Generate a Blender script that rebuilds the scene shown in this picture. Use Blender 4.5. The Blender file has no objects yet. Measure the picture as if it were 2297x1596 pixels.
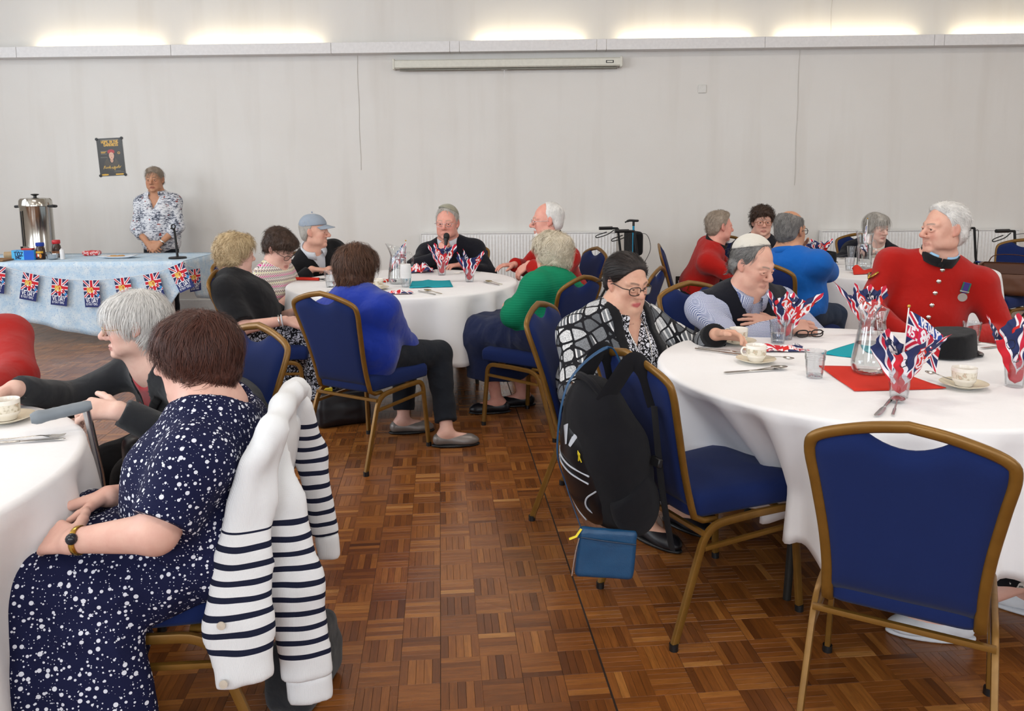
import bpy, math, random
import numpy as np
from mathutils import Vector, Matrix

# ------------------------------------------------------------------ camera, world, lights, exposure
scene = bpy.context.scene
COL = scene.collection
CAM_H = 1.45
def setup_camera():
    f, yh, pitch, roll = 1800.0, 400.0, math.radians(7.8), math.radians(0.48)
    cd = bpy.data.cameras.new('camera'); cam = bpy.data.objects.new('camera', cd); COL.objects.link(cam)
    fw = Vector((0, math.cos(pitch), -math.sin(pitch))); up = Vector((0, math.sin(pitch), math.cos(pitch))); rt = Vector((1, 0, 0))
    R = math.cos(roll)*rt - math.sin(roll)*up; U = math.cos(roll)*up + math.sin(roll)*rt
    m = Matrix((R, U, -fw)).transposed().to_4x4(); m.translation = Vector((0, 0, CAM_H))
    cam.matrix_world = m
    cd.sensor_fit = 'HORIZONTAL'; cd.sensor_width = 36; cd.lens = 36*f/2297
    cd.shift_y = -(798-(yh+f*math.tan(pitch)))/2297
    cd.clip_start = 0.02; cd.clip_end = 100
    scene.camera = cam
setup_camera()
w = bpy.data.worlds.new('world'); scene.world = w; w.use_nodes = True
w.node_tree.nodes['Background'].inputs[0].default_value = (.80, .88, 1, 1)
w.node_tree.nodes['Background'].inputs[1].default_value = 0.6
def area(name, loc, rot, sx, sy, power, col):
    l = bpy.data.lights.new(name, 'AREA'); l.shape = 'RECTANGLE'; l.size = sx; l.size_y = sy; l.energy = power; l.color = col
    o = bpy.data.objects.new(name, l); COL.objects.link(o); o.location = loc; o.rotation_euler = rot
    return o
R_ = math.radians
# daylight through the tall windows in the left wall, the wall behind the camera and the right wall
for yy, pw in ((0.2, 120), (3.2, 95), (6.0, 40)):
    area('window_daylight', (-6.85, yy, 2.6), (0, R_(-90), 0), 2.2, 1.9, pw, (.86, .93, 1))
for xx in (-4.2, -.6, 3.2):
    area('window_daylight', (xx, -4.35, 2.7), (R_(90), 0, 0), 2.2, 2.2, 90, (.88, .94, 1))
area('window_daylight', (7.35, 3.0, 2.7), (0, R_(90), 0), 2.2, 2.0, 45, (.9, .95, 1))
# rows of ceiling battens
for yy in (0.5, 4.2):
    for xx in (-3.2, 1.0, 4.6):
        area('ceiling_light', (xx, yy, 4.35), (0, 0, 0), 1.5, .35, 30, (1, .93, .84))
cy = scene.cycles; cy.transparent_max_bounces = 24; cy.max_bounces = 5; cy.diffuse_bounces = 3; cy.glossy_bounces = 3; cy.transmission_bounces = 6; cy.use_adaptive_sampling = True; cy.adaptive_threshold = .05; cy.adaptive_min_samples = 16; cy.sample_clamp_indirect = 6
vs = scene.view_settings
vs.view_transform = 'Standard'; vs.look = 'None'; vs.exposure = 0.22; vs.gamma = 1.0; vs.use_curve_mapping = False

# ------------------------------------------------------------------ helpers
rng = np.random.default_rng(7)
V = lambda *a: np.array(a, float)
def unit(v):
    v = np.asarray(v, float); n = np.linalg.norm(v); return v/n if n > 1e-9 else v

def tag(o, label=None, cat=None, group=None, kind=None):
    if label: o['label'] = label
    if cat: o['category'] = cat
    if group: o['group'] = group
    if kind: o['kind'] = kind
    return o
def empty(name, loc=(0, 0, 0), rz=0, label=None, cat=None, group=None):
    o = bpy.data.objects.new(name, None); COL.objects.link(o); o.location = loc; o.rotation_euler = (0, 0, rz)
    o.empty_display_size = .1
    return tag(o, label, cat, group)
def link(name, me, parent=None, loc=None, rot=None):
    o = bpy.data.objects.new(name, me); COL.objects.link(o)
    if parent: o.parent = parent
    if loc is not None: o.location = loc
    if rot is not None: o.rotation_euler = rot
    return o
def mesh(name, v, f, mats=None, fm=None, smooth=True):
    me = bpy.data.meshes.new(name)
    v = np.asarray(v, float)
    if isinstance(f, np.ndarray) and f.ndim == 2:
        k = f.shape[1]; n = len(f)
        me.vertices.add(len(v)); me.vertices.foreach_set('co', v.ravel())
        me.loops.add(n*k); me.loops.foreach_set('vertex_index', f.ravel().astype(np.int32))
        me.polygons.add(n); me.polygons.foreach_set('loop_start', np.arange(0, n*k, k, dtype=np.int32))
        me.update(calc_edges=True)
    else:
        me.from_pydata([tuple(x) for x in v], [], [tuple(int(i) for i in q) for q in f]); me.update()
    if mats is not None:
        for m in (mats if isinstance(mats, (list, tuple)) else [mats]): me.materials.append(m)
    if fm is not None: me.polygons.foreach_set('material_index', np.asarray(fm, np.int32))
    me.polygons.foreach_set('use_smooth', np.full(len(me.polygons), bool(smooth)))
    return me
def obj(name, v, f, mats=None, parent=None, fm=None, smooth=True, loc=None, rot=None):
    return link(name, mesh(name, v, f, mats, fm, smooth), parent, loc, rot)

class MB:
    """collects simple shapes into one mesh"""
    def __init__(s): s.v = []; s.f = []; s.n = 0; s.fm = []; s.cur = 0
    def add(s, v, f, M=None):
        v = np.asarray(v, float)
        if M is not None:
            M = np.array(M); v = v@M[:3, :3].T + M[:3, 3]
        s.v.append(v); s.f += [tuple(int(i)+s.n for i in q) for q in f]; s.n += len(v); s.fm += [s.cur]*len(f); return s
    def box(s, a, b, bev=0.0, M=None):
        a = np.minimum(a, b).astype(float) if False else np.array(a, float); b = np.array(b, float)
        if bev <= 0:
            v = [(x, y, z) for z in (a[2], b[2]) for y in (a[1], b[1]) for x in (a[0], b[0])]
            f = [(0, 2, 3, 1), (4, 5, 7, 6), (0, 1, 5, 4), (2, 6, 7, 3), (0, 4, 6, 2), (1, 3, 7, 5)]
            return s.add(v, f, M)
        v = []; idx = {}
        for i in (0, 1):
            for j in (0, 1):
                for k in (0, 1):
                    c = V((a, b)[i][0], (a, b)[j][1], (a, b)[k][2]); sg = V(1-2*i, 1-2*j, 1-2*k)*bev
                    for ax in range(3):
                        p = c+sg; p[ax] = c[ax]; idx[i, j, k, ax] = len(v); v.append(p)
        f = []
        g = lambda i, j, k, ax: idx[i, j, k, ax]
        for ax in range(3):
            o1, o2 = [q for q in range(3) if q != ax]
            for sd in (0, 1):
                q = []
                for (m, n) in ((0, 0), (1, 0), (1, 1), (0, 1)):
                    t = [0, 0, 0]; t[ax] = sd; t[o1] = m; t[o2] = n; q.append(g(*t, ax))
                f.append(q)
            for m in (0, 1):
                for n in (0, 1):
                    t0 = [0, 0, 0]; t1 = [0, 0, 0]; t0[o1] = t1[o1] = m; t0[o2] = t1[o2] = n; t1[ax] = 1
                    f.append([g(*t0, o1), g(*t0, o2), g(*t1, o2), g(*t1, o1)])
        for i in (0, 1):
            for j in (0, 1):
                for k in (0, 1): f.append([g(i, j, k, 0), g(i, j, k, 1), g(i, j, k, 2)])
        v = np.array(v); c = (a+b)/2
        F = []
        for q in f:
            p = v[q]; nn = np.cross(p[1]-p[0], p[2]-p[0])
            F.append(q if nn@(p.mean(0)-c) > 0 else q[::-1])
        return s.add(v, F, M)
    def tube(s, path, r, n=10, r2=None, cap=True, closed=False, up=None, M=None, rect=False):
        """sweep an ellipse (r, r2) or rounded rectangle along a path; radii may be lists"""
        P = np.asarray(path, float); m = len(P)
        ra = np.broadcast_to(np.asarray(r, float), (m,)); rb = ra if r2 is None else np.broadcast_to(np.asarray(r2, float), (m,))
        T = np.zeros_like(P)
        for i in range(m):
            if closed: T[i] = unit(P[(i+1) % m]-P[i-1])
            else: T[i] = unit(P[min(i+1, m-1)]-P[max(i-1, 0)])
        u = np.array(up, float) if up is not None else (V(0, 0, 1) if abs(T[0][2]) < .9 else V(0, 1, 0))
        th = np.arange(n)*2*math.pi/n
        ca, sa = np.cos(th), np.sin(th)
        if rect:
            e = .45; ca, sa = np.sign(ca)*np.abs(ca)**e, np.sign(sa)*np.abs(sa)**e
        v = []
        for i in range(m):
            b = u-T[i]*(u@T[i]); b = unit(b); a = np.cross(b, T[i])
            if up is None: u = b
            v.append(P[i]+np.outer(ca*ra[i], a)+np.outer(sa*rb[i], b))
        v = np.concatenate(v); f = []
        for i in range(m if closed else m-1):
            j = (i+1) % m
            for k in range(n):
                l = (k+1) % n; f.append((i*n+k, i*n+l, j*n+l, j*n+k))
        if cap and not closed:
            f.append(tuple(range(n-1, -1, -1))); f.append(tuple((m-1)*n+k for k in range(n)))
        return s.add(v, f, M)
    def lathe(s, prof, n=32, M=None, axis_cap=True):
        prof = np.asarray(prof, float); m = len(prof); th = np.arange(n)*2*math.pi/n
        v = np.stack([np.outer(prof[:, 0], np.cos(th)), np.outer(prof[:, 0], np.sin(th)), np.repeat(prof[:, 1:2], n, 1)], -1).reshape(-1, 3)
        f = []
        for i in range(m-1):
            for k in range(n):
                l = (k+1) % n; f.append((i*n+k, i*n+l, (i+1)*n+l, (i+1)*n+k))
        return s.add(v, f, M)
    def cyl(s, a, b, r, n=16, r2=None):
        a = np.array(a, float); b = np.array(b, float)
        return s.tube([a, b], [r, r if r2 is None else r2], n)
    def sphere(s, c, r, n=12, M=None):
        r = np.broadcast_to(np.asarray(r, float), (3,)); th = np.linspace(0, math.pi, n//2+2)[1:-1]; ph = np.arange(n)*2*math.pi/n
        v = [V(0, 0, r[2])]
        for t in th:
            for p in ph: v.append(V(r[0]*math.sin(t)*math.cos(p), r[1]*math.sin(t)*math.sin(p), r[2]*math.cos(t)))
        v.append(V(0, 0, -r[2])); v = np.array(v)+np.array(c, float); f = []; m = len(th)
        for k in range(n):
            f.append((0, 1+k, 1+(k+1) % n)); f.append((len(v)-1, 1+(m-1)*n+(k+1) % n, 1+(m-1)*n+k))
            for i in range(m-1): f.append((1+i*n+k, 1+(i+1)*n+k, 1+(i+1)*n+(k+1) % n, 1+i*n+(k+1) % n))
        return s.add(v, f, M)
    def mesh(s, name, mats=None, smooth=True, auto=None):
        me = mesh(name, np.concatenate(s.v), s.f, mats, s.fm, smooth)
        if smooth and auto is not None: sharp(me, auto)
        return me
    def build(s, name, mats=None, parent=None, smooth=True, loc=None, rot=None, auto=40):
        return link(name, s.mesh(name, mats, smooth, auto), parent, loc, rot)
def sharp(me, ang):
    """mark edges sharper than ang degrees so that smooth shading keeps crisp corners"""
    me.set_sharp_from_angle(angle=math.radians(ang))

def spline(pts, n=8, closed=False):
    """Catmull-Rom through points"""
    P = [np.array(p, float) for p in pts]; m = len(P); out = []
    rngi = range(m) if closed else range(m-1)
    for i in rngi:
        p0 = P[(i-1) % m] if (closed or i > 0) else 2*P[0]-P[1]; p1 = P[i]; p2 = P[(i+1) % m]
        p3 = P[(i+2) % m] if (closed or i+2 < m) else 2*P[-1]-P[-2]
        for k in range(n):
            t = k/n; out.append(.5*((2*p1)+(-p0+p2)*t+(2*p0-5*p1+4*p2-p3)*t*t+(-p0+3*p1-3*p2+p3)*t**3))
    if not closed: out.append(P[-1])
    return np.array(out)
def fillet(pts, r, n=5):
    """polyline with rounded corners"""
    P = [np.array(p, float) for p in pts]; out = [P[0]]
    for i in range(1, len(P)-1):
        a = unit(P[i-1]-P[i]); b = unit(P[i+1]-P[i]); rr = r if np.isscalar(r) else r[i-1]
        rr = min(rr, .48*np.linalg.norm(P[i-1]-P[i]), .48*np.linalg.norm(P[i+1]-P[i]))
        p0 = P[i]+a*rr; p2 = P[i]+b*rr
        for k in range(n+1):
            t = k/n; out.append((1-t)**2*p0+2*t*(1-t)*P[i]+t*t*p2)
    out.append(P[-1]); return np.array(out)
def place(loc, rz=0, rx=0, ry=0):
    return Matrix.Translation(Vector(loc)) @ Matrix.Rotation(rz, 4, 'Z') @ Matrix.Rotation(rx, 4, 'X') @ Matrix.Rotation(ry, 4, 'Y')

# ------------------------------------------------------------------ materials
MATS = {}
def srgb(h):
    if isinstance(h, str):
        c = [int(h[i:i+2], 16)/255 for i in (0, 2, 4)]
    else: c = h
    return tuple((x/12.92 if x <= .04045 else ((x+.055)/1.055)**2.4) for x in c)
class NT:
    """thin wrapper to write node trees"""
    def __init__(s, m):
        m.use_nodes = True; s.t = m.node_tree; s.b = s.t.nodes['Principled BSDF']
    def n(s, typ, props=None, **inp):
        nd = s.t.nodes.new(typ)
        for k, v in (props or {}).items(): setattr(nd, k, v)
        for k, v in inp.items(): s.set(nd, k, v)
        return nd
    def set(s, nd, k, v):
        key = int(k[1:]) if k[0] == 'i' and k[1:].isdigit() else k.replace('_', ' ')
        i = nd.inputs[key]
        if isinstance(v, bpy.types.NodeSocket): s.t.links.new(v, i)
        elif isinstance(v, tuple) and len(v) == 3 and i.type == 'RGBA': i.default_value = (*v, 1)
        else: i.default_value = v
    def ramp(s, fac, stops, interp='LINEAR'):
        nd = s.t.nodes.new('ShaderNodeValToRGB'); s.t.links.new(fac, nd.inputs[0]); cr = nd.color_ramp; cr.interpolation = interp
        while len(cr.elements) < len(stops): cr.elements.new(.5)
        for e, (p, c) in zip(cr.elements, stops):
            e.position = p; e.color = (*c, 1) if len(c) == 3 else c
        return nd.outputs[0]
    def mix(s, fac, a, b, mode='MIX'):
        nd = s.t.nodes.new('ShaderNodeMix'); nd.data_type = 'RGBA'; nd.blend_type = mode
        for k, v in ((0, fac), (6, a), (7, b)):
            i = nd.inputs[k]
            if isinstance(v, bpy.types.NodeSocket): s.t.links.new(v, i)
            elif isinstance(v, tuple): i.default_value = (*v, 1)[:4]
            else: i.default_value = v
        return nd.outputs[2]
    def math(s, op, a, b=0.0, c=0.0):
        nd = s.t.nodes.new('ShaderNodeMath'); nd.operation = op
        for k, v in ((0, a), (1, b), (2, c)):
            if isinstance(v, bpy.types.NodeSocket): s.t.links.new(v, nd.inputs[k])
            else: nd.inputs[k].default_value = v
        return nd.outputs[0]
    def coord(s, which='Object', scale=None, rot=None):
        o = s.n('ShaderNodeTexCoord').outputs[which]
        if scale is None and rot is None: return o
        mp = s.n('ShaderNodeMapping'); s.t.links.new(o, mp.inputs[0])
        if scale is not None: mp.inputs['Scale'].default_value = scale if not np.isscalar(scale) else (scale,)*3
        if rot is not None: mp.inputs['Rotation'].default_value = rot
        return mp.outputs[0]
    def noise(s, vec, scale, detail=3, rough=.5):
        return s.n('ShaderNodeTexNoise', Vector=vec, Scale=scale, Detail=detail, Roughness=rough).outputs[0]
    def bump(s, h, strength=.3, dist=.01):
        nd = s.n('ShaderNodeBump', Strength=strength, Distance=dist, Height=h); s.t.links.new(nd.outputs[0], s.b.inputs['Normal'])
def mat(name, col=(.5, .5, .5), rough=.6, metal=0, spec=.5, fn=None, **kw):
    """a procedural material: a base colour with a faint noise in tone and relief, or the nodes fn adds"""
    if name in MATS: return MATS[name]
    m = bpy.data.materials.new(name); MATS[name] = m; t = NT(m); b = t.b
    col = srgb(col) if isinstance(col, str) else col
    b.inputs['Base Color'].default_value = (*col, 1); b.inputs['Roughness'].default_value = rough; b.inputs['Metallic'].default_value = metal
    b.inputs['Specular IOR Level'].default_value = spec
    for k, v in kw.items():
        i = b.inputs[k.replace('_', ' ')]; i.default_value = (*v, 1) if isinstance(v, tuple) and i.type == 'RGBA' else v
    if fn: fn(t)
    else:
        c = t.coord(); nz = t.noise(c, 35, 3)
        t.set(b, 'Base Color', t.mix(nz, tuple(x*.9 for x in col), tuple(min(1, x*1.1) for x in col)))
    return m
def fabric(name, col, scale=900, rough=.9, bump=.25, sheen=.3, vary=.12, fold=0.0):
    col_ = srgb(col) if isinstance(col, str) else col
    def fn(t):
        c = t.coord(); n1 = t.noise(c, 14, 3); n2 = t.noise(c, scale, 2)
        base = t.mix(n1, tuple(x*(1-vary) for x in col_), tuple(min(1, x*(1+vary)) for x in col_))
        t.set(t.b, 'Base Color', t.mix(n2, base, tuple(x*.8 for x in col_)))
        if fold > 0:
            n3 = t.n('ShaderNodeTexNoise', Vector=c, Scale=15.0, Detail=2.0, Distortion=.25).outputs[0]; h = t.math('ADD', t.math('MULTIPLY', n2, .06), t.math('MULTIPLY', n3, fold)); t.bump(h, .6, .045)
        else: t.bump(n2, bump, .002)
        t.b.inputs['Sheen Weight'].default_value = sheen; t.b.inputs['Sheen Roughness'].default_value = .5
    return mat(name, col_, rough, fn=fn, spec=.2)
# ------------------------------------------------------------------ the room
WA = -.03                                           # the back wall runs a little towards the camera on the right
def wall_y(x): return 8.66+WA*(x-1.81)
WROT = math.atan(WA)
def on_wall(x, z, off=0.0): return (x+off*WA, wall_y(x)-off, z)   # a point standing off the wall by off
def paint_fn(t):
    c = t.coord(); n1 = t.noise(c, 1.3, 4); n2 = t.noise(c, 60, 4, .7)
    st = t.noise(t.coord('Object', (2.2, 2.2, .22)), 2.0, 4)
    dirt = t.ramp(st, [(.52, (0, 0, 0)), (.8, (1, 1, 1))])
    base = t.mix(n1, srgb('dedad4'), srgb('e6e4e0'))
    base = t.mix(t.math('MULTIPLY', dirt, .18), base, srgb('b4a796'))
    t.set(t.b, 'Base Color', base); t.bump(n2, .12, .004)
M_wall = mat('wall_paint', rough=.75, spec=.25, fn=paint_fn)
M_white = mat('white_gloss_paint', 'e2e0df', .42)
M_ceil = mat('ceiling_paint', 'dcd9d2', .9)
def struct(o): o['kind'] = 'structure'; return o
XL, XR, YB, ZC = -7.0, 7.5, -4.5, 4.5
m = MB(); a = V(XL-.2, wall_y(XL-.2), 0); b = V(XR+.2, wall_y(XR+.2), 0)
nrm = unit(V(-WA, 1, 0))
v = [a, b, b+nrm*.2, a+nrm*.2]; v = v+[p+V(0, 0, ZC) for p in v]
m.add(v, [(0, 1, 5, 4), (1, 2, 6, 5), (2, 3, 7, 6), (3, 0, 4, 7), (4, 5, 6, 7), (3, 2, 1, 0)])
WB = struct(m.build('wall_back', M_wall, smooth=False))
def wall_with_windows(name, axis, pos, lo, hi, wins, th):
    """a wall on an axis-aligned plane with rectangular window openings"""
    m = MB(); edges = sorted(wins); cur = lo
    def bx(u0, u1, z0, z1):
        if axis == 'x': m.box((min(pos, pos+th), u0, z0), (max(pos, pos+th), u1, z1))
        else: m.box((u0, min(pos, pos+th), z0), (u1, max(pos, pos+th), z1))
    for (u0, u1, z0, z1) in edges:
        bx(cur, u0, 0, ZC); bx(u0, u1, 0, z0); bx(u0, u1, z1, ZC); cur = u1
    bx(cur, hi, 0, ZC)
    return struct(m.build(name, M_wall, smooth=False))
wall_with_windows('wall_left', 'x', XL, YB-.2, 9.1, [(y-1.0, y+1.0, 1.5, 3.7) for y in (.2, 3.2, 6.0)], -.2)
wall_with_windows('wall_right', 'x', XR, YB-.2, 8.5, [(2.0, 4.0, 1.6, 3.8)], .2)
wall_with_windows('wall_rear', 'y', YB, XL-.2, XR+.2, [(x-1.1, x+1.1, 1.6, 3.8) for x in (-4.2, -.6, 3.2)], -.2)
m = MB(); m.box((XL-.2, YB-.2, ZC), (XR+.2, 9.3, ZC+.15)); struct(m.build('ceiling', M_ceil, smooth=False))

# parquet floor: 12 cm squares of five strips each, laid basket-wise and turned a little to the wall
FA = math.atan(.0885)                               # seams lean to the left going away
def wood_fn(src):
    def fn(t):
        if src == 'attr':
            tone = t.n('ShaderNodeAttribute', {'attribute_name': 'tone'}).outputs['Fac']
            u = t.n('ShaderNodeAttribute', {'attribute_name': 'grain'}).outputs['Vector']
        else:
            tone = t.n('ShaderNodeObjectInfo').outputs['Color']; u = None
        if u is None:
            sx = t.n('ShaderNodeSeparateColor', Color=tone); tone = sx.outputs[0]
            u = t.n('ShaderNodeTexCoord').outputs['Object']
            u = t.n('ShaderNodeVectorMath', {'operation': 'ADD'}, i0=u, i1=t.n('ShaderNodeObjectInfo').outputs['Location']).outputs[0]
            # the grain runs along the strip's own length
            u2 = t.n('ShaderNodeMapping'); t.t.links.new(t.n('ShaderNodeTexCoord').outputs['Object'], u2.inputs[0])
            off = t.n('ShaderNodeVectorMath', {'operation': 'SCALE'}, i0=t.n('ShaderNodeObjectInfo').outputs['Location']); off.inputs['Scale'].default_value = 37.0
            t.t.links.new(off.outputs[0], u2.inputs['Location']); u = u2.outputs[0]
        g = t.n('ShaderNodeMapping'); t.t.links.new(u, g.inputs[0]); g.inputs['Scale'].default_value = (12, 110, 40)
        gr = t.noise(g.outputs[0], 1.0, 4, .6)
        col = t.ramp(tone, [(0, srgb('4e2a12')), (.3, srgb('71401a')), (.55, srgb('8f5524')), (.8, srgb('ab6e33')), (1, srgb('c58f52'))])
        col = t.mix(t.ramp(gr, [(.38, (1, 1, 1)), (.62, (0, 0, 0))]), col, t.mix(.32, col, srgb('3c1f0d')))
        geo = t.n('ShaderNodeNewGeometry').outputs['Position']
        wear = t.noise(geo, 1.6, 4); scr = t.noise(geo, 90, 4, .7)
        col = t.mix(t.math('MULTIPLY', t.ramp(scr, [(.6, (0, 0, 0)), (.72, (1, 1, 1))]), .35), col, srgb('3a2212'))
        t.set(t.b, 'Base Color', col)
        t.set(t.b, 'Roughness', t.math('ADD', t.math('MULTIPLY', wear, .22), .18))
        t.bump(t.math('ADD', t.math('MULTIPLY', gr, .5), t.math('MULTIPLY', t.noise(geo, 8, 3), .7)), .10, .004)
        t.b.inputs['Coat Weight'].default_value = .25; t.b.inputs['Coat Roughness'].default_value = .22
    return fn
M_wood = mat('parquet_wood', rough=.3, fn=wood_fn('attr'), spec=.45)
M_wood1 = mat('parquet_wood_strip', rough=.3, fn=wood_fn('obj'), spec=.45)
M_gap = mat('parquet_gap', '241408', .7)
m = MB(); m.box((XL-.2, YB-.2, -.2), (XR+.2, 9.2, -.0011))
FLOOR = struct(m.build('floor', M_gap, smooth=False))
def parquet():
    S = .12; n = 5; wv = S/n; ca, sa = math.cos(FA), math.sin(FA)
    O = V(-.207+.0885*2.038, 0, 0)                   # the seam through the middle of the aisle
    eu, ev = V(ca, sa, 0), V(-sa, ca, 0)
    ii = np.arange(-62, 64); jj = np.arange(-38, 76)
    I, J = np.meshgrid(ii, jj, indexing='ij'); I = I.ravel(); J = J.ravel()
    C = O+np.outer((I+.5)*S, eu)+np.outer((J+.5)*S, ev)
    ok = (C[:, 0] > XL) & (C[:, 0] < XR) & (C[:, 1] > YB) & (C[:, 1] < 8.55-.03*C[:, 0])
    I, J, C = I[ok], J[ok], C[ok]
    near = (C[:, 1] > .9) & (C[:, 1] < 5.2) & (C[:, 0] > -2.6) & (C[:, 0] < 3.2)
    r = np.random.default_rng(3)
    hv = ((I+J) % 2 == 0)                              # True: strips run along u
    tone_sq = r.normal(0, .06, len(C))+np.where(hv, .05, -.04)  # random per square, plus the grain direction's light reflection painted into the tone
    K = np.tile(np.arange(n), len(C)); Q = np.repeat(np.arange(len(C)), n)
    tone = np.clip(.50+tone_sq[Q]+r.normal(0, .12, len(Q)), 0.02, .98)
    h = hv[Q][:, None]
    a = np.where(h, eu, ev); b = np.where(h, ev, eu)   # a along the strip, b across it
    cen = C[Q]+b*((K-(n-1)/2)*wv)[:, None]
    # wider dirty gaps on every fourth seam
    g4 = np.where((I % 4 == 0), .0008, 0)+np.where(I >= 4, .0045, 0)
    cen = cen+eu*g4[Q][:, None]
    zj = r.normal(0, .00008, len(Q)); L = S/2-.0004; W = wv/2-.0002; c = .0005
    def boxes(sel):
        ce = cen[sel]; A = a[sel]; B = b[sel]; z = zj[sel][:, None]*V(0, 0, 1); k = len(ce)
        P = []
        for (dl, dw, dz) in ((L, W, -.0012), (L-c, W-c, 0)):
            for (p, q) in ((-1, -1), (1, -1), (1, 1), (-1, 1)):
                P.append(ce+A*(p*dl)+B*(q*dw)+z+V(0, 0, dz))
        v = np.stack(P, 1).reshape(-1, 3)
        f = np.array([(4, 5, 6, 7), (0, 1, 5, 4), (1, 2, 6, 5), (2, 3, 7, 6), (3, 0, 4, 7)])
        F = (f[None]+(np.arange(k)*8)[:, None, None]).reshape(-1, 4)
        flip = np.repeat(~h[sel].ravel(), 5); F[flip] = F[flip][:, ::-1]
        gl = np.stack([np.tile([(-L), L, L, -L]*2, (k, 1))+(r.random(k)*50)[:, None], np.tile([-W, -W, W, W]*2, (k, 1))+(r.random(k)*50)[:, None], np.zeros((k, 8))], -1)
        return v, F, np.repeat(tone[sel], 8), gl.reshape(-1, 3)
    # the 300 strips that show largest stay pieces of their own: open floor nearest the camera
    cx = cen[:, 0]; cy = cen[:, 1]
    px = 1148.5+1800*cx/(cy*.99+.197)
    vis = (cy > 1.86) & (px > 735) & (px < 1420) & (cy < 2.9)
    cand = np.where(vis)[0]; cand = cand[np.argsort(cy[cand])][:300]
    rest = np.ones(len(Q), bool); rest[cand] = False
    v, F, tn, gr = boxes(np.where(rest)[0])
    me = mesh('parquet_strips', v, F, M_wood, smooth=False)
    me.attributes.new('tone', 'FLOAT', 'POINT').data.foreach_set('value', tn)
    me.attributes.new('grain', 'FLOAT_VECTOR', 'POINT').data.foreach_set('vector', gr.ravel())
    o = link('parquet_strips', me, FLOOR); o['kind'] = 'stuff'
    mb = MB(); P = []
    for (dl, dw, dz) in ((L, W, -.0012), (L-c, W-c, 0)):
        for (p, q) in ((-1, -1), (1, -1), (1, 1), (-1, 1)): P.append((p*dl, q*dw, dz))
    mb.add(P, [(4, 5, 6, 7), (0, 1, 5, 4), (1, 2, 6, 5), (2, 3, 7, 6), (3, 0, 4, 7)])
    me = mb.mesh('parquet_strip', M_wood1, smooth=False)
    for s in cand:
        o = link('parquet_strip', me, FLOOR, loc=tuple(cen[s]+V(0, 0, zj[s])), rot=(0, 0, FA+(0 if h[s, 0] else math.pi/2)))
        o.color = (tone[s], tone[s], tone[s], 1)
parquet()
# skirting board
def along_wall(x0, x1, z0, z1, off0, off1, bev=.004):
    m = MB(); M = Matrix.Translation(Vector(on_wall((x0+x1)/2, 0))) @ Matrix.Rotation(WROT, 4, 'Z')
    hw = (x1-x0)/2
    m.box((-hw, -off1, z0), (hw, -off0, z1), bev, M); return m
struct(along_wall(XL, XR, 0, .145, 0, .022).build('baseboard_back', M_white, smooth=False))
# light shelf along the wall: boxed boards with tubes behind
ZS0, ZS1 = 2.755, 2.865
cuts = [-6.9, -5.2, -3.55, -1.86, -.62, -.52, .90, 1.0, 2.62, 4.33, 4.43, 6.0, 7.4]
for i, (x0, x1) in enumerate(zip(cuts[:-1], cuts[1:])):
    o = along_wall(x0+.0015, x1-.0015, ZS0, ZS1, .13, .15, .002)
    b_ = along_wall(x0+.0015, x1-.0015, ZS0, ZS0+.018, 0, .13, .002)
    o.add(np.concatenate(b_.v), b_.f)
    struct(o.build('trim_%d' % (i+1), M_white, smooth=False))
M_tube = mat('lit_fluorescent_tube', (1, .93, .72), .4)
def tube_emit(t):
    t.b.inputs['Emission Color'].default_value = (1, .87, .60, 1); t.b.inputs['Emission Strength'].default_value = 20
M_tube = mat('lit_tube', (1, .93, .75), .4, fn=tube_emit)
tube_names = ['left end of the wall', 'left, above the poster', 'above the screen case', 'right of the screen case', 'above the big man in red', 'far right end of the wall']
for (x0, x1), nm in zip([(-5.05, -3.68), (-3.42, -1.98), (-.38, .78), (1.12, 2.52), (2.75, 4.22), (4.55, 5.95)], tube_names):
    e = empty('strip_light', on_wall((x0+x1)/2, ZS0+.02, .06), WROT, 'lit fluorescent strip light hidden on the wall shelf, '+nm, 'light', 'strip lights on the wall shelf')
    h = (x1-x0)/2
    m = MB(); m.cyl((-h+.03, 0, .055), (h-.03, 0, .055), .013, 12); m.build('tube', M_tube, e)
    m = MB(); m.box((-h, -.03, 0), (h, .03, .03), .004); m.box((-h, -.02, .03), (-h+.03, .02, .075), .003); m.box((h-.03, -.02, .03), (h, .02, .075), .003); m.build('batten', M_white, e)
# thin cables down the wall
M_cable = mat('painted_cable', 'c9c4bd', .6)
for (x, z0, z1, nm) in ((-1.62, 1.55, 2.75, 'left of the screen case'), (3.33, 2.87, 3.6, 'above the light shelf on the right'), (3.02, 1.35, 2.75, 'right of the white wall plate')):
    p = [on_wall(x+.004*math.sin(k*1.7), z0+(z1-z0)*k/8, .003) for k in range(9)]
    m = MB(); m.tube(p, .0028, 6); o = m.build('wall_cable', M_cable); tag(o, 'thin painted cable running down the wall, '+nm, 'cable')
# ------------------------------------------------------------------ furniture
M_frame = mat('bronze_painted_metal', fn=lambda t: (
    t.set(t.b, 'Base Color', t.mix(t.noise(t.coord(), 22, 4), srgb('6f4d1c'), srgb('8a6428'))),
    t.set(t.b, 'Roughness', t.math('ADD', t.math('MULTIPLY', t.noise(t.coord(), 60, 3), .2), .28))), metal=.35, spec=.5)
M_seat = fabric('navy_blue_upholstery', '14265a', 1400, sheen=.06, vary=.10)
M_black = mat('black_plastic', '121214', .45)
M_steel = mat('brushed_steel', 'c4c4c6', .25, 1)
M_darkmetal = mat('dark_table_leg_metal', '2b2926', .5, .4)

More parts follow.
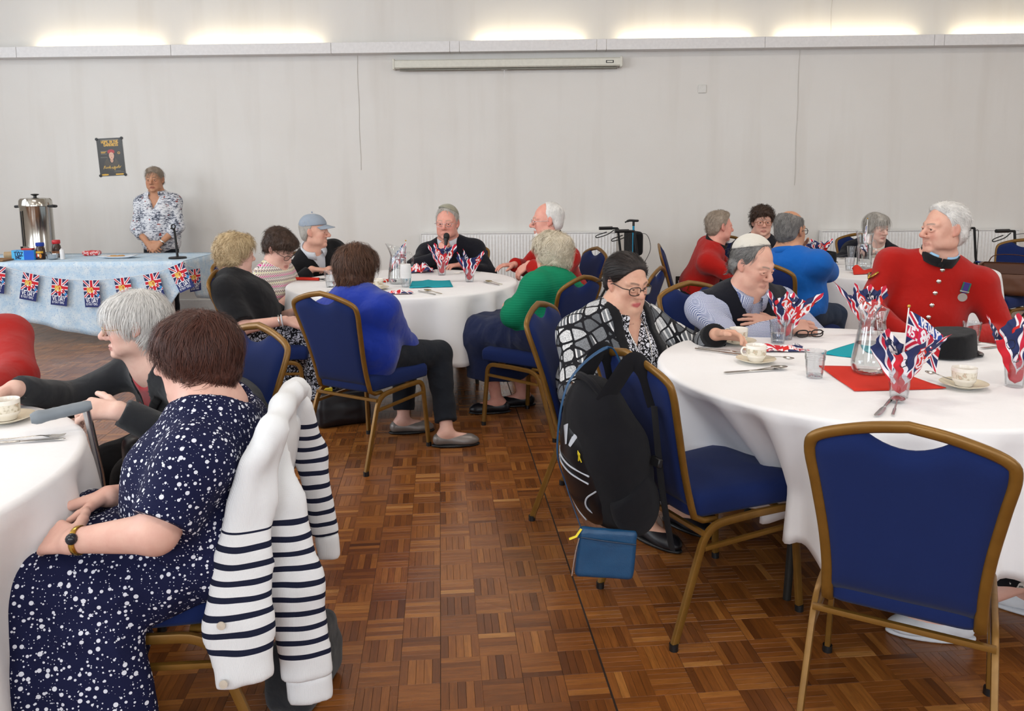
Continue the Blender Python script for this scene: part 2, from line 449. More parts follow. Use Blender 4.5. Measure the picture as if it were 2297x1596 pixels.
def chair_meshes():
    D = {}
    # seat: a domed pad on a rounded trapezoid
    out = []
    for (x, y) in fillet([(.0, .245), (.2, .245), (.205, .235), (.17, -.19), (0, -.19)], [.01, .055, .05], 6): out.append((x, y))
    half = out; full = half+[(-x, y) for (x, y) in half[::-1][1:-1]]
    full = np.array(full)[::-1]; n = len(full); c = full.mean(0)
    rings = [(1.0, .392), (1.012, .402), (1.02, .425), (1.01, .447), (.96, .461), (.85, .470), (.6, .478), (.3, .482)]
    v = [(c[0]+(p[0]-c[0])*s, c[1]+(p[1]-c[1])*s, z) for s, z in rings for p in full]+[(c[0], c[1], .483), (c[0], c[1], .392)]
    f = []
    for i in range(len(rings)-1):
        for k in range(n): f.append((i*n+k, i*n+(k+1) % n, (i+1)*n+(k+1) % n, (i+1)*n+k))
    t = len(rings)*n
    for k in range(n): f.append(((len(rings)-1)*n+k, (len(rings)-1)*n+(k+1) % n, t)); f.append(((k+1) % n, k, t+1))
    D['seat'] = mesh('seat', v, f, M_seat)
    def lean(z): return -.185-.27*(max(z, .40)-.40)-.10*max(z-.6, 0)**2
    # back frame: shaped arch of flat tube, its feet bent forward under the seat
    prof = [(.168, .43), (.168, .50), (.176, .60), (.193, .72), (.206, .815), (.185, .853), (.09, .886), (0, .902)]
    sp = spline([(x, 0, z) for x, z in prof], 5)
    right = [(.168, -.10, .375), (.168, -.15, .378), (.168, -.182, .395)]+[(p[0], lean(p[2]), p[2]) for p in sp]
    path = right+[(-x, y, z) for (x, y, z) in right[::-1][1:]]
    m = MB(); m.tube(path, .0145, 12, r2=.0105, up=(0, 1, .3), rect=False); D['back_frame'] = m.mesh('back_frame', M_frame)
    # upholstered back pad with the dipped hand-hold at the top
    xs = np.linspace(-1, 1, 25); zs = np.linspace(0, 1, 17)
    zi = np.array([p[2] for p in sp]); xi = np.array([p[0] for p in sp])
    def halfw(z): return np.interp(z, zi[:26], xi[:26])-.004
    def top(x):                                         # pad's top edge
        ax = abs(x); arch = np.interp(-ax, -xi[24:], zi[24:]) if ax < .205 else .82
        dip = .842+.040*(ax/.095)**2
        return min(arch-.006, dip)
    vs_ = []; nz, nx = len(zs), len(xs)
    for side in (1, -1):
        for zt in zs:
            for xt in xs:
                x0 = xt*.203; zt_ = .425+(top(x0)-.425)*zt; hw = halfw(min(zt_, .83)); x = xt*hw
                edge = min(1, (1-abs(xt))*6, (1-zt)*9, zt*9); bul = (.008+.012*math.sin(min(1, edge)*math.pi/2)) if edge > 0 else .004
                vs_.append((x, lean(zt_)+side*bul+.004, zt_))
    f = []; o2 = nz*nx
    for i in range(nz-1):
        for j in range(nx-1):
            a = i*nx+j; f.append((a+1, a, a+nx, a+nx+1)); f.append((o2+a, o2+a+1, o2+a+nx+1, o2+a+nx))
    loop = [j for j in range(nx)]+[i*nx+nx-1 for i in range(1, nz)]+[(nz-1)*nx+j for j in range(nx-2, -1, -1)]+[i*nx for i in range(nz-2, 0, -1)]
    for k in range(len(loop)):
        a, b = loop[k], loop[(k+1) % len(loop)]; f.append((a, b, o2+b, o2+a))
    D['backrest'] = mesh('backrest', vs_, f, M_seat)
    # legs: front and rear halves of the two bent side frames
    for s, nm in ((1, 'r'), (-1, 'l')):
        pth = fillet([(s*.214, .232, .012), (s*.2, .205, .372), (s*.2, .04, .376)], [.05], 6)
        m = MB(); m.tube(pth, .0125, 10, r2=.0085, up=(0, 1, 0) if False else (1, 0, 0), rect=True); D['leg_f'+nm] = m.mesh('leg', M_frame, auto=50)
        pth = fillet([(s*.2, .04, .376), (s*.2, -.155, .372), (s*.214, -.285, .012)], [.07], 6)
        m = MB(); m.tube(pth, .0125, 10, r2=.0085, up=(1, 0, 0), rect=True); D['leg_r'+nm] = m.mesh('leg', M_frame, auto=50)
        m = MB(); m.tube([(s*.203, .208, .308), (s*.203, -.168, .302)], .008, 8, rect=True); D['str'+nm] = m.mesh('stretcher', M_frame, auto=50)
        for e, y in (('f', .232), ('r', -.285)):
            m = MB(); m.cyl((s*.214, y, 0), (s*.214, y, .022), .0145, 10); D['cap'+e+nm] = m.mesh('foot_cap', M_black, auto=50)
    m = MB(); m.tube([(-.203, -.172, .352), (.203, -.172, .352)], .008, 8, rect=True); D['bar'] = m.mesh('crossbar', M_frame, auto=50)
    m = MB(); m.tube([(-.203, .15, .372), (.203, .15, .372)], .009, 8); D['bar2'] = m.mesh('crossbar', M_frame, auto=50)
    return D
CH = chair_meshes()
def chair(x, y, rz, label):
    e = empty('banquet_chair', (x, y, 0), R_(rz), label, 'chair', 'navy banquet chairs')
    for k in ('seat', 'backrest', 'back_frame', 'strr', 'strl', 'bar', 'bar2'): link(CH[k].name.split('.')[0], CH[k], e)
    for k in ('fr', 'fl', 'rr', 'rl'):
        l = link('leg', CH['leg_'+k], e); link('foot_cap', CH['cap'+k], l)
    return e
# heading: degrees the chair is turned from facing straight away from the camera, counter-clockwise
def heading(dx, dy): return math.degrees(math.atan2(-dx, dy))
CHAIRS = dict(
    front=(1.03, 1.985, heading(.5, .87)), backpack=(.655, 2.62, heading(.9, .43)), blue=(-.765, 4.15, heading(.51, .86)),
    green=(.14, 4.63, heading(-.78, .62)), spare=(.60, 4.98, heading(-.92, .4)), red2=(.36, 6.16, heading(-.94, -.34)),
    blonde=(-1.47, 4.86, heading(1, .02)), zig=(-1.72, 5.62, heading(.99, -.12)), cap=(-1.42, 6.32, heading(.62, -.78)), mic=(-.46, 6.55, heading(-.2, -.98)),
    polka=(-.90, 1.97, heading(-.995, -.10)), white=(-1.17, 2.75, heading(-.62, -.78)),
    plaid=(.42, 3.36, heading(.93, -.36)), kippah=(1.07, 3.85, heading(.45, -.89)), big=(2.08, 4.02, heading(-.5, -.87)),
    red3=(1.52, 6.45, heading(.97, -.2)), polo=(1.86, 5.25, heading(.8, .6)), curly=(2.16, 7.1, heading(.5, -.86)), lady=(3.22, 7.25, heading(-.2, -.98)),
    spare2=(4.02, 6.55, heading(-.85, -.5)), redl=(-2.28, 3.02, heading(.15, -1)))
chair_labels = dict(
    front='empty navy banquet chair seen from behind, pushed up to the near right table', backpack='navy banquet chair with a black backpack hung on its back',
    blue='navy banquet chair under the person in the bright blue cardigan', green='navy banquet chair under the person in the green jumper',
    spare='empty navy banquet chair just behind the green jumper', red2='navy banquet chair behind the bearded person in a red coat',
    blonde='navy banquet chair under the person in the black top and patterned trousers', zig='navy banquet chair under the person in the zigzag top',
    cap='navy banquet chair under the person in the grey cap', mic='navy banquet chair under the person holding a microphone',
    polka='navy banquet chair under the polka-dot dress with a striped cardigan over its back', white='navy banquet chair under the white-haired person with a crutch',
    plaid='navy banquet chair under the person in the plaid jacket', kippah='navy banquet chair under the person in the white skullcap',
    big='navy banquet chair under the person wearing a medal', red3='navy banquet chair of the red-coated person beside the wall socket',
    polo='navy banquet chair under the person in the blue polo shirt', curly='navy banquet chair of the curly-haired person by the back wall',
    lady='navy banquet chair of the grey-haired person before the right radiator', spare2='empty navy banquet chair before the walker on the far right',
    redl='navy banquet chair of the red coat at the left edge')
for k, (x, y, r) in CHAIRS.items(): chair(x, y, r, chair_labels[k])

# ---- round tables with white cloths
def cloth_fn(col):
    def fn(t):
        c = t.coord(); n = t.noise(c, 700, 2); n1 = t.noise(c, 5, 3); n3 = t.noise(c, 22, 3)
        t.set(t.b, 'Base Color', t.mix(n1, tuple(x*.97 for x in col), col))
        t.bump(t.math('ADD', t.math('MULTIPLY', n, .06), t.math('MULTIPLY', n3, .5)), .25, .01)
    return fn
M_cloth = mat('white_linen', 'f0eff0', .75, fn=cloth_fn(srgb('f0eff0')), spec=.25)
def table(cx, cy, R, hem, seed, name, nf=13, dents=()):
    e = empty('round_table', (cx, cy, 0), seed*.7, 'round folding table under the '+name, 'table', 'round tables')
    m = MB(); m.lathe([(0, .716), (R-.03, .716), (R-.022, .722), (R-.022, .738), (R-.03, .743), (0, .743)], 64); m.build('tabletop', M_darkmetal, e)
    for k in range(4):
        a = k*math.pi/2+.5; x, y = .45*math.cos(a), .45*math.sin(a)
        m = MB(); m.tube([(x, y, .716), (x*1.12, y*1.12, 0)], .014, 10); m.build('leg', M_darkmetal, e)
    for k in range(2):
        a = k*math.pi+.5+math.pi/4; x, y = .34*math.cos(a), .34*math.sin(a); d = V(-math.sin(a), math.cos(a), 0)*.33
        m = MB(); m.tube([V(x, y, .25)-d, V(x, y, .25)+d], .011, 8); m.build('brace', M_darkmetal, e)
    r = np.random.default_rng(seed); nT = 240; th = np.arange(nT)*2*math.pi/nT
    fold = np.zeros(nT); drop = np.zeros(nT)
    ph = r.random(6)*7
    w = th+.25*np.sin(2*th+ph[0])+.12*np.sin(5*th+ph[1])
    fold = .55*np.sin(nf*w+ph[2])+.30*np.sin((nf+4)*th+ph[3])+.25*np.sin((nf-5)*th+ph[4])
    fold = np.sign(fold)*np.abs(fold)**.8
    drop = .018*np.sin(3*th+ph[5])+.015*np.sin(4*th+ph[0])-.01*fold
    rows = [(rr, .7465, 0) for rr in (.02, .2*R, .45*R, .7*R, .88*R, R-.018)]
    rows += [(R-.008, .7455, 0), (R-.001, .741, 0), (R+.003, .733, .03)]
    for t in np.linspace(.08, 1, 15): rows.append((R+.004, None, t))
    vv = []
    for (rr, z, t) in rows:
        if z is None:
            zz = .733+(hem+drop-.733)*t; amp = .066*t**.6; rad = rr+.035*t+fold*amp
            for (da, dw, dd) in dents:                     # where a seat pushes the hanging cloth in
                d = (th-da+math.pi) % (2*math.pi)-math.pi; rad = rad-dd*np.exp(-(d/dw)**4)*min(1, t*1.6)
        else: zz = np.full(nT, z)+.0008*np.sin(th*4+rr*9); rad = np.full(nT, rr)
        vv.append(np.stack([rad*np.cos(th), rad*np.sin(th), zz], 1))
    nr = len(rows); v = np.concatenate(vv+[np.array([[0, 0, .7465]])]); f = []
    for i in range(nr-1):
        for k in range(nT): f.append((i*nT+k, (i+1)*nT+k, (i+1)*nT+(k+1) % nT, i*nT+(k+1) % nT))
    for k in range(nT): f.append((k, (k+1) % nT, nr*nT))
    o = obj('tablecloth', v, f, M_cloth, loc=(cx, cy, 0)); sm = o.modifiers.new('thickness', 'SOLIDIFY'); sm.thickness = .0022; sm.offset = -1
    return tag(o, name, 'tablecloth', 'white round tablecloths')
T1, T2, T3, T4 = (-1.86, 1.80, .76), (-.75, 5.50, .785), (1.33, 2.92, .775), (2.82, 6.12, .80)
table(*T1, .17, 11, 'white tablecloth on the near left table beside the polka-dot dress', 15)
table(*T2, .33, 4, 'white tablecloth on the middle table with the turquoise napkin', 13)
table(*T3, .29, 7, 'white tablecloth on the near right table with the glass jug', 15, [(R_(206), .42, .30)])
table(*T4, .30, 9, 'white tablecloth on the far right table before the radiator', 14)

# ---- buffet table with its blue cloth
bt = empty('folding_table', (-4.1, 7.5, 0), 0, 'long folding table under the pale blue cloth', 'table')
m = MB(); m.box((-1.25, -.38, .71), (1.16, .38, .74), .004); m.build('tabletop', M_darkmetal, bt)
for x in (-.75, .78):
    for y in (-.28, .28):
        m = MB(); m.tube([(x, y, .71), (x, y, 0)], .013, 8); m.build('leg', M_steel, bt)
    m = MB(); m.tube([(x, -.28, .12), (x, .28, .12)], .01, 8); m.build('brace', M_steel, bt)
def bluecloth_fn(t):
    c = t.coord(); vo = t.n('ShaderNodeTexVoronoi', Vector=c, Scale=46.0).outputs['Distance']; n1 = t.noise(c, 12, 4, .7); n2 = t.noise(c, 90, 2)
    base = t.mix(t.ramp(n1, [(.38, (0, 0, 0)), (.64, (1, 1, 1))]), srgb('b4cfe4'), srgb('d6e2ea'))
    sp = t.ramp(n2, [(.60, (0, 0, 0)), (.68, (1, 1, 1))])
    base = t.mix(t.math('MULTIPLY', sp, .6), base, srgb('7ea6cf'))
    t.set(t.b, 'Base Color', t.mix(t.ramp(vo, [(.10, (1, 1, 1)), (.16, (0, 0, 0))]), base, srgb('8fb3d4')))
M_bcloth = mat('pale_blue_print_cloth', rough=.7, fn=bluecloth_fn, spec=.3)
def buffet_cloth():
    x0, x1, yf, yb = -5.5, -2.91, 7.085, 7.925
    xs = np.linspace(x0, x1, 110)
    # the cloth lies askew, so its front hem sags in the middle and climbs to the right corner
    hx = [-5.6, -4.9, -4.25, -3.95, -3.62, -3.3, -3.05, -2.91]; hz = [.36, .29, .20, .115, .06, .08, .34, .56]
    hem = np.interp(xs, hx, hz); k = np.ones(9)/9; hp = np.pad(hem, 4, mode='edge'); hem = np.convolve(hp, k, 'valid')
    prof = []
    for j in range(6): prof.append(('top', yb-(yb-yf)*j/5*.985))
    for t in np.linspace(0, 1, 14): prof.append(('drop', t))
    v = []
    for typ, q in prof:
        for i, x in enumerate(xs):
            if typ == 'top': v.append((x, q, .747))
            else:
                z = .744+(hem[i]-.744)*q
                wob = .012*math.sin(x*9+.4)*q+.010*math.sin(x*23)*q*q
                v.append((x, yf-.004-.012*q-wob, z))
    n = len(xs); f = [(i*n+k+1, i*n+k, (i+1)*n+k, (i+1)*n+k+1) for i in range(len(prof)-1) for k in range(n-1)]
    # the end that hangs over the right edge: a hanging triangle
    b0 = len(v); ys = np.linspace(yb, yf, 24); R_r = 10
    for r_ in range(R_r):
        q = r_/(R_r-1)
        for i, y in enumerate(ys):
            dz = np.interp((yb-y)/(yb-yf), [0, .35, .75, 1], [.20, .42, .36, .17])
            v.append((x1+.006+.02*q+.012*math.sin(y*17)*q, y, .745-dz*q))
    m_ = len(ys); f += [(b0+i*m_+k, b0+i*m_+k+1, b0+(i+1)*m_+k+1, b0+(i+1)*m_+k) for i in range(R_r-1) for k in range(m_-1)]
    o = obj('tablecloth', v, f, M_bcloth); s = o.modifiers.new('thickness', 'SOLIDIFY'); s.thickness = .002
    tag(o, 'pale blue patterned cloth draped over the long table by the wall', 'tablecloth')
buffet_cloth()

# ---- radiators
M_rad = mat('radiator_enamel', 'e9e8e6', .35)
def radiator(x0, x1, z0, z1, label):
    e = empty('radiator', on_wall((x0+x1)/2, z0, .05), WROT, label, 'radiator', 'white panel radiators')
    h = (x1-x0)/2; H = z1-z0
    # pressed panel: a wavy front with one flute every 33 mm
    xs = np.linspace(-h, h, int((x1-x0)/.0335)*8+1); w = .5-.5*np.cos((xs+h)/.0335*2*math.pi)
    w = np.clip((w-.25)*1.6, 0, 1); v = []; rows = [(0, 0), (.02, 0), (.045, 1), (H-.045, 1), (H-.02, 0), (H, 0)]
    for z, q in rows: v += [(x, -.055-.010*q*ww+.004, z) for x, ww in zip(xs, w)]
    n = len(xs); f = [(i*n+k, i*n+k+1, (i+1)*n+k+1, (i+1)*n+k) for i in range(len(rows)-1) for k in range(n-1)]
    obj('panel', v, f, M_rad, e)
    m = MB(); m.box((-h, -.05, 0), (h, .03, H-.004)); m.build('back_panel', M_rad, e, smooth=False)
    m = MB(); m.box((-h-.004, -.062, H-.004), (h+.004, .035, H+.008), .003); 
    for k in range(int(2*h/.033)): pass
    m.build('top_grille', M_rad, e, smooth=False)
    for s in (-1, 1):
        m = MB(); m.box((s*h-.004, -.06, .01), (s*h+.004, .03, H-.002), .002); m.build('side_panel', M_rad, e, smooth=False)
    m = MB(); m.tube([(-h-.03, -.01, .05), (-h-.03, -.01, -z0)], .0085, 8); m.tube([(-h, -.01, .05), (-h-.03, -.01, .05)], .0085, 8); m.build('pipe', M_rad, e)
    m = MB(); m.cyl((-h-.03, -.01, .03), (-h-.03, -.01, .11), .017, 14); m.build('valve', M_white, e)
radiator(-.97, 1.12, .18, .865, 'long white ribbed radiator on the wall behind the middle table')
radiator(3.30, 5.35, .18, .865, 'white ribbed radiator on the wall behind the far right table')
# ---- screen case under the light shelf
sc = empty('projector_screen_case', on_wall(-.03, 2.60, .055), WROT-.0, 'long white pull-down projector screen case under the light shelf', 'screen')
M_case = mat('cream_metal_case', 'd6d4c8', .35)
m = MB(); m.box((-1.19, -.05, 0), (1.19, .05, .088), .012); m.build('case', M_case, sc, smooth=False)
m = MB(); m.cyl((-1.13, -.012, -.012), (1.15, -.012, -.012), .011, 10); m.build('slat_bar', mat('grey_metal_bar', '8e8d84', .4, .6), sc)
for s in (-1, 1):
    m = MB(); m.box((s*1.19-.012, -.055, -.01), (s*1.19+.012, .05, .10), .005); m.build('end_cap', M_case, sc, smooth=False)
m = MB(); m.box((1.03, -.053, .03), (1.11, -.048, .058), .002); m.build('badge', M_black, sc, smooth=False)
m = MB(); m.box((1.04, -.0545, .036), (1.10, -.0525, .052), .001); m.build('badge_face', M_case, sc, smooth=False)
m = MB(); m.tube([(-.03, -.012, -.02), (-.03, -.012, -.10)], .0025, 6); m.tube([(-.06, -.012, -.022), (.0, -.012, -.022)], .004, 6); m.build('pull_tab', M_white, sc)
# ---- wall plate and socket
m = MB(); m.box((-.043, -.012, -.043), (.043, 0, .043), .005)
tag(m.build('wall_plate', mat('wall_plate_white', 'd9d7d2', .4), None, loc=on_wall(2.02, 2.365), rot=(0, 0, WROT), smooth=False), 'small square white blank plate high on the wall', 'plate')
so = empty('wall_socket', on_wall(1.855, .335), WROT, 'dark metal double wall socket low on the wall', 'socket')
m = MB(); m.box((-.075, -.010, -.043), (.075, 0, .043), .004); m.build('plate', mat('dark_bronze_plate', '3a3733', .35, .7), so, smooth=False)
M_sock = mat('socket_white', 'e2e2e0', .4)
for s in (-1, 1):
    m = MB(); m.box((s*.035-.012, -.0115, -.03), (s*.035+.012, -.0095, -.002), .001); m.box((s*.035-.004, -.0115, .0), (s*.035+.004, -.0095, .012), .001); m.build('outlet', M_sock, so, smooth=False)
# ------------------------------------------------------------------ figures: smooth implicit bodies turned into meshes
class SDF:
    """an ordered list of rounded primitives blended into one continuous surface"""
    def __init__(s): s.pr = []
    def cap(s, a, b, ra, rb=None, k=.02, sub=False, flat=False):
        a = np.asarray(a, float); b = np.asarray(b, float); rb = ra if rb is None else rb; R = max(ra, rb)
        def fn(X):
            d = (b-a).astype(np.float32); L2 = np.float32(max(float(d@d), 1e-9)); q = X-a.astype(np.float32); t = (q@d)/L2; tc = np.clip(t, 0, 1)
            q -= tc[..., None]*d; r = np.sqrt(np.einsum('...i,...i', q, q))-(np.float32(ra)+np.float32(rb-ra)*tc)
            if flat: r = np.maximum(r, (t-1)*np.float32(math.sqrt(L2)))
            return r
        s.pr.append((fn, np.minimum(a, b)-R, np.maximum(a, b)+R, k, sub)); return s
    def ecap(s, a, b, ra, rb, ax, fl, k=.02):
        """a capsule flattened to fl of its width along the direction ax"""
        a = np.asarray(a, float); b = np.asarray(b, float); R = max(ra, rb); ax = unit(ax).astype(np.float32); g = np.float32(1/fl-1)
        def fn(X):
            d = (b-a).astype(np.float32); q = X-a.astype(np.float32); t = np.clip((q@d)/np.float32(max(float(d@d), 1e-9)), 0, 1); q = q-t[..., None]*d; q = q+(q@ax)[..., None]*ax*g
            return (np.sqrt(np.einsum('...i,...i', q, q))-(ra+(rb-ra)*t))*np.float32(.5+.5*fl)
        s.pr.append((fn, np.minimum(a, b)-R, np.maximum(a, b)+R, k, False)); return s
    def echain(s, pts, rr, ax, fl, k=.03):
        for i in range(len(pts)-1): s.ecap(pts[i], pts[i+1], rr[i], rr[i+1], ax, fl, k)
        return s
    def chain(s, pts, rr, k=.02, **kw):
        for i in range(len(pts)-1): s.cap(pts[i], pts[i+1], rr[i], rr[i+1], k, **kw)
        return s
    def ell(s, c, r, M=None, k=.02, sub=False):
        c = np.asarray(c, float); r = np.asarray(r, float)*np.ones(3); R = r.max()
        def fn(X):
            q = X-c.astype(np.float32)
            if M is not None: q = q@M.astype(np.float32)
            q *= (1/r).astype(np.float32); k0 = np.sqrt(np.einsum('...i,...i', q, q)); q *= (1/r).astype(np.float32); k1 = np.sqrt(np.einsum('...i,...i', q, q)); return k0*(k0-1)/np.maximum(k1, np.float32(1e-6))
        s.pr.append((fn, c-R, c+R, k, sub)); return s
    def box(s, c, h, M=None, rnd=.01, k=.02, sub=False):
        c = np.asarray(c, float); h = np.asarray(h, float); R = np.linalg.norm(h)
        def fn(X):
            q = X-c
            if M is not None: q = q@M
            q = np.abs(q)-(h-rnd); return np.sqrt((np.maximum(q, 0)**2).sum(-1))+np.minimum(q.max(-1), 0)-rnd
        s.pr.append((fn, c-R, c+R, k, sub)); return s
    def cut(s, fn, lo=None, hi=None, k=0.0):
        """remove where fn(X) > 0"""
        s.pr.append((lambda X: -fn(X), lo, hi, k, True)); return s
    def bounds(s):
        L = [p for p in s.pr if not p[4] and p[1] is not None]
        return np.min([p[1] for p in L], 0), np.max([p[2] for p in L], 0)
    def grid(s, vox, lo=None, hi=None):
        if lo is None: lo, hi = s.bounds(); lo = lo-3*vox; hi = hi+3*vox
        n = np.ceil((hi-lo)/vox).astype(int)+1
        D = np.full(n, .2, np.float32)
        ax = [lo[i]+vox*np.arange(n[i]) for i in range(3)]
        for fn, a, b, k, sub in s.pr:
            if a is None:                              # a cut everywhere: only look where there is something to cut
                w = np.nonzero(D < .03)
                X = np.stack([ax[i][w[i]] for i in range(3)], -1).astype(np.float32); D[w] = np.maximum(D[w], -fn(X)); continue
            else:
                mg = .6*k+2.5*vox+.008
                i0 = np.clip(np.floor((a-mg-lo)/vox).astype(int), 0, n); i1 = np.clip(np.ceil((b+mg-lo)/vox).astype(int)+1, 0, n)
                if (i1 <= i0).any(): continue
            sl = tuple(slice(p, q) for p, q in zip(i0, i1))
            X = np.stack(np.meshgrid(*[ax[i][i0[i]:i1[i]] for i in range(3)], indexing='ij'), -1).astype(np.float32)
            d = fn(X); o = D[sl]
            if sub:
                d = -d
                if k > 0: h = np.maximum(k-np.abs(o-d), 0)/k; D[sl] = np.maximum(o, d)+h*h*k*.25
                else: D[sl] = np.maximum(o, d)
            else:
                if k > 0: h = np.maximum(k-np.abs(o-d), 0)/k; D[sl] = np.minimum(o, d)-h*h*k*.25
                else: D[sl] = np.minimum(o, d)
        return D, lo
    def mesh(s, vox, lo=None, hi=None):
        D, o = s.grid(vox, lo, hi); v, f = nets(D); return v*vox+o, f
COR = np.array([(i, j, k) for i in (0, 1) for j in (0, 1) for k in (0, 1)])
EDG = [(a, b) for a in range(8) for b in range(a+1, 8) if np.abs(COR[a]-COR[b]).sum() == 1]
def nets(D):
    S = D < 0; n = D.shape
    cnt = np.zeros((n[0]-1, n[1]-1, n[2]-1), np.int8)
    for c in COR: cnt += S[c[0]:n[0]-1+c[0], c[1]:n[1]-1+c[1], c[2]:n[2]-1+c[2]]
    act = np.argwhere((cnt > 0) & (cnt < 8))
    if len(act) == 0: return np.zeros((0, 3)), np.zeros((0, 4), int)
    idx = np.full(cnt.shape, -1, np.int64); idx[tuple(act.T)] = np.arange(len(act))
    val = np.stack([D[tuple((act+c).T)] for c in COR], 1)
    pos = np.zeros((len(act), 3)); num = np.zeros(len(act))
    for a, b in EDG:
        va, vb = val[:, a], val[:, b]; cr = (va < 0) != (vb < 0); t = np.where(cr, va/np.where(cr, va-vb, 1), 0)
        pos += np.where(cr[:, None], COR[a]+t[:, None]*(COR[b]-COR[a]), 0); num += cr
    v = act+pos/num[:, None]; F = []
    for ax in range(3):
        o1, o2 = [(1, 2), (2, 0), (0, 1)][ax]
        A = [slice(None)]*3; B = [slice(None)]*3; A[ax] = slice(0, -1); B[ax] = slice(1, None)
        for q in (o1, o2): A[q] = slice(1, -1); B[q] = slice(1, -1)
        sa = S[tuple(A)]; sb = S[tuple(B)]; e = np.argwhere(sa != sb)
        if len(e) == 0: continue
        flip = sb[tuple(e.T)]; base = e.copy(); base[:, o1] += 1; base[:, o2] += 1
        quad = []
        for d1, d2 in ((-1, -1), (0, -1), (0, 0), (-1, 0)):
            c = base.copy(); c[:, o1] += d1; c[:, o2] += d2; quad.append(idx[tuple(c.T)])
        q = np.stack(quad, 1); q[flip] = q[flip][:, ::-1]; F.append(q)
    F = np.concatenate(F); F = F[(F >= 0).all(1)]
    return v, F
def scatter(idx, val, n): return np.stack([np.bincount(idx, val[:, k], n) for k in range(3)], 1)
def vnormals(v, f):
    fn = np.cross(v[f[:, 2]]-v[f[:, 0]], v[f[:, 3]]-v[f[:, 1]]); n = scatter(f.ravel(), np.repeat(fn, 4, 0), len(v))
    return n/np.maximum(np.linalg.norm(n, axis=1, keepdims=True), 1e-9)
def wob(v, fr, seed, oct_=3):
    """cheap smooth 3-D noise, about -1..1"""
    r = np.random.default_rng(seed); o = np.zeros(len(v)); a = 1.0
    for _ in range(oct_):
        for _ in range(3):
            d = unit(r.normal(size=3))*fr; d2 = unit(r.normal(size=3))*fr*.7; o += a*np.sin(v@d+r.random()*7+1.3*np.sin(v@d2+r.random()*7))
        fr *= 1.9; a *= .55
    return o/4.0
def smooth_mesh(v, f, it=1, lam=.5):
    nb = np.concatenate([np.roll(f, 1, 1).ravel(), np.roll(f, -1, 1).ravel()]); i = np.concatenate([f.ravel(), f.ravel()])
    c = np.maximum(np.bincount(i, minlength=len(v)), 1)[:, None]
    for _ in range(it): v = v+(scatter(i, v[nb], len(v))/c-v)*lam
    return v

# ---- materials for people
def skin_mat(name, col, lip='a4605a', brow='6b5a4c', blush='c4756a'):
    c0 = srgb(col)
    def fn(t):
        at = lambda n: t.n('ShaderNodeAttribute', {'attribute_name': n}).outputs['Fac']
        c = t.coord(); n1 = t.noise(c, 28, 4, .6); n2 = t.noise(c, 260, 3)
        base = t.mix(t.ramp(n1, [(.35, (0, 0, 0)), (.7, (1, 1, 1))]), c0, t.mix(.25, c0, srgb(blush)))
        base = t.mix(t.math('MULTIPLY', at('blush'), .42), base, srgb(blush))
        base = t.mix(t.math('MULTIPLY', at('lip'), .8), base, srgb(lip)); base = t.mix(at('brow'), base, srgb(brow))
        t.set(t.b, 'Base Color', base)
        t.bump(t.math('ADD', t.math('MULTIPLY', n2, .3), t.math('MULTIPLY', n1, .6)), .12, .004)
    return mat('skin_'+name, c0, .5, fn=fn, spec=.35)
def hair_mat(name, c1, c2, scale=1.0):
    a, b = srgb(c1), srgb(c2)
    def fn(t):
        g = t.n('ShaderNodeAttribute', {'attribute_name': 'tone'}).outputs['Fac']
        n = t.noise(t.coord('Object', (1, 1, .3)), 110*scale, 4, .7)
        f = t.math('ADD', t.math('MULTIPLY', n, .5), t.math('MULTIPLY', g, .5))
        t.set(t.b, 'Base Color', t.ramp(f, [(.2, a), (.75, b)])); t.bump(n, .4, .004)
    return mat('hair_'+name, a, .5, fn=fn, spec=.35)
M_eye = [mat('eye_white', 'd8d0c8', .2), mat('eye_iris', '4a3a2c', .15), mat('eye_pupil', '0c0a0a', .1)]
def eye_mesh():
    n = 16; th = [0, .26, .28, .60, .65, .8, 1.2, 1.6, 2.2, 2.8, math.pi]; v = []; f = []; fm = []
    for t in th:
        for k in range(n): v.append((math.sin(t)*math.cos(k*2*math.pi/n), math.cos(t), math.sin(t)*math.sin(k*2*math.pi/n)))
    for i in range(len(th)-1):
        for k in range(n): f.append((i*n+k, i*n+(k+1) % n, (i+1)*n+(k+1) % n, (i+1)*n+k)); fm.append(2 if th[i+1] < .27 else 1 if th[i+1] < .62 else 0)
    return mesh('eye', np.array(v)*.0122, f, M_eye, fm)
EYE = eye_mesh()

def two_bone(S, W, l1, l2, pole):
    S = np.array(S, float); W = np.array(W, float); d = W-S; L = np.linalg.norm(d)
    if L > (l1+l2)*.995: d = d/L*(l1+l2)*.995; W = S+d; L = np.linalg.norm(d)
    L = max(L, abs(l1-l2)+.01)
    a = (l1*l1-l2*l2+L*L)/(2*L); h = math.sqrt(max(l1*l1-a*a, 0)); u = unit(d); p = np.array(pole, float); p = unit(p-u*(p@u))
    return S+u*a+p*h, W

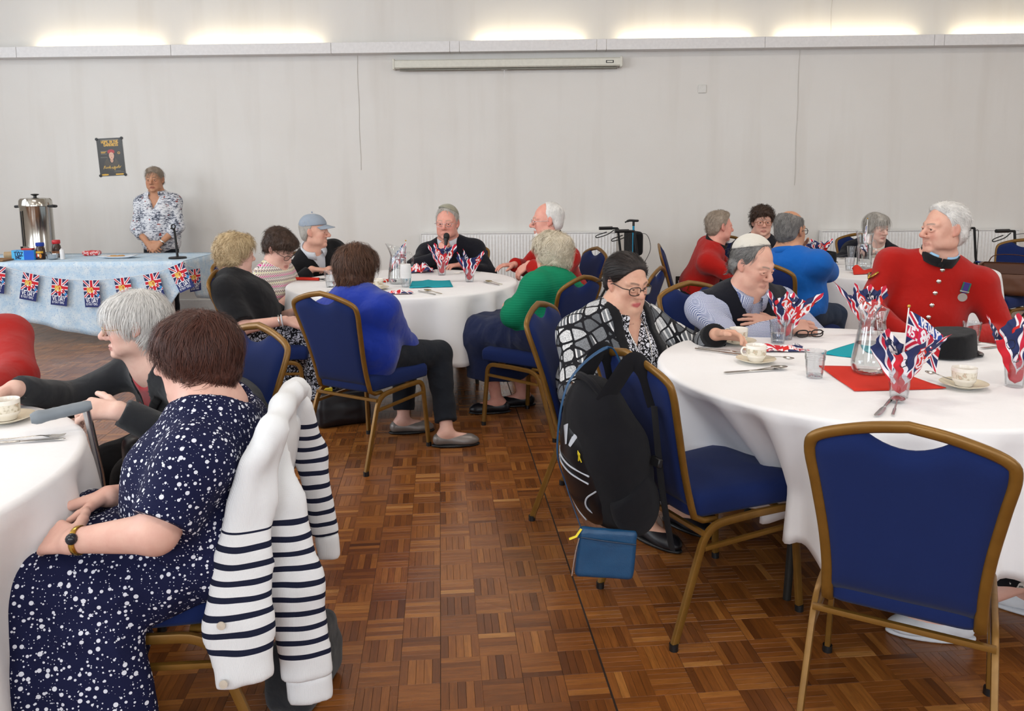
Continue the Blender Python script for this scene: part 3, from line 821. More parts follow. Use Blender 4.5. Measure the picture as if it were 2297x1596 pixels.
class Person:
    def __init__(s, label, pel, head, face, look, hs=1.0, sw=.185, vox=.009, hvox=.0045, skin='skin', jaw=1.0, cheek=1.0, nose=1.0, roll=0, male=True, mouth=0, group=None, lid=0.0, sag=0.0, headw=1.0, width=1.0, belly=0.0, neck=1.0):
        s.label = label; s.P = V(*pel); s.H = V(*head); s.vox = vox; s.hvox = hvox; s.hs = hs; s.male = male; s.w = width; s.belly = belly
        s.root = empty('person', (pel[0], pel[1], 0), 0, label, 'person'); s.o = V(pel[0], pel[1], 0)
        s.skin = MATS['skin_'+skin]
        fw = unit(V(face[0], face[1], 0)); s.hf = fw
        lk = unit(V(*look)); rt = unit(np.cross(lk, V(0, 0, 1))); up = np.cross(rt, lk)
        c, q = math.cos(R_(roll)), math.sin(R_(roll)); rt, up = c*rt+q*up, c*up-q*rt
        s.Rh = np.stack([rt, lk, up], 1)                      # head axes as columns: right, forward, up
        s.N = s.H+V(0, 0, -.128*hs)-.030*hs*fw+s.Rh@V(0, -.012, 0)
        s.up = unit(s.N-s.P); s.rt = unit(np.cross(fw, s.up)); s.fw = np.cross(s.up, s.rt); s.L = np.linalg.norm(s.N-s.P)
        s.Rt = np.stack([s.rt, s.fw, s.up], 1)
        s.S = {k: s.N+s.rt*g*(sw-.012)*s.w-.108*s.up-.012*s.fw for k, g in (('R', 1), ('L', -1))}
        s.E = {}; s.W = {}; s.hand = {}
        s.fp = dict(jaw=jaw, cheek=cheek, nose=nose, mouth=mouth, lid=lid, sag=sag, headw=headw, neck=neck)
        s.B = SDF(); s.kids = []; s.fine = []; s.legs = {}
    def T(s, x, y, z): return s.P+s.rt*x+s.fw*y+s.up*z        # torso coordinates (right, forward, up from the pelvis)
    def h(s, x, y, z): return s.H+s.Rh@(V(x*s.fp['headw'], y, z)*s.hs)
    def arm(s, side, wrist, pole=None, hd=None, hn=None, curl=.35, l1=.28, l2=.25, spread=1.0, thumb=0.0, elbow=None):
        g = 1 if side == 'R' else -1
        pole = s.rt*g*.5-s.up*.8-s.fw*.3 if pole is None else V(*pole)
        E, W = two_bone(s.S[side], V(*wrist), l1, l2, pole); 
        if elbow is not None: E, W = V(*elbow), V(*wrist)
        s.E[side] = E; s.W[side] = W
        d = unit(W-E) if hd is None else unit(V(*hd)); n = V(0, 0, 1) if hn is None else unit(V(*hn)); n = unit(n-d*(n@d))
        s.hand[side] = (d, n, curl, spread, thumb)
        return s
    def leg(s, side, knee, ankle, toe): s.legs[side] = (V(*knee), V(*ankle), unit(V(*toe))); return s
    # ---- body
    def build_body(s, bare_arm=1.0, legs=True, brow=True, lip=True, shoe=None, handscale=1.0):
        B = s.B; hs = s.hs; M = s.Rh; fp = s.fp; h = s.h; w = s.w
        e = lambda c, r, k, sub=False: B.ell(h(*c), np.array(r)*hs*V(fp['headw'], 1, 1), M, k*hs, sub)
        e((0, -.016, .032), (.076, .096, .084), .01)
        e((0, .020, -.034), (.060, .066, .080), .045)
        e((0, .073, -.104), (.024*fp['jaw'], .019, .017), .030)
        for g in (1, -1):
            e((g*.045*fp['jaw'], .010, -.074), (.020, .044, .026), .03)
            e((g*.038, .058, -.034), (.023*fp['cheek'], .020, .024), .028)
            e((g*.037, .050, -.072-.006*fp['sag']), (.018*fp['cheek'], .020, .022), .026)
            B.cap(h(g*.012, .085, .016), h(g*.050, .067, .018), .0105*hs, .0085*hs, .018*hs)
            e((g*.0315, .1025, -.0055), (.0180, .0205, .0115), .008, True)
        B.cap(h(0, .084, .008), h(0, .111, -.030), .0078*hs, .0118*fp['nose']*hs, .012*hs)
        e((0, .110, -.036), (.0122*fp['nose'], .0125, .0105), .008)
        for g in (1, -1): e((g*.0128*fp['nose'], .095, -.040), (.0088, .011, .0085), .006); e((g*.006, .107, -.0475), (.0035, .006, .003), .003, True)
        # lids round each eye
        for g in (1, -1):
            z0 = -.0015-.0028*fp['lid']
            B.chain([h(g*.0165, .081, -.004), h(g*.024, .0885, z0+.0055), h(g*.034, .0895, z0+.0060), h(g*.047, .078, -.006)], [.0032*hs, .0044*hs, .0044*hs, .0032*hs], .004*hs)
            B.chain([h(g*.0165, .081, -.007), h(g*.025, .0865, -.0135), h(g*.036, .0865, -.0135), h(g*.047, .078, -.007)], [.0025*hs, .0036*hs, .0036*hs, .0025*hs], .006*hs)
            B.chain([h(g*.021, .087, -.022), h(g*.034, .086, -.024), h(g*.044, .078, -.019)], [.0012*hs]*3, .006*hs, sub=True)
        # mouth
        mo = fp['mouth']; lr = .8 if s.male else 1.0
        B.chain([h(-.027, .076, -.0750), h(-.008, .0875, -.0715), h(0, .088, -.0725), h(.008, .0875, -.0715), h(.027, .076, -.0750)], [.003*hs, .0050*lr*hs, .0045*lr*hs, .0050*lr*hs, .003*hs], .009*hs)
        B.chain([h(-.022, .078, -.0775-mo*.004), h(0, .0855, -.0820-mo*.008), h(.022, .078, -.0775-mo*.004)], [.003*hs, .0058*lr*hs, .003*hs], .010*hs)
        if mo > .2: e((0, .100, -.0760-mo*.003), (.015, .014, .0035+.003*mo), .003, True)
        else: B.cap(h(-.026, .083, -.0765), h(.026, .083, -.0765), .0016*hs, .0016*hs, .003*hs, sub=True); e((0, .0995, -.0762), (.022, .012, .0014), .002, True)
        for g in (1, -1):
            B.cap(h(g*.020, .097, -.040), h(g*.033, .083, -.074), .0024*hs, .0022*hs, .008*hs, sub=True)
            B.cap(h(g*.030, .083, -.080), h(g*.027, .083, -.098), .0016*hs, .0012*hs, .008*hs, sub=True)
        for zz in (.048, .062): B.chain([h(-.035, .080-zz*.12, zz-.002), h(0, .091-zz*.12, zz), h(.035, .080-zz*.12, zz-.002)], [.0010*hs]*3, .005*hs, sub=True)
        # ears
        for g in (1, -1):
            A = M@np.array([[.92, -g*.38, 0], [g*.38, .92, 0], [0, 0, 1]])
            B.ell(h(g*.079, -.012, -.004), np.array((.0085, .019, .031))*hs, A, .006*hs); B.ell(h(g*.090, -.006, -.001), np.array((.007, .0105, .019))*hs, A, .004*hs, True)
            B.ell(h(g*.077, -.004, -.030), np.array((.006, .008, .010))*hs, A, .006*hs)
        # neck into shoulders
        nk = fp['neck']
        B.cap(h(0, -.022, -.055), s.N+s.fw*.0-.02*s.up, .047*hs*nk, .053*hs*nk, .04*hs)
        B.cap(h(0, .035, -.094), s.N+s.fw*.045-.03*s.up, .020*hs, .028*hs, .035)
        nhead = len(B.pr)
        # torso
        Rt = s.Rt; L = s.L
        B.ell(s.T(0, 0, .70*L), (.150*w, .098, .17), Rt, .06); B.ell(s.T(0, .01, .36*L), (.14*w, .105+s.belly*.6, .16), Rt, .08); B.ell(s.T(0, 0, .03), (.160*w, .125, .11), Rt, .08)
        for k in 'RL': B.cap(s.N-.040*s.up, s.S[k], .045, .050, .05)
        for k in s.E:
            B.cap(s.S[k], s.E[k], .048*bare_arm, .040*bare_arm, .03); B.cap(s.E[k], s.W[k], .040*bare_arm, .027, .02)
            s.add_hand(k, handscale)
        for k, (K, A, t) in s.legs.items():
            g = 1 if k == 'R' else -1; Hp = s.T(g*.085*w, .0, .0)
            B.cap(Hp, K, .078, .055, .04); m = A+(K-A)*.62-unit(V(t[0], t[1], 0))*.012
            B.chain([K, m, A], [.052, .050, .034], .03)
            B.cap(A-t*.03+V(0, 0, -.025), A+t*.13+V(0, 0, -.048), .032, .024, .03)
        # meshes: fine for head and hands, coarser elsewhere, joined as one skin
        vs, fs, n = [], [], 0
        c = s.H+s.Rh@V(0, .004, -.012)*hs; hb = (c-.175*hs, c+.165*hs)
        boxes = [hb]+s.fine
        for i, (lo, hi) in enumerate(boxes):
            v, f = B.mesh(s.hvox, lo, hi)
            if len(v): vs.append(v); fs.append(f+n); n += len(v)
        v, f = B.mesh(s.vox)
        cen = v[f].mean(1); keep = np.ones(len(f), bool)
        for lo, hi in boxes: keep &= ~((cen > lo+s.hvox*1.5) & (cen < hi-s.hvox*1.5)).all(1)
        vs.append(v); fs.append(f[keep]+n)
        v = np.concatenate(vs); f = np.concatenate(fs)
        o = obj('body', v-s.o, f, s.skin, s.root); s.body = o
        q = (v-s.H)@s.Rh/hs; q[:, 0] /= fp['headw']; x, y, z = np.abs(q[:, 0]), q[:, 1], q[:, 2]
        sm = lambda a, b, t: np.clip((t-a)/(b-a), 0, 1)
        lipm = (1-sm(.75, 1.15, np.sqrt((x/.028)**2+((z+.0775)/.0115)**2)))*(y > .066)*(.45 if s.male else 1.0)
        browz = .0185+.004*np.sin(np.clip((x-.012)/.038, 0, 1)*2.6); browm = (1-sm(.0024, .0052, np.abs(z-browz)))*sm(.009, .013, x)*(1-sm(.044, .052, x))*(y > .055)*(.75*brow)
        blm = np.exp(-(((x-.042)/.02)**2+((z+.036)/.02)**2))*(y > .02)+np.exp(-((x/.013)**2+((z+.036)/.014)**2))*(y > .09)*.9+((x > .078) & (np.abs(z) < .045))*.8
        for nm, d in (('lip', lipm), ('brow', browm), ('blush', blm)):
            inh = (np.abs(q) < .16).all(1); o.data.attributes.new(nm, 'FLOAT', 'POINT').data.foreach_set('value', np.where(inh, d, 0).astype(np.float32))
        if s.hvox < .0075:
            E3 = Matrix(s.Rh.tolist()).to_euler()
            for g in (1, -1):
                p = h(g*.0315, .0765, -.0060)-s.o; ey = link('eye', EYE, s.root, loc=tuple(p), rot=E3); ey.scale = (hs, hs, hs)
        return s
    def add_hand(s, side, sc=1.0):
        B = s.B; W = s.W[side]; d, n, curl, spread, thumb = s.hand[side]
        u = np.cross(d, n)*(-1 if side == 'R' else 1); c = V(0, 0, 0)
        kn = [W+sc*(d*(.088-.003*abs(i-1))+u*(.030-.020*i)) for i in range(4)]
        for i, K in enumerate(kn): B.cap(W+u*sc*(.012-.008*i), K, .0165*sc, .0125*sc, .012)
        Ls = (.072, .080, .074, .058); pts = [W]
        for i, K in enumerate(kn):
            fd = unit(d+u*spread*(.13-.085*i)); a = 0; p = K
            cu = curl if np.isscalar(curl) else curl[i]
            for j, fr in enumerate((.44, .31, .25)):
                a += cu*(1.0 if j else .8); dd = fd*math.cos(a)-n*math.sin(a); q = p+dd*Ls[i]*fr*sc
                B.cap(p, q, (.0092-.0009*j)*sc, (.0086-.0010*j)*sc, .004); p = q
            pts.append(p)
        p = W+sc*(d*.022+u*.026-n*.004); td = unit(d*.62+u*(.75-thumb)-n*(.25+thumb))
        for j, (l, r0, r1) in enumerate(((.042, .015, .012), (.033, .0112, .010), (.026, .0100, .008))):
            q = p+td*l*sc; B.cap(p, q, r0*sc, r1*sc, .006); p = q; td = unit(td+d*.28-n*.1-u*thumb*.4)
        pts.append(p); pts = np.array(pts)
        s.fine.append((pts.min(0)-.03, pts.max(0)+.03))
    # ---- clothing: a thicker skin over part of the body
    def torso(s, S, t=.012, bust=0.0, hem=-.06, top=.0, sleeves=None, belly=None, k=.06, nb=.0, wd=1.0):
        L = s.L; w = s.w*wd; b = s.belly if belly is None else belly; Rt = s.Rt
        S.ell(s.T(0, .0, .02), (.168*w+t, .132+t+b*.3, .125), Rt, .05)
        S.ell(s.T(0, .012+b*.5, .34*L), (.150*w+t+b*.4, .112+t+b*.7, .17), Rt, .09)
        S.ell(s.T(0, .0, .70*L), (.155*w+t, .103+t, .165), Rt, .07)
        for g, kk in ((1, 'R'), (-1, 'L')):
            S.cap(s.N-.040*s.up+s.rt*g*.02, s.S[kk], .042+t*.6, .046+t, .05)
            S.cap(s.S[kk], s.T(g*.09*w, 0, .50*L), .040+t, .06+t, .05)
            if bust > 0: S.ell(s.T(g*.075*w, .085+bust*.35, .56*L), (.072+bust*.4, .060+bust*.5, .068+bust*.3), Rt, .05)
            if sleeves:
                ln, r0, r1, r2 = sleeves                           # how far down the arm (0..2), radius at shoulder, elbow, wrist
                if kk not in s.E: continue
                if ln <= 1:
                    e = s.S[kk]+(s.E[kk]-s.S[kk])*ln; S.cap(s.S[kk], e, r0, r0+(r1-r0)*ln, .055, flat=True)
                else:
                    S.cap(s.S[kk], s.E[kk], r0, r1, .055); e = s.E[kk]+(s.W[kk]-s.E[kk])*(ln-1); S.cap(s.E[kk], e, r1, r1+(r2-r1)*(ln-1), .02, flat=True)
        S.cut(lambda X: -((X-s.P)@s.up)+hem)                   # open hem
        S.ell(s.H, V(.085, .1, .1)*s.hs, s.Rh, .0, True) if False else None
        return S
    def neckline(s, S, r=.07, drop=.01, fwd=.012, depth=0.03):
        """scoop the collar opening"""
        c = s.N+s.up*(.062-drop)+s.fw*fwd; S.ell(c, (r, r*1.05, .05+depth), s.Rt, .012, True); return S
    def vcut(s, S, z0, half, z1=None, front=0.0):
        """cut a V opening that starts z0 above the pelvis"""
        zt = s.L-.02
        def fn(X):
            q = (X-s.P)@s.Rt; wv = half*np.clip((q[..., 2]-z0)/(zt-z0), 0, 1.4); return np.where((q[..., 1] > front) & (q[..., 2] > z0), wv-np.abs(q[..., 0]), -1)
        S.cut(fn); return S
    def cloth(s, name, S, m, disp=.004, fr=16, seed=1, vox=None, label=None, sm=1):
        v, f = S.mesh(vox or s.vox); v = smooth_mesh(v, f, sm)
        if disp > 0:
            disp *= 1.5; n = vnormals(v, f); q = v-s.o; v = v+n*(disp*(.7*wob(q, fr, seed)+.9*(.35-np.abs(wob(q*V(1, 1, .75), fr*1.25, seed+9, 2)))))[:, None]
        o = obj(name, v-s.o, f, m, s.root)
        if label: o['label'] = label
        return o
    def trousers(s, m, r=(.095, .072, .055), name='trousers', up_to=1.0, disp=.005, k=.05):
        S = SDF(); S.ell(s.T(0, 0, .01), (.172*s.w, .135, .115), s.Rt, .05)
        for kk, (K, A, t) in s.legs.items():
            g = 1 if kk == 'R' else -1; S.cap(s.T(g*.085*s.w, 0, -.005), K, r[0], r[1], k); e = K+(A-K)*up_to; S.cap(K, e, r[1], r[1]+(r[2]-r[1])*up_to, .03, flat=True)
        return s.cloth(name, S, m, disp, 22, 5)
    def skirt(s, m, hem, r=(.10, .085), flare=.03, disp=.007, name='skirt', mid=True, extra=None):
        S = SDF(); S.ell(s.T(0, 0, .01), (.175*s.w, .14, .115), s.Rt, .05); Ks = []
        for kk, (K, A, t) in s.legs.items():
            g = 1 if kk == 'R' else -1; S.cap(s.T(g*.085*s.w, 0, -.005), K, r[0], r[1], .07); e = V(K[0], K[1], hem)+(A-K)*V(1, 1, 0)*.8; Ks.append((K, e))
            S.cap(K, e, r[1], r[1]+flare, .07, flat=False)
        if mid and len(Ks) == 2:
            a = (Ks[0][0]+Ks[1][0])/2; e = (Ks[0][1]+Ks[1][1])/2; S.cap(s.T(0, 0, 0), a-V(0, 0, .01), r[0], r[1]*.95, .08); S.cap(a, e, r[1], r[1]+flare, .08)
        if extra: extra(S)
        S.cut(lambda X: hem-X[..., 2])
        return s.cloth(name, S, m, disp, 18, 8)
    def shoes(s, m, sole=None, h=.045, open_=False, label=None):
        for kk, (K, A, t) in s.legs.items():
            t2 = unit(V(t[0], t[1], 0)); z = A[2]-.05; S = SDF(); b = V(A[0], A[1], 0); sd = V(t2[1], -t2[0], 0)
            S.cap(b-t2*.045+V(0, 0, .040), b+t2*.12+V(0, 0, .030), .036, .030, .03); S.ell(b+t2*.10+V(0, 0, .028), (.044, .075, .026), np.stack([sd, t2, V(0, 0, 1)], 1), .03)
            S.ell(A+t2*.01+V(0, 0, .03), (.034, .045, .05), np.stack([sd, t2, V(0, 0, 1)], 1), .012, True)
            S.cut(lambda X: .014-X[..., 2])
            o = s.cloth('shoe', S, m, .0, vox=.006)
            S = SDF(); S.ell(b+t2*.045+V(0, 0, .008), (.046, .135, .016), np.stack([sd, t2, V(0, 0, 1)], 1), .0); S.cut(lambda X: .001-X[..., 2]); S.cut(lambda X: X[..., 2]-.016)
            v, f = S.mesh(.006); q = obj('sole', v-s.o, f, sole or M_black, o); q.matrix_parent_inverse = Matrix.Identity(4)
    def collar(s, m, r=.074, hgt=.035, tilt=.35, gap=.5, z=.012, name='collar', flare=.0, thick=.0035, fwd=.01, n=28, fold=False, pts=0.0, off=0.0):
        """a band round the neck, open at the front by gap radians; fold turns it down like a shirt collar"""
        v = []; a = np.linspace(gap/2, 2*math.pi-gap/2, n); rows = ([(0, 0), (hgt, 0.004)] if not fold else [(0, .0), (hgt, .003), (hgt*.9, .013), (-hgt*.25, .027)])
        for (zz, rr) in rows:
            for k, t in enumerate(a):
                x, y = math.sin(t), math.cos(t); low = (y*.5+.5)
                ex = pts*max(0, math.cos(t))**6 if (fold and zz < 0) else 0
                v.append(s.N+s.Rh[:, 1]*off+s.up*(z+zz-ex-tilt*.05*low)+s.rt*x*(r+rr+flare*zz)+s.fw*(fwd+y*(r*1.02+rr+.012*low)))
        v = np.array(v); f = [(i*n+k+1, i*n+k, (i+1)*n+k, (i+1)*n+k+1) for i in range(len(rows)-1) for k in range(n-1)]
        o = obj(name, v-s.o, f, m, s.root); md = o.modifiers.new('thickness', 'SOLIDIFY'); md.thickness = thick; md.offset = 0; return o
    # ---- hair
    def hair(s, m, prims, lim=None, nape=-.085, top=None, disp=.004, fr=70, strands=900, slen=.045, curl=.25, lift=.004, seed=3, vox=None, wd=.0011, flow=None, name='hair', crown=(0, -.035, .12)):
        """prims: ellipsoids (centre, radii) in head coordinates; lim: hairline as (z, furthest forward y)"""
        S = SDF(); hs = s.hs
        for c, r in prims: S.ell(s.h(*c), np.array(r)*hs*V(s.fp['headw'], 1, 1), s.Rh, .02*hs)
        def loc(X): return (X-s.H.astype(np.float32))@s.Rh.astype(np.float32)/hs
        if lim is not None:
            zz, yy = zip(*lim)
            S.cut(lambda X: (lambda q: np.maximum(q[..., 1]-np.interp(q[..., 2], zz, yy), nape-q[..., 2]))(loc(X)))
        if top is not None: S.cut(lambda X: top(loc(X)))
        vx = vox or s.hvox*1.15; v, f = S.mesh(vx)
        if len(v) == 0: return
        v = smooth_mesh(v, f, 1); n = vnormals(v, f); v = v+n*(disp*hs*wob((v-s.H)/hs, fr, seed))[:, None]
        r = np.random.default_rng(seed); V_, F_ = [v], [f]; tone = [.5+.3*wob((v-s.H)/hs, 55, seed+1)]
        if strands:
            n = vnormals(v, f); cen = v[f].mean(1); ar = np.linalg.norm(np.cross(v[f[:, 2]]-v[f[:, 0]], v[f[:, 3]]-v[f[:, 1]]), axis=1)
            pk = r.choice(len(f), strands, p=ar/ar.sum()); p = cen[pk]+r.normal(0, vx*.5, (strands, 3)); nn = unit_rows(n[f[pk, 0]])
            cr = s.h(*crown); steps = 5; side = None; Ps = []
            ph = r.random((strands, 1))*6.28; cax = unit_rows(r.normal(size=(strands, 3)))
            dlt = slen*hs*(.5+r.random((strands, 1)))/steps
            tree_p = p.copy()
            for k in range(steps+1):
                Ps.append(p+nn*(lift*hs*(.3+.9*math.sin(k/steps*math.pi*.9))*(.4+r.random((strands, 1))*.9 if k == 0 else lf)))
                if k == 0: lf = .4+r.random((strands, 1))*.9; Ps[0] = p-nn*.002
                q = (p-s.H); rad = unit_rows(p-cr); fl = rad-V(0, 0, .55) if flow is None else rad*.3+(s.Rh@V(*flow))
                fl = fl+curl*2.2*np.stack([np.sin(q@V(90, 20, 55)/hs+1.2*k+ph[:, 0]*.5), np.sin(q@V(30, 95, 40)/hs+k*1.1+2+ph[:, 0]*.5), np.sin(q@V(60, 35, 80)/hs+k+4)], 1)
                # follow the rounded head: drop the part of the flow along the outward direction
                outn = unit_rows((p-s.h(0, -.016, .02))); fl = unit_rows(fl-outn*((fl*outn).sum(1, keepdims=True))*.92); p = p+fl*dlt
            Ps = np.stack(Ps, 1); t = np.diff(Ps, axis=1); t = np.concatenate([t, t[:, -1:]], 1); bn = np.cross(t, nn[:, None, :]); bn /= np.maximum(np.linalg.norm(bn, axis=-1, keepdims=True), 1e-9)
            ww = (wd*hs*np.linspace(1, .35, steps+1))[None, :, None]; A = Ps+bn*ww; Bq = Ps-bn*ww
            sv = np.stack([A, Bq], 2).reshape(-1, 3); m_ = (steps+1)*2; b0 = len(v)+(np.arange(strands)*m_)[:, None, None]
            sf = np.array([(2*k, 2*k+1, 2*k+3, 2*k+2) for k in range(steps)])[None]+b0
            V_.append(sv); F_.append(sf.reshape(-1, 4)); tone.append(np.repeat(np.clip(r.normal(.5, .25, strands), 0, 1), m_))
        v = np.concatenate(V_); f = np.concatenate(F_); o = obj(name, v-s.o, f, m, s.root)
        o.data.attributes.new('tone', 'FLOAT', 'POINT').data.foreach_set('value', np.concatenate(tone).astype(np.float32)); return o
    # ---- small worn things
    def glasses(s, m, w=.026, hgt=.019, r=.0016, rim=True, y=.106, z=-.008, shape=.7, lens=True):
        e = MB(); n = 24; th = np.arange(n)*2*math.pi/n
        def outl(g): return [s.h(g*(.034+w*np.sign(math.cos(t))*abs(math.cos(t))**shape), y-.010*(abs(math.cos(t)) if math.cos(t)*1 > 0 else 0), z+hgt*np.sign(math.sin(t))*abs(math.sin(t))**shape) for t in th]
        rr = r*s.hs
        for g in (1, -1): e.tube(outl(g), rr, 6, closed=True)
        e.tube([s.h(-.010, y+.001, z+.004), s.h(0, y+.004, z+.006), s.h(.010, y+.001, z+.004)], rr, 6)
        o = link('glasses', e.mesh('glasses', m), s.root, loc=tuple(-s.o))
        for g in (1, -1):
            t = MB(); t.tube([s.h(g*(.034+w), y-.010, z+.007), s.h(g*.079, y-.035, z+.006), s.h(g*.083, .005, z+.006), s.h(g*.083, -.020, z-.006)], rr, 6)
            link('temple_arm', t.mesh('temple_arm', m), o)
        if lens:
            for g in (1, -1):
                L = np.array(outl(g)); c = L.mean(0); t = MB(); t.add(np.concatenate([L, [c]]), [(k, (k+1) % n, n) for k in range(n)])
                link('lens', t.mesh('lens', M_lens), o)
        return o
    def ring(s, name, c, ax, r, tr, m, n=24, sq=None):
        """a band such as a bracelet or watch strap round a limb"""
        ax = unit(ax); a = unit(np.cross(ax, V(.3, .2, .9))); b = np.cross(ax, a)
        p = [c+r*(a*math.cos(t)+b*math.sin(t)) for t in np.arange(n)*2*math.pi/n]
        e = MB(); e.tube(p, tr, 8, r2=sq or tr, closed=True, up=tuple(ax)); return link(name, e.mesh(name, m), s.root, loc=tuple(-s.o))
def unit_rows(a): return a/np.maximum(np.linalg.norm(a, axis=-1, keepdims=True), 1e-9)
def lens_fn(t):
    for k, v in (('Transmission Weight', 1.0), ('IOR', 1.02), ('Roughness', 0.0)): t.b.inputs[k].default_value = v
M_lens = mat('spectacle_lens', (1, 1, 1), 0, fn=lens_fn, spec=.3)
skin_mat('fair', 'e0b4a3', 'b0655e', '8a7566'); skin_mat('pink', 'dfa391', 'b26a60', 'a08a78', 'c9665a'); skin_mat('pale', 'e2bdad', 'b5736c', '9a8a7c'); skin_mat('tan', 'c59272', '99584a', '5d4a3c', 'b0684f')
skin_mat('olive', 'd6a88f', 'bb4450', '5a4438', 'c47464')
skin_mat('man', 'dbab96', 'a9665c', '83766c', 'c77464')
# ------------------------------------------------------------------ fabrics with prints
def pm(name, fn, rough=.85): return mat(name, rough=rough, fn=fn, spec=.2)
def weave(t, s=.2, sc=900, fold=.35):
    c = t.coord(); t.bump(t.math('ADD', t.math('MULTIPLY', t.noise(c, sc, 2), s), t.math('MULTIPLY', t.noise(c, 16, 3), fold)), .35, .012)
def polka_fn(t):
    c = t.coord(); res = None
    for sc, mx, mn in ((56, .31, .17), (84, .26, .08), (130, .2, .05)):
        off = t.n('ShaderNodeVectorMath', {'operation': 'ADD'}, i0=c, i1=(sc*.37, sc*.11, .2)).outputs[0]
        vo = t.n('ShaderNodeTexVoronoi', {'feature': 'F1'}, Vector=off, Scale=float(sc), Randomness=.6); rd = t.n('ShaderNodeSeparateColor', Color=vo.outputs['Color']).outputs[0]
        th = t.math('ADD', t.math('MULTIPLY', rd, mx-mn), mn); d = t.math('LESS_THAN', vo.outputs['Distance'], th); res = d if res is None else t.math('MAXIMUM', res, d)
    t.set(t.b, 'Base Color', t.mix(res, srgb('14183a'), srgb('dfe2ec'))); weave(t)
def floral_fn(t):
    c = t.coord('Object', (1, 1, 2.6)); n = t.noise(c, 34, 6, .75); m = t.noise(t.coord(), 9, 2); n2 = t.noise(c, 20, 2); r = t.noise(t.coord(), 17, 1)
    k = t.math('ADD', n, t.math('MULTIPLY', m, .35)); col = t.ramp(k, [(.66, srgb('e2e3e7')), (.71, srgb('a9aebb')), (.76, srgb('565b6a')), (.86, srgb('3b3d46'))])
    col = t.mix(t.math('MULTIPLY', t.ramp(r, [(.64, (0, 0, 0)), (.68, (1, 1, 1))]), t.ramp(n2, [(.5, (0, 0, 0)), (.56, (1, 1, 1))])), col, srgb('9c4a44')); t.set(t.b, 'Base Color', col); weave(t)
def spots_fn(sc, thr, dark, light, warp=.03, stretch=(1, 1, 1)):
    def fn(t):
        c = t.coord('Object', stretch); nz = t.n('ShaderNodeTexNoise', Vector=c, Scale=30.0, Detail=2.0).outputs['Color']
        off = t.n('ShaderNodeVectorMath', {'operation': 'SCALE'}, i0=nz); off.inputs['Scale'].default_value = warp
        p = t.n('ShaderNodeVectorMath', {'operation': 'ADD'}, i0=c, i1=off.outputs[0]).outputs[0]
        vo = t.n('ShaderNodeTexVoronoi', {'feature': 'DISTANCE_TO_EDGE'}, Vector=p, Scale=float(sc)).outputs['Distance']
        f1 = t.n('ShaderNodeTexVoronoi', Vector=p, Scale=float(sc)).outputs['Distance']
        ring = t.math('MULTIPLY', t.math('GREATER_THAN', vo, thr), t.math('SUBTRACT', 1.0, t.math('MULTIPLY', t.math('LESS_THAN', f1, .22), .8)))
        t.set(t.b, 'Base Color', t.mix(ring, srgb(dark), srgb(light))); weave(t)
    return fn
def zig_fn(t):
    s = t.n('ShaderNodeSeparateXYZ', Vector=t.coord()); tri = t.math('PINGPONG', t.math('ADD', t.math('MULTIPLY', s.outputs[0], 1.0), t.math('MULTIPLY', s.outputs[1], 1.0)), .011)
    ph = t.math('FRACT', t.math('MULTIPLY', t.math('ADD', s.outputs[2], t.math('MULTIPLY', tri, 1.1)), 14.0))
    W, K, P, G, Y, B = [srgb(x) for x in ('e8e2dd', '4a3d40', 'd0468f', 'c9b8ae', 'cfcf5a', '9a6f64')]
    t.set(t.b, 'Base Color', t.ramp(ph, [(0, W), (.14, K), (.20, W), (.30, P), (.40, W), (.50, B), (.58, W), (.68, Y), (.73, W), (.82, K), (.88, G)], 'CONSTANT')); weave(t)
def plaid_fn(t):
    c = t.coord('Object', (1, 1, 1.1), (0, .45, .35)); kw = dict(Vector=c, Scale=17.0, Randomness=.25)
    vo = t.n('ShaderNodeTexVoronoi', {'distance': 'CHEBYCHEV'}, **kw); v2 = t.n('ShaderNodeTexVoronoi', {'distance': 'CHEBYCHEV', 'feature': 'F2'}, **kw); ed = t.math('SUBTRACT', v2.outputs['Distance'], vo.outputs['Distance']); rd = t.n('ShaderNodeSeparateColor', Color=vo.outputs['Color'])
    s = t.n('ShaderNodeSeparateXYZ', Vector=c); ln = t.math('LESS_THAN', t.math('FRACT', t.math('MULTIPLY', s.outputs[0], 60)), .35); n = t.noise(t.coord(), 190, 3, .8)
    base = t.ramp(rd.outputs[0], [(0, srgb('64676b')), (.4, srgb('85888c')), (.66, srgb('c9cacb')), (.85, srgb('e0e0df'))], 'CONSTANT'); base = t.mix(t.math('MULTIPLY', t.ramp(n, [(.45, (0, 0, 0)), (.6, (1, 1, 1))]), .6), base, srgb('4b4e53'))
    base = t.mix(t.math('MULTIPLY', t.math('GREATER_THAN', rd.outputs[1], .7), ln), base, srgb('d9d9d9')); t.set(t.b, 'Base Color', t.mix(t.math('LESS_THAN', ed, .14), base, srgb('1b1b1f'))); weave(t)
def check_fn(t):
    s = t.n('ShaderNodeSeparateXYZ', Vector=t.coord()); g = lambda o, f: t.math('LESS_THAN', t.math('FRACT', t.math('MULTIPLY', o, f)), .38)
    a = t.math('MAXIMUM', g(t.math('ADD', s.outputs[0], t.math('MULTIPLY', s.outputs[1], .9)), 220), t.math('MULTIPLY', g(s.outputs[2], 220), .7)); t.set(t.b, 'Base Color', t.mix(a, srgb('dadde7'), srgb('5f6a94'))); weave(t)
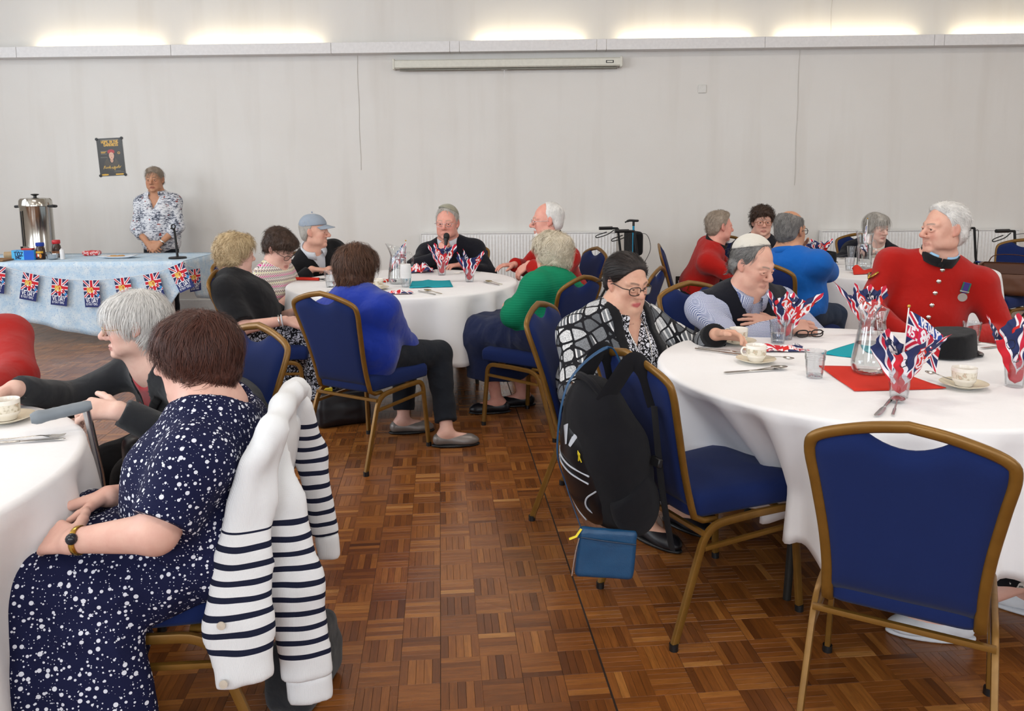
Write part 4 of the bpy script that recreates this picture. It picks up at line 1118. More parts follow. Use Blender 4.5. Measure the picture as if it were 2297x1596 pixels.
def knit_fn(col, f=150):
    def fn(t):
        s = t.n('ShaderNodeSeparateXYZ', Vector=t.coord()); w = t.math('SINE', t.math('MULTIPLY', s.outputs[2], f*6.28/2)); n = t.noise(t.coord(), 500, 2); m = t.noise(t.coord(), 15, 3)
        t.set(t.b, 'Base Color', t.mix(m, tuple(x*.85 for x in srgb(col)), tuple(min(1, x*1.12) for x in srgb(col)))); t.bump(t.math('ADD', t.math('MULTIPLY', w, .12), t.math('ADD', t.math('MULTIPLY', n, .2), t.math('MULTIPLY', m, .4))), .4, .008)
    return fn
F_polka = pm('polka_dot_fabric', polka_fn); F_floral = pm('grey_floral_fabric', floral_fn); F_zig = pm('zigzag_fabric', zig_fn); F_plaid = pm('plaid_wool', plaid_fn); F_check = pm('fine_check_shirt', check_fn)
F_leo = pm('black_white_spotted_blouse', spots_fn(62, .11, '16161a', 'dcdce4')); F_trou = pm('black_white_swirl_trousers', spots_fn(46, .13, '15151b', 'b9bdca', .05)); F_skirt = pm('dark_patterned_skirt', spots_fn(70, .22, '15151a', 'a9a9ae', .04, (1, 1, .45))); F_leaf = pm('black_skirt_white_leaves', spots_fn(17, .24, '17181c', 'd9dad6', .08))
F_red = fabric('scarlet_wool', 'b3170f', 700, sheen=.15, vary=.08, fold=.35); F_black = fabric('black_cloth', '17171a', 800, sheen=.1, fold=.4); F_navy = fabric('dark_navy_knit', '14151f', 800, sheen=.1, fold=.4)
F_char = fabric('charcoal_knit', '2b2d31', 700, sheen=.2, fold=.45); F_blue = fabric('bright_blue_knit', '1634a0', 700, sheen=.25, fold=.45); F_polo = fabric('azure_polo_cotton', '1468c4', 900, sheen=.1, fold=.4); F_green = pm('emerald_ribbed_knit', knit_fn('0c7d58'))
F_dtrou = fabric('dark_slate_trousers', '20242c', 900, sheen=.05, fold=.4); F_nskirt = fabric('navy_skirt_cloth', '182348', 900, sheen=.1, fold=.5); F_white = fabric('white_shirt_cotton', 'dde1e8', 900, sheen=.05, fold=.3); F_jean = fabric('blue_denim', '27364d', 600, sheen=.05, fold=.4); F_redtop = fabric('crimson_top', 'b01526', 800, fold=.4); F_lblue = fabric('pale_blue_shirt', '9dc6e6', 900); F_cap = fabric('grey_blue_cap_cotton', '9aa5b3', 900, sheen=.1); F_kip = fabric('cream_skullcap_cloth', 'd9d4c8', 900); F_kip2 = fabric('olive_grey_skullcap_cloth', '9d9a86', 900)
Hw = hair_mat('white', 'b9b7b4', 'f0eeea'); Hg = hair_mat('grey', '77716a', 'c9c4bc'); Hs = hair_mat('silver', '8f8d8a', 'dcdad6'); Hb = hair_mat('brown', '2e1c14', '6b4936'); Hrb = hair_mat('red_brown', '2a1512', '5f372a'); Hbl = hair_mat('blonde', '9c8058', 'dcc7a0'); Hpb = hair_mat('pale_blonde', 'b3a488', 'ece2ce'); Hk = hair_mat('black', '0e0b0b', '2e2523'); Hdb = hair_mat('dark_brown', '20150f', '4d372a'); Hdg = hair_mat('dark_grey', '3d3c3c', '8f8c88'); Hsh = hair_mat('grey_brown', '6a5a4a', 'b0a292')
G_dark = mat('dark_spectacle_frame', '1d1414', .3); G_gold = mat('gold_spectacle_frame', 'b99a68', .25, .9); G_silver = mat('silver_spectacle_frame', 'c9c9cc', .2, 1); G_amber = mat('amber_spectacle_frame', '8a5230', .3); M_gold = mat('gold_metal', 'c9a14a', .25, 1); M_silver = mat('polished_silver', 'd8d6d2', .18, 1); M_leather = mat('black_leather', '15141a', .4); M_shoeg = mat('pewter_leather', '7d7672', .38, .3); M_shoew = mat('white_canvas', 'd5d6da', .7); M_watch = mat('watch_face', '20242c', .2)
SHORT = [((0, -.020, .036), (.083, .103, .089)), ((0, -.045, -.02), (.074, .068, .07))]           # close-cropped hair
def man_lim(front=.062, temple=.03): return [(-.12, -.055), (-.06, -.048), (-.03, -.036), (-.012, -.028), (.0, .008), (.02, temple), (.05, temple+.012), (.085, front), (.14, front)]
LAP = lambda s, f=.22, x=.03, z=.14: s.T(x, f, z)
def seat_legs(p, knee=.40, ank=.34, gap=.09, z=.50, toe=None):
    f = p.hf; r = unit(V(f[1], -f[0], 0)); b = V(p.P[0], p.P[1], 0)
    for k, g in (('R', 1), ('L', -1)): p.leg(k, b+f*knee+r*g*gap+V(0, 0, z), b+f*ank+r*g*(gap+.01)+V(0, 0, .085), f if toe is None else toe)
def buttons(p, n, z0, z1, m, x=0.0, r=.011, S=None, name='button', dx=0.0):
    """metal buttons pressed on the front of a garment, found by marching along the torso's forward axis"""
    e = MB(); e.sphere((0, 0, 0), (r, r*.55, r), 12); me = e.mesh(name, m)
    for i in range(n):
        q = i/(n-1) if n > 1 else 0; z = z0+(z1-z0)*q; a = p.T(x+dx*q, .4, z); b = p.T(x+dx*q, 0, z); ts = np.linspace(0, 1, 160); X = (a+(b-a)*ts[:, None])[:, None, None, :].astype(np.float32); D = np.full(X.shape[:-1], 1.0)
        for fn, lo, hi, k, sub in S.pr:
            if sub: continue
            d = fn(X); hh = np.maximum(k-np.abs(D-d), 0)/max(k, 1e-6); D = np.minimum(D, d)-hh*hh*k*.25
        hit = np.argmax(D.ravel() < 0.0); pt = X.reshape(-1, 3)[hit]
        link(name, me, p.root, loc=tuple(pt+p.fw*.003-p.o), rot=Matrix(p.Rt.tolist()).to_euler())
def surf(p, S, x, z):
    a = p.T(x, .4, z); b = p.T(x, -.05, z); ts = np.linspace(0, 1, 220); X = (a+(b-a)*ts[:, None])[:, None, None, :].astype(np.float32); D = np.full(X.shape[:-1], 1.0)
    for fn, lo, hi, k, sub in S.pr:
        if sub: continue
        d = fn(X); hh = np.maximum(k-np.abs(D-d), 0)/max(k, 1e-6); D = np.minimum(D, d)-hh*hh*k*.25
    return X.reshape(-1, 3)[np.argmax(D.ravel() < 0)].astype(float)
PE = {}

def p_big():
    p = Person('person in a scarlet coat with silver buttons and a medal, looking left', (2.10, 4.14, .57), (2.165, 4.02, 1.185), (-.30, -.95), (-.97, -.10, .0), hs=1.02, sw=.20, vox=.008, hvox=.0032, skin='man', jaw=1.2, nose=1.1, lid=.5, width=1.12, belly=.04)
    p.arm('R', (1.93, 3.86, .66), (-.9, .3, -.5), hn=(0, 0, 1)); p.arm('L', (2.22, 3.84, .66), (.9, .2, -.4), hn=(0, 0, 1)); seat_legs(p)
    p.build_body()
    S = p.torso(SDF(), .018, sleeves=(1.97, .070, .064, .050), hem=-.14); p.neckline(S, .056, -.006, .012, -.01); p.cloth('coat', S, F_red, .0045, 15, 3)
    p.collar(F_black, .084, .046, .75, .06, -.012, 'collar', thick=.008, fwd=.012, off=.020); p.collar(F_lblue, .077, .050, .75, .5, -.006, 'shirt_collar', thick=.004, fwd=.012, off=.018)
    S2 = SDF(); S2.ell(p.N+p.Rh[:, 1]*.020+p.fw*.108-p.up*.036, (.014, .012, .016), p.Rt); p.cloth('collar_hook', S2, F_black, 0, vox=.005)
    buttons(p, 8, p.L-.065, .03, M_silver, x=.0, r=.0125, S=S, dx=.012)
    q = surf(p, S, -.125, p.L-.15); md = link('medal', MB().box((-.018, -.003, -.001), (.018, .003, .052), .001).mesh('ribbon', mat('medal_ribbon', '3b2a78', .7), smooth=False), p.root, loc=tuple(q-p.o+p.fw*.016-p.up*.0), rot=Matrix(p.Rt.tolist()).to_euler()); md['label'] = 'purple and green ribbon with a silver disc'
    for g in (1, -1): link('ribbon_edge', MB().box((g*.0155-.003, .0028, -.001), (g*.0155+.003, .0042, .052)).mesh('ribbon_edge', mat('ribbon_green', '1f6a4a', .7), smooth=False), md)
    link('bar', MB().box((-.021, .003, .004), (.021, .006, .010), .001).mesh('bar', M_silver, smooth=False), md); e = MB(); e.lathe([(0, -.002), (.0215, -.002), (.0225, 0), (.0215, .002), (0, .002)], 28); d = link('disc', e.mesh('disc', M_silver, auto=40), md, loc=(0, .003, -.024), rot=(R_(90), 0, 0))
    # gold chevron on the sleeve
    e = MB(); a, b = p.S['R'], p.E['R']; ax = unit(b-a); c = a+(b-a)*.42; sd = unit(p.fw*.45-p.rt*.0+p.rt*.75); sd = unit(sd-ax*(sd@ax)); tn = np.cross(ax, sd)
    for g in (1, -1): e.tube([c+sd*.078+ax*.03, c+sd*.070+ax*-.012+tn*g*.036], .009, 6, r2=.003, up=tuple(sd))
    link('chevron', e.mesh('chevron', M_gold), p.root, loc=tuple(-p.o))
    p.trousers(F_black)
    p.hair(Hw, [((0, -.022, .040), (.083, .102, .092)), ((0, -.045, -.02), (.078, .066, .075)), ((0, .02, .088), (.050, .050, .030))], man_lim(.052, .010), nape=-.092, strands=2600, slen=.026, lift=.003, disp=.002, flow=(0, -.8, -.25), wd=.0008)
p_big()
def p_stand():
    p = Person('standing person in a grey floral blouse behind the long table', (-3.64, 8.33, .88), (-3.645, 8.28, 1.470), (.04, -1), (.08, -1, -.05), hs=1.03, sw=.17, skin='tan', male=False, mouth=.5, width=1.0, belly=.05, lid=.5)
    p.arm('R', (-3.68, 8.10, .83), (-.9, .3, -.2), hd=(.75, -.3, -.55), hn=(.1, -.9, .3), curl=.3); p.arm('L', (-3.55, 8.10, .83), (.9, .3, -.2), hd=(-.75, -.3, -.5), hn=(.1, -.9, .3), curl=.4)
    for k, g in (('R', -1), ('L', 1)): p.leg(k, (-3.64+g*.09, 8.30, .47), (-3.64+g*.09, 8.32, .085), (0, -1, 0))
    p.build_body()
    S = p.torso(SDF(), .024, bust=.03, sleeves=(1.45, .064, .060, .050), hem=-.16); S.ell(p.T(0, 0, -.07), (.19, .15, .12), p.Rt, .05); p.vcut(S, p.L*.60, .065); p.neckline(S, .066, .0, .02); p.cloth('blouse', S, F_floral, .006, 17, 4)
    p.collar(F_floral, .075, .030, .5, 1.1, .0, fold=True, pts=.03)
    for k in 'RL':
        a = p.E[k]+(p.W[k]-p.E[k])*.30; b = p.E[k]+(p.W[k]-p.E[k])*.52; S = SDF(); S.cap(a, b, .057, .057, .0, flat=True); p.cloth('sleeve_cuff', S, F_floral, .002)
    p.ring('watch_strap', p.E['L']+(p.W['L']-p.E['L'])*.93, p.W['L']-p.E['L'], .031, .003, M_silver, sq=.010); p.trousers(F_dtrou); p.shoes(M_leather)
    p.hair(Hsh, SHORT+[((0, .02, .085), (.066, .062, .036))], man_lim(.085, .040), nape=-.085, strands=900, slen=.05, lift=.005, flow=(0, .5, -.6), disp=.003)
def red_coat(p, sl=(1.97, .068, .062, .050), nb=6, chev=False, z0=None):
    S = p.torso(SDF(), .018, sleeves=sl, hem=-.14); p.neckline(S, .056, .004, .012, -.01); p.cloth('coat', S, F_red, .005, 15, 3)
    p.collar(F_black, .078, .046, .6, .06, -.004, thick=.008, fwd=.012)
    if nb: buttons(p, nb, p.L-.065, .05, M_gold, r=.011, S=S)
    return S
def p_redl():
    p = Person('person in a scarlet coat cut off by the left edge', (-2.06, 2.94, .55), (-2.09, 2.82, 1.10), (.08, -1), (.6, -.8, -.1), hs=1.05, sw=.215, hvox=.006, skin='man', width=1.12)
    p.arm('L', (-1.68, 2.44, .775), elbow=(-1.715, 2.70, .79), hn=(0, 0, 1)); p.arm('R', (-2.3, 2.5, .775), (-.8, .3, -.5)); seat_legs(p); p.build_body(); red_coat(p, (1.97, .070, .070, .055)); p.trousers(F_black); p.shoes(M_leather)
    p.hair(Hw, SHORT, man_lim(), strands=300)
def p_white():
    p = Person('white-haired person in a charcoal cardigan and red top holding a crutch', (-1.03, 2.90, .54), (-1.245, 2.60, .985), (-.64, -.77), (-.93, -.36, -.06), hs=.88, sw=.165, vox=.007, hvox=.0032, skin='pale', male=False, lid=.6, sag=1.0, jaw=.95, nose=1.15, belly=.05, cheek=1.0)
    p.arm('R', (-1.55, 2.43, .815), (-.4, .6, -.7), hd=(-.75, -.6, -.25), hn=(-.3, .3, .9), curl=.5); p.arm('L', (-1.175, 2.315, .775), (.75, .1, -.65), hd=(-.95, -.1, .1), hn=(0, -.5, .8), curl=.75, l1=.25, l2=.22); seat_legs(p, .42, .36, z=.49); p.build_body()
    S = p.torso(SDF(), .010, bust=.02, hem=-.02); p.neckline(S, .085, .03, .045, .05); p.cloth('top', S, F_redtop, .003, 18, 4)
    S = p.torso(SDF(), .022, bust=.025, sleeves=(1.95, .062, .055, .042), hem=-.05); p.neckline(S, .082, .02, .03, .03)
    def op(X):
        q = (X-p.P)@p.Rt; wv = np.where(q[..., 2] > .56*p.L, .012+.16*np.clip((q[..., 2]/p.L-.56)/.44, 0, 1)*.35, .012+.13*np.clip((.56-q[..., 2]/p.L)/.56, 0, 1)); return np.where(q[..., 1] > .03, wv-np.abs(q[..., 0]), -1)
    S.cut(op); p.cloth('cardigan', S, F_char, .006, 17, 6)
    e = MB(); pts = [surf(p, p.torso(SDF(), .026, bust=.03, hem=-.05), x, z)+p.fw*.004 for x, z in ((-.10, p.L-.07), (-.05, .76*p.L), (.0, .6*p.L), (.05, .42*p.L), (.09, .25*p.L))]; e.tube(spline(pts, 5), .016, 8, r2=.0025, up=tuple(p.fw)); link('bag_strap', e.mesh('bag_strap', F_black), p.root, loc=tuple(-p.o))
    p.trousers(F_black, (.095, .075, .06)); p.shoes(M_leather)
    p.glasses(G_gold, w=.022, hgt=.017, r=.0013)
    p.hair(Hw, [((0, -.022, .036), (.088, .108, .094)), ((0, -.050, -.030), (.082, .070, .072)), ((0, .040, .076), (.070, .050, .038))], [(-.12, -.04), (-.07, -.035), (-.045, -.02), (-.02, .0), (.0, .025), (.02, .048), (.035, .080), (.055, .1), (.14, .1)], nape=-.085, strands=4200, slen=.065, lift=.006, disp=.003, curl=.12, wd=.0009)
    p.ring('earring', p.h(.083, -.004, -.062), p.Rh@V(.3, 1, 0), .020, .0012, M_silver)
    return p
def p_polka():
    p = Person('brown-haired person in a navy polka-dot dress, seen from behind', (-.775, 1.97, .545), (-.805, 1.99, 1.010), (-.995, -.10), (-.985, .06, -.10), hs=.90, sw=.175, vox=.007, hvox=.0035, skin='fair', male=False, width=1.22, belly=.06, sag=.6)
    p.arm('L', (-.985, 1.70, .655), elbow=(-.795, 1.695, .675), hd=(-.82, .5, -.12), hn=(-.1, -.6, .75), curl=.55, l1=.25, l2=.20); p.arm('R', (-1.02, 1.93, .665), (.1, .8, -.7), hd=(-.85, -.55, -.05), hn=(-.1, .3, .9), curl=.4, l1=.25, l2=.24)
    p.leg('R', (-1.22, 2.06, .50), (-1.19, 2.05, .085), (-1, 0, 0)); p.leg('L', (-1.22, 1.84, .50), (-1.15, 1.80, .085), (-1, 0, 0)); p.build_body(bare_arm=1.16)
    S = p.torso(SDF(), .020, bust=.04, sleeves=(.86, .074, .072, .05), hem=-.10); p.neckline(S, .098, .038, .0, .02)
    Q = SDF(); Q.pr = S.pr; p.cloth('dress_bodice', S, F_polka, .006, 16, 4); p.skirt(F_polka, .17, (.118, .108), .075, disp=.012, name='dress_skirt', extra=lambda S: (S.cap((-.86, 1.79, .50), (-1.2, 1.77, .50), .075, .09, .06), S.echain([(-1.02, 1.735, .47), (-1.0, 1.715, .30), (-.99, 1.70, .10)], [.12, .14, .16], (0, 1, 0), .45, .06), S.echain([(-1.2, 1.72, .47), (-1.2, 1.70, .30), (-1.2, 1.68, .10)], [.12, .14, .15], (0, 1, 0), .5, .06))); p.shoes(M_leather)
    p.ring('watch_strap', p.E['L']+(p.W['L']-p.E['L'])*.93, p.W['L']-p.E['L'], .031, .002, M_gold, sq=.007); c = p.E['L']+(p.W['L']-p.E['L'])*.93+V(.0, -.028, .016); e = MB(); e.sphere(tuple(c), (.013, .013, .013), 12); link('watch_face', e.mesh('watch_face', M_watch), p.root, loc=tuple(-p.o))
    p.hair(Hrb, [((0, -.022, .034), (.092, .112, .096)), ((0, -.055, -.030), (.084, .072, .072)), ((0, .035, .072), (.075, .060, .046)), ((.06, .0, -.01), (.036, .055, .05)), ((-.06, .0, -.01), (.036, .055, .05))], [(-.12, -.04), (-.06, -.035), (-.03, -.02), (-.015, .012), (.0, .040), (.03, .075), (.05, .11), (.14, .11)], nape=-.098, strands=7000, slen=.065, lift=.005, disp=.004, curl=.28, wd=.0008)
    p.ring('earring', p.h(-.083, .0, -.048), p.Rh@V(.3, 1, 0), .007, .002, M_black)
def p_blonde():
    p = Person('blonde curly-haired person in a black top and patterned trousers', (-1.62, 4.88, .545), (-1.69, 4.92, 1.0), (1, .02), (.72, .68, -.05), hs=.97, sw=.175, skin='fair', male=False, width=1.15, belly=.05)
    p.arm('R', (-1.34, 4.66, .63), (-.3, -.6, -.7), hd=(.85, .3, -.3), hn=(0, -.5, .85), curl=.35, l1=.26, l2=.24); p.arm('L', (-1.34, 4.95, .64), (-.2, .7, -.7), hd=(.9, -.3, -.2), curl=.35)
    p.leg('R', (-1.2, 4.79, .50), (-1.13, 4.74, .085), (1, 0, 0)); p.leg('L', (-1.22, 4.98, .50), (-1.45, 4.93, .10), (1, 0, 0)); p.build_body(bare_arm=1.05)
    S = p.torso(SDF(), .024, bust=.03, sleeves=(.92, .076, .080, .05), hem=-.06); p.neckline(S, .080, .01, .01, .02); p.cloth('top', S, F_black, .006, 15, 4); p.trousers(F_trou, (.10, .085, .085), up_to=.86, disp=.010); p.shoes(M_leather)
    for k, (t, m_) in enumerate(((.86, M_silver), (.93, F_white))): p.ring('bracelet', p.E['R']+(p.W['R']-p.E['R'])*t, p.W['R']-p.E['R'], .036, .004, m_)
    p.hair(Hbl, [((0, -.024, .040), (.100, .118, .103)), ((0, -.052, -.020), (.094, .080, .075)), ((0, .04, .076), (.078, .060, .050))], [(-.12, -.03), (-.06, -.03), (-.03, -.012), (0, .015), (.03, .06), (.05, .1), (.14, .11)], nape=-.082, strands=3600, slen=.05, lift=.008, disp=.010, fr=55, curl=.55, wd=.0010)
def p_zig():
    p = Person('brown-haired person in a zigzag top with head bowed', (-1.76, 5.62, .545), (-1.60, 5.53, .985), (.96, -.25), (.80, -.28, -.60), hs=1.0, sw=.17, skin='fair', male=False, belly=.04, width=1.08)
    p.arm('R', (-1.52, 5.42, .66), (-.3, -.6, -.7), hd=(.9, .2, -.1), curl=.4, l1=.26, l2=.23); p.arm('L', (-1.45, 5.62, .66), (0, .7, -.7), hd=(.9, -.2, 0)); seat_legs(p); p.build_body(bare_arm=1.0)
    S = p.torso(SDF(), .020, bust=.03, sleeves=(.72, .070, .072, .05), hem=-.08); p.neckline(S, .075, .01, .015, .02); p.cloth('top', S, F_zig, .006, 17, 4); p.trousers(F_black); p.shoes(M_leather); p.glasses(G_dark, w=.025, hgt=.019, r=.0018)
    p.hair(Hdb, [((0, -.024, .040), (.094, .116, .101)), ((0, -.054, -.02), (.084, .074, .07)), ((0, .045, .080), (.074, .058, .045))], [(-.12, -.035), (-.06, -.035), (-.03, -.015), (0, .02), (.03, .06), (.045, .1), (.14, .11)], nape=-.078, strands=2000, slen=.04, lift=.006, disp=.006, curl=.4, wd=.0010)
def p_cap():
    p = Person('person in a grey-blue baseball cap and black jumper', (-1.52, 6.36, .56), (-1.50, 6.12, 1.062), (.58, -.80), (.985, -.10, .0), hs=1.0, sw=.195, skin='man', jaw=1.05, nose=1.2, lid=.6, sag=.6)
    p.arm('R', (-1.50, 5.98, .785), (-.7, -.3, -.6), hd=(.95, .1, -.05), curl=.3); p.arm('L', (-1.30, 6.06, .79), (.7, .4, -.6), hd=(-.8, -.4, 0), curl=.3); seat_legs(p); p.build_body()
    S = p.torso(SDF(), .012, hem=-.05); p.neckline(S, .054, .0, .012, .0); p.cloth('shirt', S, F_white, .003); p.collar(F_white, .073, .034, .45, .7, .004, fold=True, pts=.025)
    S = p.torso(SDF(), .022, sleeves=(1.93, .068, .060, .045), hem=-.08); p.neckline(S, .068, .0, .016); p.vcut(S, .52*p.L, .055); p.cloth('jumper', S, F_black, .006, 16, 5); p.trousers(F_dtrou); p.shoes(M_leather)
    p.hair(Hg, SHORT, man_lim(.0, -.005), nape=-.075, strands=500, slen=.02, lift=.002, disp=.001)
    S = SDF(); S.ell(p.h(0, -.014, .050), V(.087, .106, .084)*p.hs, p.Rh, .01); pk = p
    S.cut(lambda X: (lambda q: .044+q[..., 1]*.10-q[..., 2])(((X-p.H)@p.Rh)/p.hs)); o = p.cloth('cap', S, F_cap, .0015, 40, 4, vox=.005)
    v = []; n = 15
    for r_ in (0, 1):
        for j in range(5):
            for i in range(n):
                a = (i/(n-1)-.5)*2.3; q = j/4; x = math.sin(a)*(.080-.006*q); y = .018+math.cos(a)*(.070+.072*q*math.cos(a*.55)); z = .052+.014*q*0-.020*q-.020*(x/.08)**2-r_*.004; v.append(p.h(x, y, z)-p.o)
    f = [(j*n+i, j*n+i+1, (j+1)*n+i+1, (j+1)*n+i) for j in range(4) for i in range(n-1)]; f += [tuple(k+5*n for k in q[::-1]) for q in f]; f += [(4*n+i, 4*n+i+1, 9*n+i+1, 9*n+i) for i in range(n-1)]; f += [(j*n, (j+1)*n, (j+6)*n, (j+5)*n) for j in range(4)]+[((j+1)*n+n-1, j*n+n-1, (j+5)*n+n-1, (j+6)*n+n-1) for j in range(4)]
    b = obj('peak', v, f, F_cap, o); b.matrix_parent_inverse = Matrix.Identity(4); e = MB(); e.sphere(tuple(p.h(0, -.016, .144)-p.o), .007, 8); link('cap_button', e.mesh('cap_button', F_cap), o)
def p_blue():
    p = Person('person in a bright blue cardigan with brown hair, back to the camera', (-.82, 4.10, .545), (-.815, 4.21, .985), (.45, .89), (.38, .92, -.12), hs=.99, sw=.18, skin='fair', male=False, width=1.15, belly=.04, vox=.008)
    p.arm('R', (-.63, 4.47, .59), elbow=(-.575, 4.25, .565), hd=(-.6, .7, -.2), hn=(0, 0, 1)); p.arm('L', (-.78, 4.55, .62), (-.7, -.3, -.6), hd=(.6, .6, -.2))
    p.leg('R', (-.42, 4.44, .47), (-.36, 4.235, .085), (.97, .12, 0)); p.leg('L', (-.62, 4.58, .47), (-.63, 4.47, .085), (.95, .2, 0)); p.build_body()
    S = p.torso(SDF(), .026, bust=.02, sleeves=(1.92, .070, .066, .050), hem=-.17); S.ell(p.T(.04, .03, -.03), (.20, .12, .14), p.Rt, .05); S.cut(lambda X: .40-X[..., 2]); p.neckline(S, .072, .0, .01); p.cloth('cardigan', S, F_blue, .008, 14, 4); p.collar(F_white, .075, .020, .3, .5, .0); p.trousers(F_dtrou, (.098, .076, .058), up_to=.88); p.shoes(M_shoeg)
    p.hair(Hb, [((0, -.022, .036), (.098, .116, .100)), ((0, -.060, -.035), (.092, .070, .085)), ((0, .03, .07), (.08, .06, .05)), ((.055, -.02, -.04), (.045, .05, .06)), ((-.055, -.02, -.04), (.045, .05, .06))], [(-.16, .0), (-.07, .0), (-.03, .02), (0, .04), (.03, .07), (.05, .1), (.14, .11)], nape=-.125, strands=4000, slen=.085, lift=.008, disp=.006, curl=.25, wd=.0012)
def p_mic():
    p = Person('person in a navy jumper and skullcap speaking into a microphone', (-.47, 6.66, .56), (-.52, 6.50, 1.098), (-.08, -1), (-.16, -1, -.02), hs=1.10, sw=.195, skin='pink', mouth=.6, lid=.5, jaw=1.12, width=1.08, belly=.04)
    p.arm('R', (-.565, 6.315, .850), (-.95, .0, -.45), hd=(.30, -.05, .92), hn=(-.55, -.8, .15), curl=.95, thumb=.35); p.arm('L', (-.40, 6.30, .775), (.9, .2, -.5), hd=(-.7, -.5, 0)); seat_legs(p); p.build_body()
    S = p.torso(SDF(), .012, hem=-.05); p.neckline(S, .054, .0, .012, .0); p.cloth('shirt', S, F_white, .003); p.collar(F_white, .073, .036, .4, .5, .004, fold=True, pts=.02); 
    S = p.torso(SDF(), .024, sleeves=(1.90, .068, .062, .046), hem=-.10); p.neckline(S, .068, .004, .02); p.vcut(S, .72*p.L, .05); p.cloth('jumper', S, F_navy, .006, 16, 5); p.trousers(F_dtrou); p.shoes(M_leather)
    p.glasses(G_silver, w=.023, hgt=.016, r=.0011); p.hair(Hg, SHORT, man_lim(.050, .018), nape=-.08, strands=700, slen=.03, lift=.003, disp=.002)
    S = SDF(); S.ell(p.h(.006, -.024, .052), V(.088, .098, .086)*p.hs, p.Rh, .01); S.cut(lambda X: (lambda q: .094+q[..., 1]*.45+q[..., 0]*.35-q[..., 2])(((X-p.H)@p.Rh)/p.hs)); p.cloth('skullcap', S, F_kip2, .001, 40, vox=.005)
    return p
def p_red2():
    p = Person('white-bearded person in glasses and a scarlet coat, facing left', (.42, 6.06, .565), (.262, 5.93, 1.142), (-.93, -.33), (-.99, -.04, -.05), hs=1.08, sw=.20, skin='pink', jaw=1.2, width=1.12, belly=.07, nose=1.1, cheek=1.1)
    p.arm('L', (.125, 5.70, .84), (.7, -.5, -.5), hd=(-.75, .1, -.55), hn=(-.6, -.4, .6), curl=.5); p.arm('R', (.02, 6.05, .80), (.1, .9, -.4), hd=(-.9, -.3, 0)); seat_legs(p, .4); p.build_body(); red_coat(p, nb=6); p.trousers(F_black); p.shoes(M_leather); p.glasses(G_silver, w=.024, hgt=.016, r=.0015)
    p.ring('watch_strap', p.E['L']+(p.W['L']-p.E['L'])*.96, p.W['L']-p.E['L'], .038, .005, M_black)
    p.hair(Hw, SHORT[:1]+[((0, -.045, -.02), (.076, .067, .07))], man_lim(.004, .000), nape=-.08, strands=600, slen=.018, lift=.002, disp=.001)
    p.hair(Hw, [((0, .060, -.100), (.040, .040, .030)), ((.034, .040, -.080), (.018, .03, .03)), ((-.034, .040, -.080), (.018, .03, .03)), ((0, .082, -.062), (.028, .016, .007))], None, strands=500, slen=.02, lift=.003, disp=.002, top=lambda q: np.where((np.abs(q[..., 0]) < .02) & (q[..., 2] > -.086) & (q[..., 2] < -.068), .01, -1.0), name='beard')
def p_green():
    p = Person('pale blonde person in an emerald jumper and navy skirt', (.215, 4.605, .545), (.235, 4.71, 1.005), (-.80, .60), (-.72, .69, -.05), hs=.97, sw=.185, skin='pink', male=False, width=1.22, belly=.09, vox=.008)
    p.arm('L', (.0, 4.72, .70), elbow=(.005, 4.455, .685), hd=(.3, .9, .1)); p.arm('R', (.06, 4.93, .70), (.5, .6, -.6), hd=(-.6, -.6, 0)); p.leg('L', (-.20, 4.84, .50), (-.10, 4.86, .085), (-.95, -.1, 0)); p.leg('R', (-.05, 5.0, .50), (.06, 5.01, .085), (-.95, -.1, 0)); p.build_body()
    S = p.torso(SDF(), .030, bust=.03, sleeves=(1.95, .074, .070, .05), hem=-.09); p.neckline(S, .078, .006, .01); p.cloth('jumper', S, F_green, .007, 14, 4); p.skirt(F_nskirt, .24, (.115, .105), .06, disp=.012)
    p.shoes(M_leather)
    p.hair(Hpb, [((0, -.022, .040), (.096, .116, .102)), ((0, -.055, -.020), (.090, .078, .082)), ((0, .04, .076), (.08, .06, .052)), ((.05, -.01, -.03), (.05, .05, .05)), ((-.05, -.01, -.03), (.05, .05, .05))], [(-.14, -.02), (-.06, -.02), (-.03, .0), (0, .03), (.03, .07), (.05, .1), (.14, .11)], nape=-.105, strands=4200, slen=.05, lift=.008, disp=.011, fr=50, curl=.55, wd=.0010)
    p.ring('earring', p.h(-.085, .0, -.056), p.Rh@V(.3, 1, 0), .014, .002, M_gold)
